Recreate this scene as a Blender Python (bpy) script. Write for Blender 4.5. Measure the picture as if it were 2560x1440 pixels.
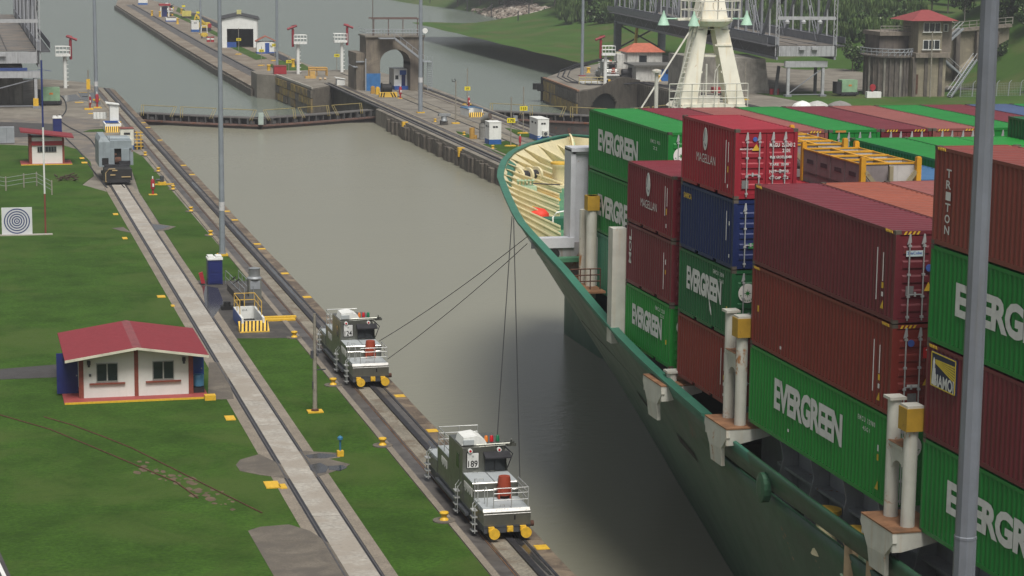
import bpy, bmesh, math, random
from mathutils import Vector, Matrix
random.seed(7)
for o in list(bpy.data.objects): bpy.data.objects.remove(o)
SC = bpy.context.scene
COL = SC.collection
# ------------------------------------------------------------------ camera
CAMF, CAMP, CAMR, CAMY, CAMH = 5480.0, 0.1673, 0.0102, 0.2509, 26.76
_f = Vector((math.sin(CAMY)*math.cos(CAMP), math.cos(CAMY)*math.cos(CAMP), -math.sin(CAMP)))
_r = Vector((math.cos(CAMY), -math.sin(CAMY), 0)); _u = _r.cross(_f)
RT = math.cos(CAMR)*_r + math.sin(CAMR)*_u
UP = -math.sin(CAMR)*_r + math.cos(CAMR)*_u
FW = _f
cd = bpy.data.cameras.new('camera'); cam = bpy.data.objects.new('camera', cd); COL.objects.link(cam)
cam.matrix_world = Matrix(((RT.x, UP.x, -FW.x, 0), (RT.y, UP.y, -FW.y, 0), (RT.z, UP.z, -FW.z, CAMH), (0, 0, 0, 1)))
cd.sensor_width = 36; cd.lens = CAMF/2560*36; cd.clip_start = 1; cd.clip_end = 20000
SC.camera = cam
# ------------------------------------------------------------------ sky, sun, exposure
SUN_EL, SUN_AZ = math.radians(60), math.radians(180)      # azimuth measured clockwise from +Y (canal axis)
w = bpy.data.worlds.new('World'); SC.world = w; w.use_nodes = True
nt = w.node_tree; bg = nt.nodes['Background']
sky = nt.nodes.new('ShaderNodeTexSky'); sky.sky_type = 'NISHITA'; sky.sun_disc = False
sky.sun_elevation = SUN_EL; sky.sun_rotation = SUN_AZ; sky.dust_density = 4; sky.air_density = 1.0; sky.ozone_density = 1
# overcast: the sky's blue is whitened by cloud cover
hsv = nt.nodes.new('ShaderNodeHueSaturation'); hsv.inputs['Saturation'].default_value = 0.30
nt.links.new(sky.outputs[0], hsv.inputs['Color']); nt.links.new(hsv.outputs[0], bg.inputs[0]); bg.inputs[1].default_value = 0.078
sd = bpy.data.lights.new('sun', 'SUN'); sd.energy = 3.1; sd.angle = math.radians(24); sd.color = (1, .96, .9)
sun = bpy.data.objects.new('sun', sd); COL.objects.link(sun)
_d = Vector((math.sin(SUN_AZ)*math.cos(SUN_EL), math.cos(SUN_AZ)*math.cos(SUN_EL), math.sin(SUN_EL)))
sun.rotation_euler = _d.to_track_quat('Z', 'Y').to_euler()
SC.view_settings.view_transform = 'Standard'; SC.view_settings.look = 'None'
SC.view_settings.exposure = 0.22; SC.view_settings.gamma = 1
# ------------------------------------------------------------------ pixel -> place helpers (the solved camera gives each spot its distance)
def ray(px, py): return FW + RT*((px-1280)/CAMF) - UP*((py-720)/CAMF)
def G(px, py, z=0.0):
    d = ray(px, py); t = (CAMH-z)/-d.z; return Vector((d.x*t, d.y*t, z))
def AY(px, py, Y):
    d = ray(px, py); t = Y/d.y; return Vector((d.x*t, Y, CAMH+d.z*t))
def AX(px, py, X):
    d = ray(px, py); t = X/d.x; return Vector((X, d.y*t, CAMH+d.z*t))
# ------------------------------------------------------------------ object helpers
def thing(name, label, cat, loc=(0, 0, 0), rz=0, group=None):
    o = bpy.data.objects.new(name, None); COL.objects.link(o); o.empty_display_size = .3
    o.location = loc; o.rotation_euler = (0, 0, rz); o['label'] = label; o['category'] = cat
    if group: o['group'] = group
    return o
def tag(o, label, cat, group=None):
    o['label'] = label; o['category'] = cat
    if group: o['group'] = group
    return o
def kids(o): return [c for c in o.children]
def dup(root, loc, rz=None, label=None, group=None):
    r = root.copy(); COL.objects.link(r); r.location = loc
    if rz is not None: r.rotation_euler = (0, 0, rz)
    if label: r['label'] = label
    if group: r['group'] = group
    for ch in root.children:
        c = ch.copy(); COL.objects.link(c); c.parent = r
        for g in ch.children:
            d = g.copy(); COL.objects.link(d); d.parent = c
    return r
class MB:
    """collects simple solids and links them as ONE mesh object"""
    def __init__(s): s.v = []; s.f = []; s.m = []; s.k = 0
    def mi(s, k): s.k = k; return s
    def add(s, vs, fs):
        n = len(s.v); s.v += [tuple(v) for v in vs]; s.f += [tuple(i+n for i in f) for f in fs]; s.m += [s.k]*len(fs); return s
    def box(s, x0, x1, y0, y1, z0, z1):
        return s.add([(x0,y0,z0),(x1,y0,z0),(x1,y1,z0),(x0,y1,z0),(x0,y0,z1),(x1,y0,z1),(x1,y1,z1),(x0,y1,z1)],
            [(0,3,2,1),(4,5,6,7),(0,1,5,4),(1,2,6,5),(2,3,7,6),(3,0,4,7)])
    def cyl(s, c, r, h, n=12, r2=None, axis='z'):
        r2 = r if r2 is None else r2; vs = []
        for k, (rr, t) in enumerate(((r, 0), (r2, h))):
            for i in range(n):
                a = 2*math.pi*i/n; p, q = rr*math.cos(a), rr*math.sin(a)
                vs.append({'z': (c[0]+p, c[1]+q, c[2]+t), 'x': (c[0]+t, c[1]+p, c[2]+q), 'y': (c[0]+q, c[1]+t, c[2]+p)}[axis])
        fs = [(i, (i+1) % n, n+(i+1) % n, n+i) for i in range(n)] + [tuple(range(n-1, -1, -1)), tuple(range(n, 2*n))]
        return s.add(vs, fs)
    def lathe(s, prof, c=(0, 0, 0), n=14):
        vs = []; m = len(prof)
        for r, z in prof:
            for i in range(n):
                a = 2*math.pi*i/n; vs.append((c[0]+r*math.cos(a), c[1]+r*math.sin(a), c[2]+z))
        fs = [(j*n+i, j*n+(i+1) % n, (j+1)*n+(i+1) % n, (j+1)*n+i) for j in range(m-1) for i in range(n)]
        fs += [tuple(range(n-1, -1, -1)), tuple(range((m-1)*n, m*n))]
        return s.add(vs, fs)
    def tube(s, pts, r, n=6, r2=None, closed=False):
        pts = [Vector(p) for p in pts]; L = len(pts); vs = []
        for j, p in enumerate(pts):
            if closed: t = (pts[(j+1) % L]-pts[j-1])
            else: t = (pts[min(j+1, L-1)]-pts[max(j-1, 0)])
            t.normalize(); a = Vector((0, 0, 1)) if abs(t.z) < .9 else Vector((1, 0, 0))
            u = t.cross(a).normalized(); w_ = t.cross(u); rr = r if r2 is None else r+(r2-r)*j/max(1, L-1)
            for i in range(n):
                g = 2*math.pi*i/n; vs.append(p+u*(rr*math.cos(g))+w_*(rr*math.sin(g)))
        fs = []
        for j in range(L if closed else L-1):
            k = (j+1) % L
            for i in range(n): fs.append((j*n+i, j*n+(i+1) % n, k*n+(i+1) % n, k*n+i))
        if not closed: fs += [tuple(range(n-1, -1, -1)), tuple(range((L-1)*n, L*n))]
        return s.add(vs, fs)
    def beam(s, a, b, w=.1, h=.1):
        """square bar between two points"""
        a = Vector(a); b = Vector(b); t = (b-a).normalized(); up = Vector((0, 0, 1)) if abs(t.z) < .95 else Vector((0, 1, 0))
        u = t.cross(up).normalized()*w/2; v = t.cross(u).normalized()*h/2
        vs = [a-u-v, a+u-v, a+u+v, a-u+v, b-u-v, b+u-v, b+u+v, b-u+v]
        return s.add(vs, [(0,3,2,1),(4,5,6,7),(0,1,5,4),(1,2,6,5),(2,3,7,6),(3,0,4,7)])
    def prism(s, poly, z0, z1):
        """vertical prism over an xy polygon"""
        n = len(poly); ar = sum(poly[i][0]*poly[(i+1) % n][1]-poly[(i+1) % n][0]*poly[i][1] for i in range(n))
        if ar < 0: poly = poly[::-1]
        vs = [(p[0], p[1], z0) for p in poly]+[(p[0], p[1], z1) for p in poly]
        return s.add(vs, [tuple(range(n-1, -1, -1)), tuple(range(n, 2*n))]+[(i, (i+1) % n, n+(i+1) % n, n+i) for i in range(n)])
    def extr(s, poly, d):
        """extrude a planar 3-D polygon along vector d"""
        n = len(poly); d = Vector(d); a = [Vector(p) for p in poly]
        return s.add(a+[p+d for p in a], [tuple(range(n-1, -1, -1)), tuple(range(n, 2*n))]+[(i, (i+1) % n, n+(i+1) % n, n+i) for i in range(n)])
    def mesh(s, name, mats):
        me = bpy.data.meshes.new(name); me.from_pydata(s.v, [], s.f); me.validate(verbose=False)
        for m in (mats if isinstance(mats, (list, tuple)) else [mats]): me.materials.append(m)
        if any(s.m) and len(me.polygons) == len(s.m): me.polygons.foreach_set('material_index', s.m)
        me.update(); return me
    def build(s, name, mats, parent=None, smooth=False, kind=None):
        me = s.mesh(name, mats); o = bpy.data.objects.new(name, me); COL.objects.link(o); o.parent = parent
        if smooth:
            me.polygons.foreach_set('use_smooth', [True]*len(me.polygons))
            try: me.set_sharp_from_angle(angle=math.radians(38))
            except Exception: pass
        if kind: o['kind'] = kind
        return o
def link(name, me, parent=None, loc=(0, 0, 0), rot=(0, 0, 0)):
    o = bpy.data.objects.new(name, me); COL.objects.link(o); o.parent = parent; o.location = loc; o.rotation_euler = rot; return o
# ------------------------------------------------------------------ materials
MATS = {}
def mat(name, col, rough=.6, metal=0, var=.18, scale=1.5, fine=.10, rust=0, rustcol=(.16, .055, .022), streak=0, bump=0, bscale=30, spec=.4, mott=None, mottscale=.3, mottcut=.5, dirt=(.05, .045, .04), rustscale=1.2):
    if name in MATS: return MATS[name]
    m = bpy.data.materials.new(name); m.use_nodes = True; t = m.node_tree; N = t.nodes; L = t.links
    b = N['Principled BSDF']; b.inputs['Metallic'].default_value = metal; b.inputs['Roughness'].default_value = rough
    b.inputs['Specular IOR Level'].default_value = spec
    tc = N.new('ShaderNodeTexCoord'); oi = N.new('ShaderNodeObjectInfo')
    mu = N.new('ShaderNodeVectorMath'); mu.operation = 'MULTIPLY_ADD'; mu.inputs[1].default_value = (1, 1, 1)
    sc_ = N.new('ShaderNodeVectorMath'); sc_.operation = 'SCALE'; sc_.inputs[3].default_value = 1
    cmb = N.new('ShaderNodeCombineXYZ'); mm = N.new('ShaderNodeMath'); mm.operation = 'MULTIPLY'; mm.inputs[1].default_value = 57.
    L.new(oi.outputs['Random'], mm.inputs[0])
    for i in range(3): L.new(mm.outputs[0], cmb.inputs[i])
    ad = N.new('ShaderNodeVectorMath'); ad.operation = 'ADD'; L.new(tc.outputs['Object'], ad.inputs[0]); L.new(cmb.outputs[0], ad.inputs[1])
    vec = ad.outputs[0]
    def noise(s, det=4, dist=0, v=None, rgh=.6):
        n = N.new('ShaderNodeTexNoise'); n.inputs['Scale'].default_value = s; n.inputs['Detail'].default_value = det
        n.inputs['Distortion'].default_value = dist; n.inputs['Roughness'].default_value = rgh; L.new(v or vec, n.inputs['Vector']); return n.outputs['Fac']
    def ramp(x, a, c):
        r = N.new('ShaderNodeMapRange'); r.inputs[1].default_value = a; r.inputs[2].default_value = c; L.new(x, r.inputs[0]); return r.outputs[0]
    def mix(fac, a, c, bt='MIX'):
        x = N.new('ShaderNodeMix'); x.data_type = 'RGBA'; x.blend_type = bt
        if isinstance(fac, float): x.inputs[0].default_value = fac
        else: L.new(fac, x.inputs[0])
        for i, q in ((6, a), (7, c)):
            if isinstance(q, tuple): x.inputs[i].default_value = q+(1,) if len(q) == 3 else q
            else: L.new(q, x.inputs[i])
        return x.outputs[2]
    cur = tuple(col)
    lo = tuple(c*(1-var) for c in col); hi = tuple(min(1, c*(1+var)) for c in col)
    cur = mix(ramp(noise(scale), .3, .7), lo, hi)
    if fine: cur = mix(ramp(noise(scale*14, 3), .3, .7), cur, mix(fine*1.0, cur, dirt), 'MIX')
    if mott: cur = mix(ramp(noise(mottscale, 5, .6), mottcut-.08, mottcut+.08), cur, tuple(mott))
    if streak:
        sv = N.new('ShaderNodeMapping'); sv.inputs['Scale'].default_value = (1, 1, .06); L.new(vec, sv.inputs[0])
        f = ramp(noise(5, 4, 0, sv.outputs[0]), .52, .75)
        q = N.new('ShaderNodeMath'); q.operation = 'MULTIPLY'; q.inputs[1].default_value = streak; L.new(f, q.inputs[0])
        cur = mix(q.outputs[0], cur, dirt)
    if rust:
        f = ramp(noise(rustscale, 8, .4, None, .7), .70-rust*.3, .76-rust*.3); cur = mix(f, cur, tuple(rustcol))
        sv2 = N.new('ShaderNodeMapping'); sv2.inputs['Scale'].default_value = (1.3, 1.3, .12); L.new(vec, sv2.inputs[0])
        f2 = ramp(noise(rustscale*2, 5, 0, sv2.outputs[0], .7), .72-rust*.25, .86-rust*.25)
        q2 = N.new('ShaderNodeMath'); q2.operation = 'MULTIPLY'; q2.inputs[1].default_value = .6; L.new(f2, q2.inputs[0])
        cur = mix(q2.outputs[0], cur, tuple(rustcol))
    L.new(cur, b.inputs['Base Color'])
    rr = N.new('ShaderNodeMapRange'); rr.inputs[3].default_value = max(.05, rough-.12); rr.inputs[4].default_value = min(1, rough+.12)
    L.new(noise(scale*3), rr.inputs[0]); L.new(rr.outputs[0], b.inputs['Roughness'])
    if bump:
        bp = N.new('ShaderNodeBump'); bp.inputs['Strength'].default_value = bump; bp.inputs['Distance'].default_value = .05
        L.new(noise(bscale, 5), bp.inputs['Height']); L.new(bp.outputs[0], b.inputs['Normal'])
    MATS[name] = m; return m
def glass(name='window_glass', col=(.015, .02, .025)):
    return mat(name, col, rough=.12, var=.3, scale=.8, fine=0, spec=.6)
CONC = mat('concrete', (.22, .20, .165), .85, var=.22, scale=.5, fine=.35, mott=(.13, .115, .095), mottscale=.22, mottcut=.55, bump=.3)
CONCD = mat('dark_concrete', (.085, .078, .068), .8, var=.35, scale=.8, fine=.5, mott=(.045, .042, .04), mottscale=.5, bump=.3)
CONCL = mat('pale_concrete', (.42, .40, .35), .8, var=.12, scale=.7, fine=.3, mott=(.31, .28, .235), mottscale=.4, mottcut=.56, bump=.2)
YEL = mat('yellow_paint', (.66, .40, .03), .5, var=.15, scale=6, rust=.18)
WHT = mat('white_paint', (.72, .73, .70), .55, var=.06, scale=1.2, streak=.15)
BLUE = mat('blue_paint', (.02, .075, .30), .5, var=.12)
NAVY = mat('navy_paint', (.010, .018, .115), .5, var=.12)
RED = mat('red_paint', (.32, .02, .03), .5, var=.15)
STEEL = mat('galvanised_steel', (.33, .35, .36), .45, metal=.5, var=.15, scale=3)
GREYP = mat('grey_paint', (.27, .29, .31), .5, var=.12, scale=2, rust=.12)
DARK = mat('dark_steel', (.022, .022, .026), .6, var=.4, scale=2)
BLACK = mat('black_rubber', (.009, .009, .010), .7, var=.3)
RUST = mat('rusty_steel', (.085, .035, .02), .8, var=.4, scale=4, bump=.3)
GLASS = glass()
WOODP = mat('weathered_pole', (.24, .22, .18), .8, var=.2, scale=5)
# text as a flat mesh
def text_mesh(s, size=1.0, bold=0.0, sx=1.0, extrude=0.0, mat_=None, spacing=1.0):
    cu = bpy.data.curves.new('txt', 'FONT'); cu.body = s; cu.size = size; cu.offset = bold; cu.extrude = extrude
    cu.align_x = 'CENTER'; cu.align_y = 'CENTER'; cu.resolution_u = 3; cu.space_character = spacing; cu.space_line = spacing
    ob = bpy.data.objects.new('txt', cu); COL.objects.link(ob)
    dg = bpy.context.evaluated_depsgraph_get(); me = bpy.data.meshes.new_from_object(ob.evaluated_get(dg))
    COL.objects.unlink(ob); bpy.data.objects.remove(ob); me.transform(Matrix.Diagonal((sx, 1, 1, 1)))
    me.materials.clear(); me.materials.append(mat_); me.name = 'lettering'; return me
def fit(me, w_, h_):
    xs = [v.co.x for v in me.vertices]; ys = [v.co.y for v in me.vertices]
    cx, cy = (min(xs)+max(xs))/2, (min(ys)+max(ys))/2
    me.transform(Matrix.Diagonal((w_/(max(xs)-min(xs)), h_/(max(ys)-min(ys)), 1, 1)) @ Matrix.Translation((-cx, -cy, 0))); return me
M_LEFT = Matrix(((0, 0, -1), (-1, 0, 0), (0, 1, 0))).to_euler()    # text on a face looking to -X, reading towards -Y
M_BACK = Matrix(((1, 0, 0), (0, 0, -1), (0, 1, 0))).to_euler()     # text on a face looking to -Y, reading towards +X
def text(s, parent, loc, w_, h_, mat_, rot, bold=.0, name='lettering', **k):
    return link(name, fit(text_mesh(s, 1, bold, mat_=mat_, **k), w_, h_), parent, loc, rot)
# ================================================================== THE SETTING
WZ, FZ, LZ = -2.1, -2.6, -4.1         # chamber water, far wall top, lake water
def P(pts, z=0.0): return [tuple(G(x, y, z)[:2]) for x, y in pts]
def slab(name, poly, z0, z1, m, parent=None, kind='structure'):
    o = MB().prism(poly, z0, z1).build(name, m, parent)
    if kind and parent is None: o['kind'] = kind
    return o
# ---- water
def water_mat(name, col, s1, str_, rough=.10):
    m = bpy.data.materials.new(name); m.use_nodes = True; t = m.node_tree; N = t.nodes; L = t.links; b = N['Principled BSDF']
    b.inputs['Roughness'].default_value = rough; b.inputs['IOR'].default_value = 1.33; b.inputs['Specular IOR Level'].default_value = .25
    tc = N.new('ShaderNodeTexCoord'); mp = N.new('ShaderNodeMapping'); mp.inputs['Scale'].default_value = (.55, 1.0, 1); L.new(tc.outputs['Object'], mp.inputs[0])
    n1 = N.new('ShaderNodeTexNoise'); n1.inputs['Scale'].default_value = s1; n1.inputs['Detail'].default_value = 5; n1.inputs['Distortion'].default_value = .5; L.new(mp.outputs[0], n1.inputs[0])
    n2 = N.new('ShaderNodeTexNoise'); n2.inputs['Scale'].default_value = .045; n2.inputs['Detail'].default_value = 3; L.new(mp.outputs[0], n2.inputs[0])
    r = N.new('ShaderNodeMapRange'); r.inputs[1].default_value = .42; r.inputs[2].default_value = .62; r.inputs[3].default_value = .25; r.inputs[4].default_value = 1; L.new(n2.outputs[0], r.inputs[0])
    ml = N.new('ShaderNodeMath'); ml.operation = 'MULTIPLY'; L.new(n1.outputs[0], ml.inputs[0]); L.new(r.outputs[0], ml.inputs[1])
    bp = N.new('ShaderNodeBump'); bp.inputs['Strength'].default_value = str_; bp.inputs['Distance'].default_value = .25; L.new(ml.outputs[0], bp.inputs['Height']); L.new(bp.outputs[0], b.inputs['Normal'])
    x = N.new('ShaderNodeMix'); x.data_type = 'RGBA'; x.inputs[6].default_value = tuple(c*.86 for c in col)+(1,); x.inputs[7].default_value = tuple(col)+(1,); L.new(n2.outputs[0], x.inputs[0]); L.new(x.outputs[2], b.inputs['Base Color'])
    return m
WM1 = water_mat('chamber_water', (.225, .222, .170), 2.2, .14, .24)
WM2 = water_mat('lake_water', (.155, .185, .155), 2.6, .16, .2)
MB().box(24.2, 57.9, -60, 306, WZ-1, WZ).build('chamber_water', WM1, kind='structure')
MB().box(74, 107.9, -60, 320, -6.1, LZ+.3).build('side_chamber_water', WM1, kind='structure')
MB().box(-900, 1500, 290, 3000, LZ-1, LZ).build('lake_water', WM2, kind='structure')
# ---- ground below everything, out to the horizon
GRASS = mat('mown_grass', (.045, .098, .014), .95, var=.30, scale=.35, fine=.55, mott=(.055, .092, .020), mottscale=.13, mottcut=.55, dirt=(.014, .034, .007), bump=1.0, bscale=9, spec=.1, streak=.25)
WILD = mat('rough_grass', (.050, .088, .022), .95, var=.25, scale=.06, fine=.3, mott=(.075, .10, .032), mottscale=.05, mottcut=.55, dirt=(.04, .08, .02), bump=.5, bscale=3, spec=.1)
MB().box(-3000, 3000, -3000, 4500, -14, -12).build('ground', WILD, kind='structure')
# ---- left lock wall and its land
left = [(24.27, -60), (24.27, 345.5)]+P([(247, 218), (230, 213), (213, 206), (160, 201), (112, 198)])+[(-60, 372), (-300, 380), (-300, -60)]
MB().prism(left, -12, 0).build('lock_wall', CONC, kind='structure')
# ---- grass plots
g = MB()
gA = [(14.42, 40), (14.42, 215)]+P([(205, 463), (235, 440), (226, 405), (195, 375), (150, 362), (70, 365), (0, 362)])+[(-60, 262), (-60, 40)]
g.prism(gA, -.2, .045)
g.prism([(17.12, 40), (20.85, 40), (20.85, 137.3), (17.12, 138.0)], -.2, .045)
g.prism([(17.12, 160.5), (20.9, 159.3), (20.45, 246), (19.9, 252), (18.2, 252), (18.3, 236), (17.4, 215)], -.2, .045)
g.build('lawn', GRASS, kind='structure')
g = MB(); g.prism(P([(208, 330), (262, 330), (262, 322), (225, 325)]), -.2, .04)
g.build('lawn', GRASS, kind='structure')
# ---- concrete and asphalt laid in the grass
ASPH = mat('asphalt', (.052, .05, .05), .85, var=.2, scale=1, fine=.3, bump=.3)
slab('path', P([(-60, 930), (150, 913), (175, 913), (175, 946), (150, 945), (0, 951), (-60, 955)]), -.1, .065, ASPH)
slab('path', P([(0, 305), (135, 310), (152, 330), (100, 342), (0, 345), (-150, 345), (-150, 305)]), -.1, .03, ASPH)
slab('road', [(-8, 40), (1.95, 40), (1.95, 86), (1.05, 95.5), (-8, 130)], -.1, .07, ASPH)
slab('road_line', [(1.62, 60), (1.76, 60), (1.76, 86.5), (1.0, 93.6), (.86, 93.6), (1.6, 86.3)], .0, .076, WHT)
pm = mat('weathered_paving', (.155, .135, .108), .85, var=.25, scale=.7, fine=.5, mott=(.10, .088, .074), mottscale=.6, bump=.3)
slab('pavement', P([(590, 1165), (600, 1152), (648, 1138), (705, 1165), (725, 1200), (690, 1195), (650, 1190), (600, 1180)]), -.1, .06, pm)
slab('pavement', P([(620, 1330), (650, 1320), (722, 1314), (775, 1330), (985, 1470), (700, 1470)]), -.1, .06, pm)
slab('pavement', P([(745, 1130), (775, 1131), (845, 1135), (850, 1146), (822, 1150), (875, 1163), (862, 1172), (790, 1196)]), -.1, .06, pm)
slab('pavement', P([(365, 560), (400, 562), (440, 568), (420, 576), (385, 582)]), -.1, .06, pm)
slab('pavement', P([(280, 572), (308, 569), (330, 584), (300, 578)]), -.1, .06, pm)
slab('pavement', P([(522, 908), (560, 908), (585, 1000), (530, 1001), (520, 985)]), -.1, .06, pm)
slab('pavement', [(17.12, 137.8), (20.9, 137.2), (20.9, 160.0), (17.0, 161.0)], -.1, .05, CONCD)
slab('pavement', P([(0, 362), (150, 360), (200, 375), (240, 440), (250, 300), (130, 290), (0, 300)]), -.1, .012, mat('apron', (.21, .18, .145), .85, var=.2, scale=.4, fine=.4, mott=(.12, .11, .10), mottscale=.35, mottcut=.5))
WET = mat('wet_puddle', (.035, .035, .037), .12, var=.2, spec=.6)
for pl in ([(763, 1141), (800, 1136), (835, 1139), (842, 1144), (812, 1149), (772, 1148)], [(772, 1166), (800, 1160), (822, 1170), (815, 1184), (790, 1187), (776, 1178)], [(820, 1168), (858, 1166), (868, 1172), (850, 1180), (822, 1178)], [(378, 562), (425, 567), (408, 574), (385, 578)], [(505, 715), (545, 722), (560, 760), (530, 800), (512, 760)], [(195, 232), (245, 232), (252, 262), (205, 250)], [(150, 240), (190, 236), (205, 250), (165, 255)]):
    slab('puddle', P(pl), .0, .067 if pl[0][1] > 400 else .03, WET)
# ---- return track: centre strip, rail slots, borders
ROAD = mat('strip_concrete', (.40, .375, .33), .85, var=.14, scale=.35, fine=.4, mott=(.29, .26, .22), mottscale=.45, mottcut=.52, streak=.2, bump=.2)
BORD = mat('border_concrete', (.25, .215, .17), .85, var=.2, scale=.8, fine=.5, bump=.2)
SLOT = mat('rail_groove', (.03, .031, .036), .5, var=.4, scale=2)
tr = thing('return_track', 'pale concrete track strip with two sunken rails running through the lawn', 'track')
q = MB(); q.prism([(14.35, 40), (14.35, 219), (14.9, 219), (14.9, 40)], -.1, .055); q.prism([(16.62, 40), (16.62, 219), (17.15, 219), (17.15, 40)], -.1, .055); q.build('border', BORD, tr)
q = MB(); q.box(14.9, 15.17, 40, 221, -.1, .04); q.box(16.42, 16.62, 40, 221, -.1, .04); q.build('rail_groove', SLOT, tr)
yy = 40.0; k = 0
pm_ = None
while yy < 219:                                   # slabs poured one after another
    L_ = 6.1; me = MB().box(0, 1.25, 0, L_-.03, -.1, .062+.012*random.random()).mesh('strip_slab', ROAD)
    link('strip_slab', me, tr, (15.17, yy, 0)); yy += L_
q = MB(); q.box(14.98, 15.05, 40, 221, 0, .075); q.box(16.5, 16.57, 40, 221, 0, .075); q.build('rail', mat('polished_rail', (.16, .15, .15), .4, metal=.7), tr)
# curved rails continuing from the return track, under and past the grey crane
for nm, pts in (('left', [(268, 470), (232, 425), (200, 380), (165, 345), (150, 320), (147, 300), (165, 275), (158, 245), (120, 220)]), ('right', [(312, 470), (272, 425), (246, 380), (222, 345), (170, 316), (147, 297), (150, 285)])):
    c = [G(x, y, .06) for x, y in pts]; cc = []
    for i in range(len(c)-1):
        for j in range(6):
            t = j/6; p0, p1, p2, p3 = c[max(i-1, 0)], c[i], c[i+1], c[min(i+2, len(c)-1)]
            cc.append(.5*((2*p1)+(-p0+p2)*t+(2*p0-5*p1+4*p2-p3)*t*t+(-p0+3*p1-3*p2+p3)*t**3))
    MB().tube([(p.x, p.y, .05) for p in cc], .09, 4).build('curved_rail', SLOT, tr)
# ---- tow track along the lock edge
tt = thing('tow_track', 'dark tow track with toothed centre rail along the near lock edge', 'track')
EDGE = mat('edge_concrete', (.13, .098, .072), .8, var=.35, scale=.5, fine=.5, mott=(.21, .165, .115), mottscale=.8, mottcut=.56, streak=.2, bump=.5)
GREASY = mat('greasy_concrete', (.07, .064, .062), .5, var=.35, scale=.5, fine=.4, mott=(.10, .092, .085), mottscale=.7)
LITE = mat('sandy_concrete', (.26, .235, .185), .85, var=.25, scale=.6, fine=.6, mott=(.13, .10, .07), mottscale=.8, mottcut=.6, bump=.3)
def tow(xa, sgn, y0, y1, parent, zb=0):
    """tow track cross-section; xa = wall edge, sgn = +1 when land lies at smaller x"""
    def B(a, b, z0, z1, m, n):
        x0, x1 = sorted((xa-sgn*a, xa-sgn*b)); MB().box(x0, x1, y0, y1, z0+zb, z1+zb).build(n, m, parent)
    B(3.38, 3.05, -.1, .075, BORD, 'kerb'); B(3.05, 2.42, -.1, .035, GREASY, 'paving')
    B(2.42, 2.24, -.1, .055, mat('rusty_groove', (.12, .065, .035), .8, var=.4, scale=1.5), 'rail_groove')
    B(2.24, 1.52, -.1, .06, LITE, 'paving'); B(1.52, 1.24, -.1, .16, DARK, 'rack_rail')
    B(1.24, .80, -.1, .05, GREASY, 'paving'); B(.80, .68, -.1, .09, SLOT, 'rail'); B(2.36, 2.30, 0, .085, mat('polished_rail'  , (.1,.1,.1)), 'rail')
tow(24.27, 1, -50, 345, tt)
e = MB(); yy = -50
while yy < 342:
    L_ = random.uniform(5.2, 6.4); x1 = 24.27+random.uniform(.0, .05); e.box(23.59, x1, yy, yy+L_-.04, -.4, .06+random.uniform(0, .02)); yy += L_
e.build('edge_block', EDGE, tt)
for x, y in [(1360, 1372), (1085, 1080), (1002, 993), (770, 745), (712, 686), (667, 624), (655, 612), (590, 552), (577, 530), (484, 438), (460, 415), (405, 352), (372, 320), (362, 308)]:
    p = G(x, y); MB().box(23.68, 24.25, p.y-.33, p.y+.33, .05, .092).build('yellow_mark', YEL, tt)
q = MB()
for (a, b) in ((84, 92), (93, 101), (103, 108), (132, 141), (150, 168), (176, 190), (214, 222), (260, 268), (292, 310)):
    ps = []; n = 9
    for i in range(n): ps.append((23.42-.05*random.random(), a+(b-a)*i/(n-1)))
    for i in range(n-1, -1, -1): ps.append((23.1-.18*random.random()*math.sin(math.pi*i/(n-1))+.15, a+(b-a)*i/(n-1)))
    q.prism(ps, .03, .056)
q.build('wet_patch', WET, tt)
# ---- centre wall
CFACE = mat('fender_concrete', (.16, .14, .11), .85, var=.4, scale=.6, fine=.6, streak=.7, mott=(.07, .06, .05), mottscale=.5, mottcut=.5, bump=.6)
YWOOD = mat('yellow_fender', (.34, .24, .06), .8, var=.35, scale=.8, fine=.5, streak=.5, mott=(.16, .12, .07), mottscale=.5, mottcut=.52, bump=.3)
DWALL = mat('stained_wall', (.115, .10, .08), .85, var=.35, scale=.5, fine=.5, streak=.9, dirt=(.03, .028, .025), bump=.4)
cw = [(57.8, -60), (57.8, 304), (59.4, 306), (59.4, 348.5), (54.8, 341.5), (53.4, 371), (50.6, 374.6), (50.6, 382), (72, 384), (74.3, 350), (73.9, 310), (73.2, 280), (73.0, -60)]
MB().prism(cw, -12, 0).build('centre_wall', CONC, kind='structure')
far = [(50.6, 378)]+P([(540, 166), (450, 113), (290, 12), (284, 5), (300, -8)], FZ)+P([(470, -8), (440, 15), (560, 58), (757, 157), (800, 170)], FZ)
far = [(50.6, 378)]+P([(540, 166), (450, 113), (290, 12)], FZ)+[(58, 790), (66, 800)]+P([(440, 15), (560, 58), (757, 157)], FZ)+[(72, 378)]
MB().prism(far, -12, FZ).build('approach_wall', mat('approach_concrete', (.24, .205, .16), .85, var=.25, scale=.3, fine=.4, mott=(.15, .12, .09), mottscale=.2, bump=.3), kind='structure')
ct = thing('tow_track', 'dark tow track on the left edge of the centre wall', 'track')
tow(57.8, -1, -50, 352, ct)
ct2 = thing('tow_track', 'dark tow track on the far right edge of the centre wall', 'track')
tow(73.6, 1, 236, 352, ct2)
mt = thing('return_track', 'sandy return track strip with two thin rails down the middle of the centre wall', 'track')
MB().box(65.3, 66.9, 200, 375, -.1, .05).build('strip_slab', LITE, mt)
q = MB(); q.box(65.15, 65.3, 200, 375, -.1, .07); q.box(66.9, 67.05, 200, 375, -.1, .07); q.build('rail', SLOT, mt)
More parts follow.
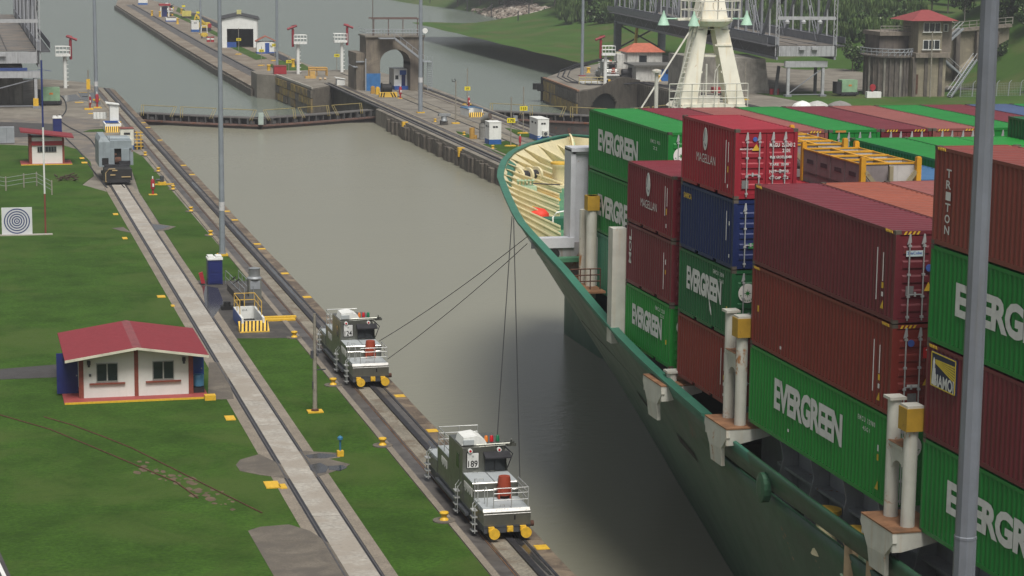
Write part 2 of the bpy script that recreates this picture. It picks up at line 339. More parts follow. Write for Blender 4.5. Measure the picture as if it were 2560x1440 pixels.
# near face of the centre wall: rows of weathered fender panels, each one its own piece
pn = [MB().box(-.12-.05*i, .1, 0, 1.0, -2.9, -.28-.05*i).mesh('panel', CFACE) for i in range(5)]
cwf = thing('fender_wall', 'weathered concrete fender face of the centre wall beside the chamber water', 'wall')
yy = 205.0
while yy < 294:
    w_ = random.uniform(.8, 1.7); o = link('panel', random.choice(pn), cwf, (57.72, yy, random.uniform(-.04, .05))); o.scale = (random.uniform(.6, 2.2), w_-.09, 1); yy += w_
for y0 in (221.5, 227.3, 250, 283): MB().box(57.42, 58.2, y0, y0+.7, -1.0, .07).build('yellow_mark', YEL, cwf)
# side faces of the far approach wall: boards and dark band
aw = thing('fender_wall', 'long dark timber fender face of the far approach wall', 'wall')
Lf = [Vector(p) for p in [(50.6, 378)]+P([(540, 166), (450, 113), (290, 12)], FZ)]
for a, b in zip(Lf[:-1], Lf[1:]):
    n = max(2, int((b-a).length/2.6)); ang = math.atan2(b.y-a.y, b.x-a.x)
    me = MB().box(0, (b-a).length/n-.15, 0, .35, -2.0, -.25).mesh('panel', [DWALL])
    for i in range(n):
        p = a.lerp(b, i/n); link('panel', me, aw, (p.x-.25, p.y, FZ+random.uniform(-.08, .05)), (0, 0, ang))
tow_far = thing('tow_track', 'dark tow track along the left edge of the far approach wall', 'track')
for a, b, off0, off1, m, nm, dz in [(Lf[0], Lf[1], 3.1, 5.3, GREASY, 'paving', .03), (Lf[1], Lf[2], 3.1, 5.3, GREASY, 'paving', .03), (Lf[2], Lf[3], 3.1, 5.3, GREASY, 'paving', .03), (Lf[0], Lf[1], 5.3, 5.7, DARK, 'rack_rail', .15), (Lf[1], Lf[2], 5.3, 5.7, DARK, 'rack_rail', .15), (Lf[2], Lf[3], 5.3, 5.7, DARK, 'rack_rail', .15)]:
    MB().prism([(a.x+off0, a.y), (b.x+off0, b.y), (b.x+off1, b.y), (a.x+off1, a.y)], FZ-.05, FZ+dz).build(nm, m, tow_far)
Rf = [Vector(p) for p in P([(560, 58), (757, 157)], FZ)]
a, b = Rf[1], Rf[0]
MB().prism([(a.x-3.4, a.y-6), (b.x-3.4, b.y+60), (b.x-1.2, b.y+60), (a.x-1.2, a.y-6)], FZ-.05, FZ+.12).build('rack_rail', DARK, tow_far)
# grass plots on the far wall (beside the middle strip)
q = MB()
for z, pl in ((FZ, [(700, 176), (792, 180), (757, 160), (690, 150)]), (FZ, [(640, 150), (575, 118), (590, 112), (668, 146)]), (FZ, [(545, 92), (480, 60), (415, 30), (440, 35), (505, 62), (548, 84)]), (FZ, [(470, 45), (500, 60), (520, 60), (480, 38)]), (FZ, [(440, 28), (470, 42), (462, 25), (445, 18)]), (FZ, [(740, 190), (680, 160), (672, 163), (715, 195)])):
    q.prism(P(pl, z), z-.1, z+.05)
for pl in ([(1205, 362), (1270, 352), (1345, 372), (1260, 392), (1235, 380)], [(1262, 320), (1325, 330), (1345, 345), (1300, 342)], [(1330, 348), (1390, 345), (1420, 362), (1370, 372)], [(1140, 328), (1172, 336), (1175, 345), (1150, 342)]):
    q.prism(P(pl), -.1, .045)
q.build('lawn', GRASS, kind='structure')
# projecting fender block beside the gate recess, boarded in yellow
fb = thing('fender_wall', 'yellow boarded fender block projecting beyond the closed gate', 'wall')
A_, B_ = Vector((54.8, 341.5)), Vector((53.4, 371)); n = 9
for i in range(n):
    p = A_.lerp(B_, i/n); p2 = A_.lerp(B_, (i+.88)/n)
    for j in range(3):
        if j == 2 and i in (1, 2, 3, 5): continue
        z1 = -.35-j*1.25; m = YWOOD if (i*3+j) % 5 else CFACE
        MB().prism([(p.x-.22, p.y), (p2.x-.22, p2.y), (p2.x+.1, p2.y), (p.x+.1, p.y)], z1-1.1, z1).build('panel', m, fb)
q = MB()
for i in range(14):
    x0 = 54.9+i*.33; q.box(x0, x0+.25, 341.3+(x0-54.8)*1.5-.12, 341.9+(x0-54.8)*1.5, -4, -.15)
for i in range(40):
    y0 = 306.5+i*1.05; q.box(59.2, 59.5, y0, y0+.8, -4, -.3+.1*(i % 3))
q.build('board', DWALL, fb)
MB().prism([(54.75, 341.6), (54.95, 341.6), (53.6, 371), (53.3, 371)], -.1, .22).build('coping', CONCL, fb)
for x in (55.2, 52.6): pass
# ---- mitre gates
GTOP = mat('gate_steel', (.055, .048, .045), .7, var=.4, scale=.8, rust=.45, rustcol=(.11, .05, .035))
GRED = mat('gate_rust', (.13, .075, .06), .8, var=.35, scale=.7, rust=.4)
RAILY = mat('yellow_rail', (.30, .24, .09), .6, var=.2, scale=2, rust=.2)
def leaf(a, b, label, rail_side=1):
    a = Vector(a); b = Vector(b); L_ = (b-a).length; t = thing('lock_gate', label, 'lock gate', (a.x, a.y, 0), math.atan2(b.y-a.y, b.x-a.x))
    bow = [(.0, 0), (L_*.25, -.35), (L_*.5, -.5), (L_*.75, -.35), (L_, 0)]
    def strip(z0, z1, y0, y1, m, nm):
        q = MB()
        for (x0, d0), (x1, d1) in zip(bow[:-1], bow[1:]): q.prism([(x0, y0+d0), (x1, y0+d1), (x1, y1+d1), (x0, y1+d0)], z0, z1)
        return q.build(nm, m, t)
    strip(-12, -1.75, -.15, 2.0, GTOP, 'gate_leaf'); strip(-1.75, -1.55, -.35, 2.1, GRED, 'ledge'); strip(-1.55, -.75, .75, 1.9, DARK, 'girder'); strip(-.75, -.62, .2, 2.1, mat('gate_walkway', (.10, .095, .09), .8, var=.3), 'walkway')
    q = MB()
    for i in range(int(L_/1.3)):
        x = .5+i*1.3; q.box(x, x+.12, -.45+.2, .7, -1.55, -.75)
        if i % 3 == 1: q.box(x+.3, x+.9, .1, .5, -1.5, -1.1)
    q.build('strut', mat('gate_strut', (.09, .09, .09), .7, rust=.3), t)['kind'] = 'stuff'
    x = .6
    while x < L_-2.5:                                              # handrail sections, leaning braces
        l2 = min(5.6, L_-.6-x); r = MB(); r.tube([(x, .35, .45), (x+l2, .35, .45)], .05, 5)
        for k in (0, .35, l2-.35, l2): r.tube([(x+k, .35, .45), (x+k+(.35 if k < 1 else -.35), -.35, -.95)], .04, 4)
        r.build('handrail', RAILY, t); x += 6.2
    return t
leaf((24.9, 309.5), (40.6, 298.5), 'left leaf of the closed steel lock gate with yellow handrails')
leaf((40.9, 298.5), (58.9, 309.5), 'right leaf of the closed steel lock gate meeting at mid channel')
leaf((74.2, 306), (91, 293), 'near leaf of the second gate, behind the centre wall booths')
leaf((91.3, 293), (108.4, 306), 'far leaf of the second gate, hidden lower down by the green container')
MB().box(-.35, .35, -.2, .3, -1.4, .2).build('gate_latch', mat('pale_green_paint', (.35, .42, .38), .6), None)
_l = [o for o in COL.objects if o.name == 'gate_latch'][0]; _l.location = (40.7, 297.7, 0); tag(_l, 'pale green latch box where the two gate leaves meet', 'latch box')
# ---- right lock wall and island
ri = [(107.5, -60), (107.5, 300), (110.5, 305), (111.0, 350), (95.6, 332.5), (97.5, 360)]+P([(1408, 178), (1500, 158), (1580, 143), (1640, 132), (1720, 118)])+[(230, 560), (600, 560), (900, 330), (900, -60)]
MB().prism(ri, -12, 0).build('right_lock_wall', CONC, kind='structure')
fr = thing('fender_wall', 'yellow and brown boarded fender block with dark arched opening on the right lock', 'wall')
A_, B_ = Vector((95.6, 332.5)), Vector((97.5, 360)); n = 16
for i in range(n):
    p = A_.lerp(B_, i/n); p2 = A_.lerp(B_, (i+.9)/n)
    for j in range(2):
        if i == 12 and j == 1: continue
        z1 = -.4-j*1.75; m = YWOOD if (j == 1 or i > 9) else DWALL
        MB().prism([(p.x-.2, p.y), (p2.x-.2, p2.y), (p2.x+.1, p2.y), (p.x+.1, p.y)], z1-1.55, z1).build('panel', m, fr)
q = MB()
a, b = Vector((95.6, 332.5)), Vector((111, 350))
dv = (b-a).normalized(); nv = Vector((dv.y, -dv.x)); L_ = (b-a).length; nb = 40; ac, ar = 9.0, 5.2
for i in range(nb):                                               # boards over the arch
    s0, s1 = L_*i/nb, L_*(i+.86)/nb; sm = (s0+s1)/2
    zb = -4.4 if abs(sm-ac) > ar else -3.9+2.9*math.sqrt(1-((sm-ac)/ar)**2)
    hump = 1.3*math.exp(-((sm-16)/6.5)**2)
    p, p2 = a+dv*s0, a+dv*s1; o_ = nv*.5
    q.prism([tuple(p), tuple(p2), tuple(p2+o_), tuple(p+o_)], zb, -.1+hump)
q.build('board', DWALL, fr)
q = MB(); p, p2 = a+dv*(ac-ar-.3)-nv*.02, a+dv*(ac+ar+.3)-nv*.02; q.prism([tuple(p+nv*.05), tuple(p2+nv*.05), tuple(p2+nv*.12), tuple(p+nv*.12)], -4.4, -.6)
q.build('arch_opening', BLACK, fr)
q = MB()
for i in range(44):
    y0 = 304+i*1.05; q.box(110.6, 110.95, y0, y0+.8, -4, -.25)
q.build('board', DWALL, fr)
MB().prism([(95.45, 332.4), (95.85, 332.4), (97.75, 360.3), (97.3, 360.3)], -.1, .12).build('coping', mat('rusty_edge', (.24, .13, .08), .8, var=.3), fr)
q = MB(); q.cyl((97.3, 360.3, -2.2), .9, 1.1, 12); q.cyl((96.6, 361, -2.0), .8, 1.0, 12); q.box(97.2, 98, 360, 361, -4, .1); q.build('rubber_fender', BLACK, fr)
tr2 = thing('tow_track', 'curved dark tow track sweeping round the right lock island', 'track')
c = [(112.6, 200), (112.6, 330), (111.5, 348), (107, 345), (101.5, 343), (99.7, 350), (101.3, 362), (106, 377), (113, 392), (125, 412)]
for dx, r_, m, nm in ((0, .13, DARK, 'rack_rail'), (.9, .09, SLOT, 'rail'), (-.9, .09, SLOT, 'rail')):
    MB().tube([(x+dx, y, .04) for x, y in c], r_, 4).build(nm, m, tr2)
# ---- the bank and the hills behind
def smooth(a, b, x):
    t = min(1, max(0, (x-a)/(b-a))); return t*t*(3-2*t)
def hgt(x, y):
    bx = 164+6*math.sin(y*.013)+ (0 if y > 560 else (560-y)*.12)
    d = x-bx
    z = -6+6.6*smooth(-2, 13, d)
    z += 10*smooth(60, 260, d)*smooth(420, 700, y) + 16*smooth(500, 1100, y)*smooth(30, 260, d)
    z += 1.2*math.sin(x*.045+y*.02)*smooth(10, 60, d)
    return z
def terrain(name, x0, x1, y0, y1, n, m_, f, mt_):
    vs = [(x0+(x1-x0)*i/n, y0+(y1-y0)*j/m_, f(x0+(x1-x0)*i/n, y0+(y1-y0)*j/m_)) for j in range(m_+1) for i in range(n+1)]
    fs = [(j*(n+1)+i, j*(n+1)+i+1, (j+1)*(n+1)+i+1, (j+1)*(n+1)+i) for j in range(m_) for i in range(n)]
    q = MB(); q.add(vs, fs); return q.build(name, mt_, smooth=True, kind='structure')
terrain('hillside', 140, 900, 440, 1500, 90, 90, hgt, WILD)
def hgt2(x, y):                                                   # steep mown slope behind the retaining wall
    return -.3 + 17*smooth(160, 195, x+(y-330)*.06)*smooth(300, 316, y)*(1-.75*smooth(350, 420, y)) + 7*smooth(350, 540, y)*smooth(130, 175, x) + .25*math.sin(x*.3)*math.sin(y*.22)
terrain('grass_slope', 116, 420, 318, 560, 90, 70, hgt2, mat('slope_grass', (.048, .098, .019), .95, var=.22, scale=.08, fine=.3, mott=(.075, .09, .03), mottscale=.09, mottcut=.58, dirt=(.03, .07, .012), bump=.6, bscale=3, spec=.1))
# riprap: loose boulders along the waterline
rk = bmesh.new(); bmesh.ops.create_icosphere(rk, subdivisions=1, radius=1)
RV = [v.co.copy() for v in rk.verts]; RF = [tuple(v.index for v in f.verts) for f in rk.faces]; rk.free()
ROCK = [mat('boulder', (.23, .19, .155), .9, var=.3, scale=.5, fine=.4, bump=.4), mat('boulder_pale', (.36, .32, .27), .9, var=.25, scale=.5, fine=.3), mat('boulder_dark', (.12, .09, .07), .9, var=.3)]
q = MB(); random.seed(11)
BANK = [(1000, -12), (1080, 6), (1200, 36), (1262, 52), (1320, 70), (1400, 80), (1470, 90), (1545, 104), (1640, 112), (1760, 120), (1900, 126)]
for k in range(3400):
    s = random.random()*(len(BANK)-1); i = int(s); t = s-i
    x = BANK[i][0]*(1-t)+BANK[i+1][0]*t; y = BANK[i][1]*(1-t)+BANK[i+1][1]*t
    p = G(x, y, LZ); u = random.random()**.8; wd = 13 if x < 1545 else 20
    c = Vector((p.x+u*wd+random.uniform(-.5, .5), p.y+random.uniform(-3, 3)+u*4, LZ+u*3.9)); r = random.uniform(.35, 1.15)*(1 if u > .1 else .8)
    sx, sy, sz = r*random.uniform(.7, 1.3), r*random.uniform(.7, 1.3), r*random.uniform(.5, .9); a = random.uniform(0, 6.28); ca, sa = math.cos(a), math.sin(a)
    q.mi(random.choice((0, 0, 1, 2, 0))); q.add([(c.x+(v.x*sx*ca-v.y*sy*sa), c.y+(v.x*sx*sa+v.y*sy*ca), c.z+v.z*sz) for v in RV], RF)
o = q.build('riprap_rocks', ROCK, kind='stuff'); tag(o, 'grey and brown boulders piled along the far waterline', 'rocks')
bank = [tuple(G(x, y, LZ)) for x, y in BANK]
bb = []; 
for (x, y, z) in bank: bb += [(x-1, y, -6), (x+13, y+4, -.25), (x+60, y+10, -.1)]
q = MB(); q.add(bb, [(3*i+j, 3*i+3+j, 3*i+4+j, 3*i+1+j) for i in range(len(bank)-1) for j in range(2)])
q.build('river_bank', WILD, kind='structure')
# ================================================================== THE SHIP
random.seed(21)
CX = 41.4
ship = thing('container_ship', 'green hulled container ship lying in the lock, bow away from the camera', 'ship')
HULLM = mat('hull_green', (.026, .090, .048), .42, var=.28, scale=.22, fine=.25, streak=.55, dirt=(.028, .036, .026), rust=.16, rustcol=(.10, .05, .03), rustscale=.5, bump=.08, bscale=4)
SHEER = mat('sheer_green', (.035, .15, .10), .5, var=.15, scale=.6, rust=.05)
CREAM = mat('cream_paint', (.66, .58, .36), .55, var=.10, scale=1, rust=.16, rustcol=(.42, .25, .10), streak=.2)
DECKG = mat('deck_green', (.09, .25, .125), .6, var=.2, scale=.5, fine=.2, mott=(.055, .18, .10), mottscale=.3, rust=.05)
DECKG.node_tree.nodes['Principled BSDF'].inputs['Specular IOR Level'].default_value = .5
SHIPW = mat('ship_white', (.50, .50, .45), .55, var=.12, rust=.30, rustcol=(.33, .14, .045), streak=.35, dirt=(.42, .30, .17), rustscale=.9)
SGREY = mat('ship_grey', (.27, .28, .30), .55, var=.12, rust=.24, rustcol=(.20, .08, .03), streak=.3, dirt=(.15, .12, .09))
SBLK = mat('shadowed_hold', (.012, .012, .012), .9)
def interp(T, x):
    if x <= T[0][0]: return T[0][1]
    for (a, p), (b, q) in zip(T[:-1], T[1:]):
        if x <= b: t = (x-a)/(b-a); return p+(q-p)*t
    return T[-1][1]
def csm(T, x):                                                    # smoothed table
    return (interp(T, x-1.2)+2*interp(T, x)+interp(T, x+1.2))/4
B1 = [(-20, 14.2), (101.9, 14.2), (106.9, 13.85), (115.7, 12.2), (125, 10.35), (131.6, 8.45), (136.7, 6.6), (140.2, 4.8), (143.4, 2.6), (145.4, 1.0), (146.2, 0)]
B0 = [(-20, 14.2), (40, 14.1), (50, 13.6), (60, 12.6), (75, 10.3), (88.6, 8.0), (105, 5.1), (120, 2.6), (134, .35), (138, 0)]
ZT = [(-20, 7.6), (56.7, 7.69), (65.9, 7.79), (73.7, 8.0), (78.3, 8.31), (83.7, 8.67), (89, 9.27), (97.2, 10.63), (101.9, 11.24), (107, 11.6), (125, 11.7), (146, 11.9)]
def stem(z): return 138.2+8.0*max(0, (z+2.5)/14.4)**1.3
def half(Y, z):
    """half-breadth at station Y (given as distance run) and height z"""
    zt = interp(ZT, Y); t = min(1, max(0, (z+2.8)/(zt+2.8))); sY = stem(z)
    if Y >= sY: return 0
    f = t**(1.05+2.6*min(1, max(0, (Y-106)/26))); b0, b1 = interp(B0, Y) if Y < 137.5 else 0, interp(B1, Y)
    b = b0+(b1-b0)*f
    # close the section on the stem at this height
    k = min(1, (sY-Y)/max(.01, 7.0)); return b*math.sqrt(max(0, k*(2-k))) if Y > 131.2 and z < zt-.01 else b
YS = [-10, 10, 30, 40, 46, 50, 54, 58, 60, 62, 64, 66, 68, 70, 72, 74, 76.8, 79, 82, 85, 88, 91, 94, 97, 100, 103, 106, 109, 112, 115, 118, 121, 124, 127, 129.5, 132, 134, 136, 137.5, 139, 140.5, 142, 143.4, 144.5, 145.4, 145.9, 146.2]
def levels(Y):
    zt = interp(ZT, Y); zl = [-3.2, -2.1, -.8, .6, 2.0, 3.4, 4.8, 6.0]
    return zl+[6.75, 7.0]+[7.0+(zt-7.0)*.45, zt-.42 if zt > 7.9 else 7.0+(zt-7.0)*.7, zt]
for side in (-1, 1):
    vs = []; fs = []; mi = []; n = 13
    for Y in YS:
        for z in levels(Y): vs.append((CX+side*half(Y, z), Y, z))
    for i in range(len(YS)-1):
        for j in range(n-1):
            if j == 8 and YS[i+1] <= 76.9: continue               # mooring-deck slot in the shell
            a, b, c, d = i*n+j, (i+1)*n+j, (i+1)*n+j+1, i*n+j+1
            fs.append((a, b, c, d) if side > 0 else (a, d, c, b)); mi.append(1 if j >= 11 and YS[i] > 70 else 0)
    q = MB(); q.v = vs; q.f = fs; q.m = mi; h_ = q.build('hull_side', [HULLM, SHEER], ship, smooth=True)
    sm = h_.modifiers.new('plate', 'SOLIDIFY'); sm.thickness = .12; sm.offset = -1
# fold line (knuckle) plates and dark freeing slots on the flare
def onhull(Y, z, side=-1, off=.03): return Vector((CX+side*(half(Y, z)+off), Y, z))
q = MB()
for Y0, z0, L_, hh in ((91.5, 5.6, 2.2, .4), (84.0, 5.4, 2.5, .42)):
    q.add([onhull(Y0, z0), onhull(Y0-L_, z0-.25), onhull(Y0-L_, z0-.25+hh), onhull(Y0, z0+hh)], [(0, 1, 2, 3)])
q.build('freeing_port', BLACK, ship)
# bare scars on the paint
q = MB(); SC_ = mat('scraped_paint', (.34, .25, .17), .8, var=.3, scale=3)
random.seed(5)
for cy, cz in ((70.2, 5.2), (66.6, 5.0), (60.0, 3.2), (63.5, 6.6)):
    for k in range(7):
        y, z = cy-random.uniform(-.2, .2)-k*.10, cz+.5-k*.16; a, b = random.uniform(.05, .16), random.uniform(.06, .14)
        q.add([onhull(y, z), onhull(y-a, z-.04), onhull(y-a-.04, z-b), onhull(y-.03, z-b*1.2)], [(0, 1, 2, 3)])
o = q.build('paint_scar', SC_, ship); o['kind'] = 'stuff'
# decks
q = MB(); dl = [y for y in YS if y >= 103]
pl = [(CX-half(y, 10.2)+.1, y) for y in dl if half(y, 10.2) > .2]; pr = [(CX+half(y, 10.2)-.1, y) for y in dl if half(y, 10.2) > .2]
q.prism(pl+pr[::-1], 10.0, 10.2); q.build('forecastle_deck', DECKG, ship)
def lane(y0, y1, z, in0=0.0, m=None, nm='deck'):
    ys = [y for y in YS if y0 < y < y1]; ys = [y0]+ys+[y1]
    pl = [(CX-half(y, z)+.1, y) for y in ys]; pr = [(CX+half(y, z)-.1, y) for y in ys]
    return MB().prism(pl+pr[::-1], z-.2, z).build(nm, m, ship)
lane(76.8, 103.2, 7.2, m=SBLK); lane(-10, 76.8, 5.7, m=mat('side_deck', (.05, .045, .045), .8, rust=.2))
lane(76.8, 77.4, 7.3, m=HULLM, nm='deck_step')
MB().box(29.3, 53.4, 20, 76, 5.6, 8.62).box(30.6, 52.2, 76, 92, 7.2, 8.62).box(32.5, 50, 92, 101, 7.2, 8.62).build('hatch_coaming', SGREY, ship)
q = MB()
y = 20
while y < 73: q.extr([(29.28, y, 8.5), (28.5, y, 8.5), (28.7, y, 7.6), (28.3, y, 5.75), (29.28, y, 5.7)], (0, .09, 0)); q.box(28.3, 29.29, y, y+.1, 8.5, 8.6); y += 2.9
q.box(28.75, 29.32, 20, 73, 7.2, 7.3); q.build('coaming_stay', SGREY, ship)
# little rounded stools along the mooring slot
q = MB(); y = 44.
while y < 64.5: q.cyl((27.6, y, 5.7), .28, 1.3, 8); y += 1.75
q.build('slot_support', mat('tan_paint', (.36, .26, .16), .7, rust=.2), ship)
# inside of the bow bulwark and its frames
for side in (-1, 1):
    vs = []; ys = [y for y in YS if 98 <= y <= 146.0]
    for Y in ys:
        for z in (10.1, 10.9, interp(ZT, Y)-.02): vs.append((CX+side*max(.02, half(Y, z)-.22), Y-.1, z))
    fs = [(i*3+j, i*3+3+j, i*3+4+j, i*3+1+j) for i in range(len(ys)-1) for j in (0, 1)]
    q = MB(); q.v = vs; q.f = [f if side < 0 else f[::-1] for f in fs]; q.m = [0]*len(fs); q.build('bulwark_lining', CREAM, ship, smooth=True)
    q = MB()                                                     # rail cap
    rim = [(CX+side*max(0, interp(B1, Y)), Y, interp(ZT, Y)) for Y in YS if Y > 76]
    for p0, p1 in zip(rim[:-1], rim[1:]):
        q.add([(p0[0]+side*.05, p0[1], p0[2]), (p0[0]-side*.34, p0[1]-.1, p0[2]), (p1[0]-side*.34, p1[1]-.1, p1[2]), (p1[0]+side*.05, p1[1], p1[2]),
               (p0[0]+side*.05, p0[1], p0[2]+.1), (p0[0]-side*.34, p0[1]-.1, p0[2]+.1), (p1[0]-side*.34, p1[1]-.1, p1[2]+.1), (p1[0]+side*.05, p1[1], p1[2]+.1)],
              [(0,3,2,1),(4,5,6,7),(0,1,5,4),(1,2,6,5),(2,3,7,6),(3,0,4,7)])
    q.build('rail_cap', SHEER, ship)
    # frames: deep triangular brackets spaced along the rim
    pts = []; acc = 0; last = None
    Yd = 99.0
    while Yd < 145.9:
        p = Vector((CX+side*interp(B1, Yd), Yd, 0))
        if last is not None: acc += (p-last).length
        last = p
        if acc >= 2.7 or not pts: pts.append(Yd); acc = 0
        Yd += .1
    for Yd in pts:
        if Yd < 104.5: continue
        zt = interp(ZT, Yd); c = Vector((CX+side*(half(Yd, zt)-.3), Yd, zt-.05)); f_ = Vector((CX+side*max(.1, half(Yd, 10.2)-.25), Yd, 10.22))
        tn = (Vector((CX+side*interp(B1, Yd+.3), Yd+.3, 0))-Vector((CX+side*interp(B1, Yd-.3), Yd-.3, 0))).normalized()
        inn = Vector((-tn.y, tn.x, 0))*(-side) 
        if inn.dot(Vector((CX-c.x, 118-c.y, 0))) < 0: inn = -inn
        a_ = c+inn*.05; b_ = f_+inn*1.15; d_ = f_
        q = MB(); th = tn*.07; tri = [c-th, a_+inn*.16-th, b_+Vector((0, 0, .22))-th, b_-th, d_-th]
        q.extr(tri, th*2)
        fl = tn*.14; q.extr([a_+inn*.12-fl, b_+Vector((0, 0, .25))-fl, b_+Vector((0, 0, .17))-fl-inn*.04, a_+inn*.04-fl], fl*2)
        q.build('bulwark_frame', CREAM, ship)
# breakwater with its sill, aft bulkhead of the forecastle
PANEL = mat('breakwater_white', (.50, .51, .54), .5, var=.08, rust=.10, rustcol=(.25, .11, .04))
q = MB(); q.box(29.75, 53.0, 104.3, 104.6, 9.7, 15.3); q.box(29.6, 30.4, 103.7, 104.5, 9.3, 15.35); q.box(29.6, 53, 103.6, 104.7, 15.3, 15.45); q.build('breakwater', PANEL, ship)
q = MB(); q.box(27.55, 29.6, 103.6, 104.3, 10.95, 11.12); q.box(29.5, 29.75, 103.6, 104.8, 10.9, 15.5); q.box(29.5, 31.6, 103.5, 104.8, 15.42, 15.6); q.box(27.5, 29.7, 103.5, 103.6, 10.65, 11.15); q.build('breakwater_rim', PANEL, ship)
MB().extr([(CX-half(103.6, 9.2)+.15, 103.6, 9.2), (CX-half(103.6, 10.9)+.15, 103.6, 10.9), (30.3, 103.6, 10.9), (31, 103.6, 9.2)], (0, .3, 0)).build('forecastle_bulkhead', mat('rust_streaked_grey', (.25, .245, .25), .6, var=.15, rust=.36, rustcol=(.17, .06, .02), streak=.8, dirt=(.17, .075, .03)), ship)
q = MB(); q.cyl((28.65, 103.5, 10.35), .30, .12, 20, axis='y'); q.build('fairlead_hole', BLACK, ship)
q = MB(); q.box(30.4, 31.2, 103.55, 103.7, 11.2, 15.1); q.build('recess_panel', mat('dark_recess', (.12, .125, .13), .5), ship)
RS = mat('rusty_deck', (.24, .12, .06), .8, var=.4, scale=1.5, rust=.3)
MB().prism([(CX-half(99, 9.3)+.4, 99), (30.0, 99), (30.0, 103.6), (CX-half(103.6, 9.3)+.4, 103.6)], 9.1, 9.2).build('side_platform', RS, ship)
q = MB()
for z in (9.6, 9.9, 10.2): q.tube([(28.4, 99.6, z), (29.9, 99.6, z)], .03, 4)
for x in (28.4, 28.9, 29.4, 29.9): q.tube([(x, 99.6, 9.2), (x, 99.6, 10.2)], .03, 4)
q.build('rail', RUST, ship)
# stiffened inner bulwark along the sheer
for Y in [y*2.4 for y in range(32, 43)]:
    zt = interp(ZT, Y); x1 = CX-half(Y, zt)+.2; x0 = CX-half(Y, 7.4)+.2
    MB().extr([(x1, Y, zt-.03), (x1+.35, Y, zt-.25), (x0+.4, Y, 7.4), (x0, Y, 7.4)], (0, .08, 0)).build('bulwark_stay', CREAM, ship)
vs = []
for Y in YS:
    if 77 <= Y <= 104: vs += [(CX-half(Y, 7.3)+.24, Y, 7.3), (CX-half(Y, interp(ZT, Y))+.24, Y, interp(ZT, Y)-.02)]
q = MB(); q.v = vs; q.f = [(2*i, 2*i+1, 2*i+3, 2*i+2) for i in range(len(vs)//2-1)]; q.m = [0]*len(q.f); q.build('bulwark_lining', mat('dull_cream', (.34, .30, .20), .7, rust=.25), ship)
# lashing posts between the bays
def post_pair(y, x, zb, zt, label, first, bracket=True, yel=True, two=True):
    t = thing('lashing_post', label, 'lashing post', (x, y, zb), 0, None)
    H_ = zt-zb; q = MB()
    for k, dy in enumerate((-.62, .62) if two else (-.3,)):
        q.cyl((0, dy, 0), .22, H_*(1 if k == 0 else .985), 10); q.box(-.27, .27, dy-.27, dy+.27, H_-.06, H_+.03)
    q.build('post', SHIPW, t, smooth=True)
    if two:
        q = MB(); q.box(-.2, .2, -.45, .45, H_*.62, H_*.65)
        z0, z1 = H_*.42, H_*.62
        for k in range(10):
            y0, y1 = -.45+.09*k, -.45+.09*(k+1); zz = z0+(z1-z0)*.45*math.sqrt(max(0, 1-((abs((y0+y1)/2))/.42)**2)) if abs((y0+y1)/2) < .42 else z0
            q.box(-.12, .12, y0, y1, zz, z1)
        q.build('web_plate', SHIPW, t)
        MB().box(-.24, .24, -.5, .5, H_*.655, H_*.66).build('rust_shelf', RS, t)
    if yel: MB().box(-.30, .30, -.93, -.32, H_-.75, H_-.05).build('yellow_cap', mat('rusty_yellow', (.42, .25, .025), .6, rust=.3), t)
    if bracket:
        q = MB(); q.extr([(-.72, -1.15, 0), (-.72, 1.2, 0), (-.72, 1.25, -.25), (-.72, .65, -.9), (-.66, .6, -1.5), (-.66, -.55, -1.5), (-.72, -.65, -.8), (-.72, -1.2, -.3)], (.14, 0, 0))
        q.extr([(-.7, -1.15, 0), (1.0, -1.15, 0), (1.0, -1.15, -.3), (-.4, -1.15, -.6), (-.7, -1.15, -.6)], (0, .12, 0)); q.extr([(-.7, 1.05, 0), (1.0, 1.05, 0), (1.0, 1.05, -.3), (-.4, 1.05, -.6), (-.7, 1.05, -.6)], (0, .12, 0))
        q.build('bracket', SHIPW, t)
        MB().box(-.73, 1.0, -1.17, 1.2, 0, .05).build('rusty_top', RS, t)
    return t
post_pair(74.6, 27.65, 8.45, 12.55, 'twin lashing posts with yellow cap between the small and the tall brown stack', 1)
post_pair(59.95, 27.65, 8.65, 12.45, 'rusty twin lashing posts with orange cap beside the lowest green 40 foot box', 0)
post_pair(82.2, 27.65, 8.45, 8.9, 'short rusty bracket under the brown container near the hull opening', 0, yel=False, two=False)
t = thing('lashing_post', 'broad white lashing post beside the teal container', 'lashing post', (27.7, 89.3, 9.6))
q = MB(); q.box(-.50, .14, -.45, .2, -.9, 4.1); q.build('post', SHIPW, t); MB().box(.15, .42, -.62, -.3, 2.2, 3.1).build('yellow_cap', mat('rusty_yellow', (.4, .3, .05)), t)
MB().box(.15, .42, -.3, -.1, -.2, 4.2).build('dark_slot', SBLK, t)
t = thing('lashing_post', 'grey lashing post with yellow head beside the breakwater', 'lashing post', (29.75, 101.2, 8.6))
q = MB(); q.cyl((0, -.5, 0), .27, 5.0, 12); q.cyl((-.1, .5, 0), .22, 4.2, 12); q.build('post', SHIPW, t, smooth=True); MB().box(-.3, .3, -.8, -.2, 4.3, 5.0).build('yellow_cap', mat('rusty_yellow', (.4, .3, .05)), t)
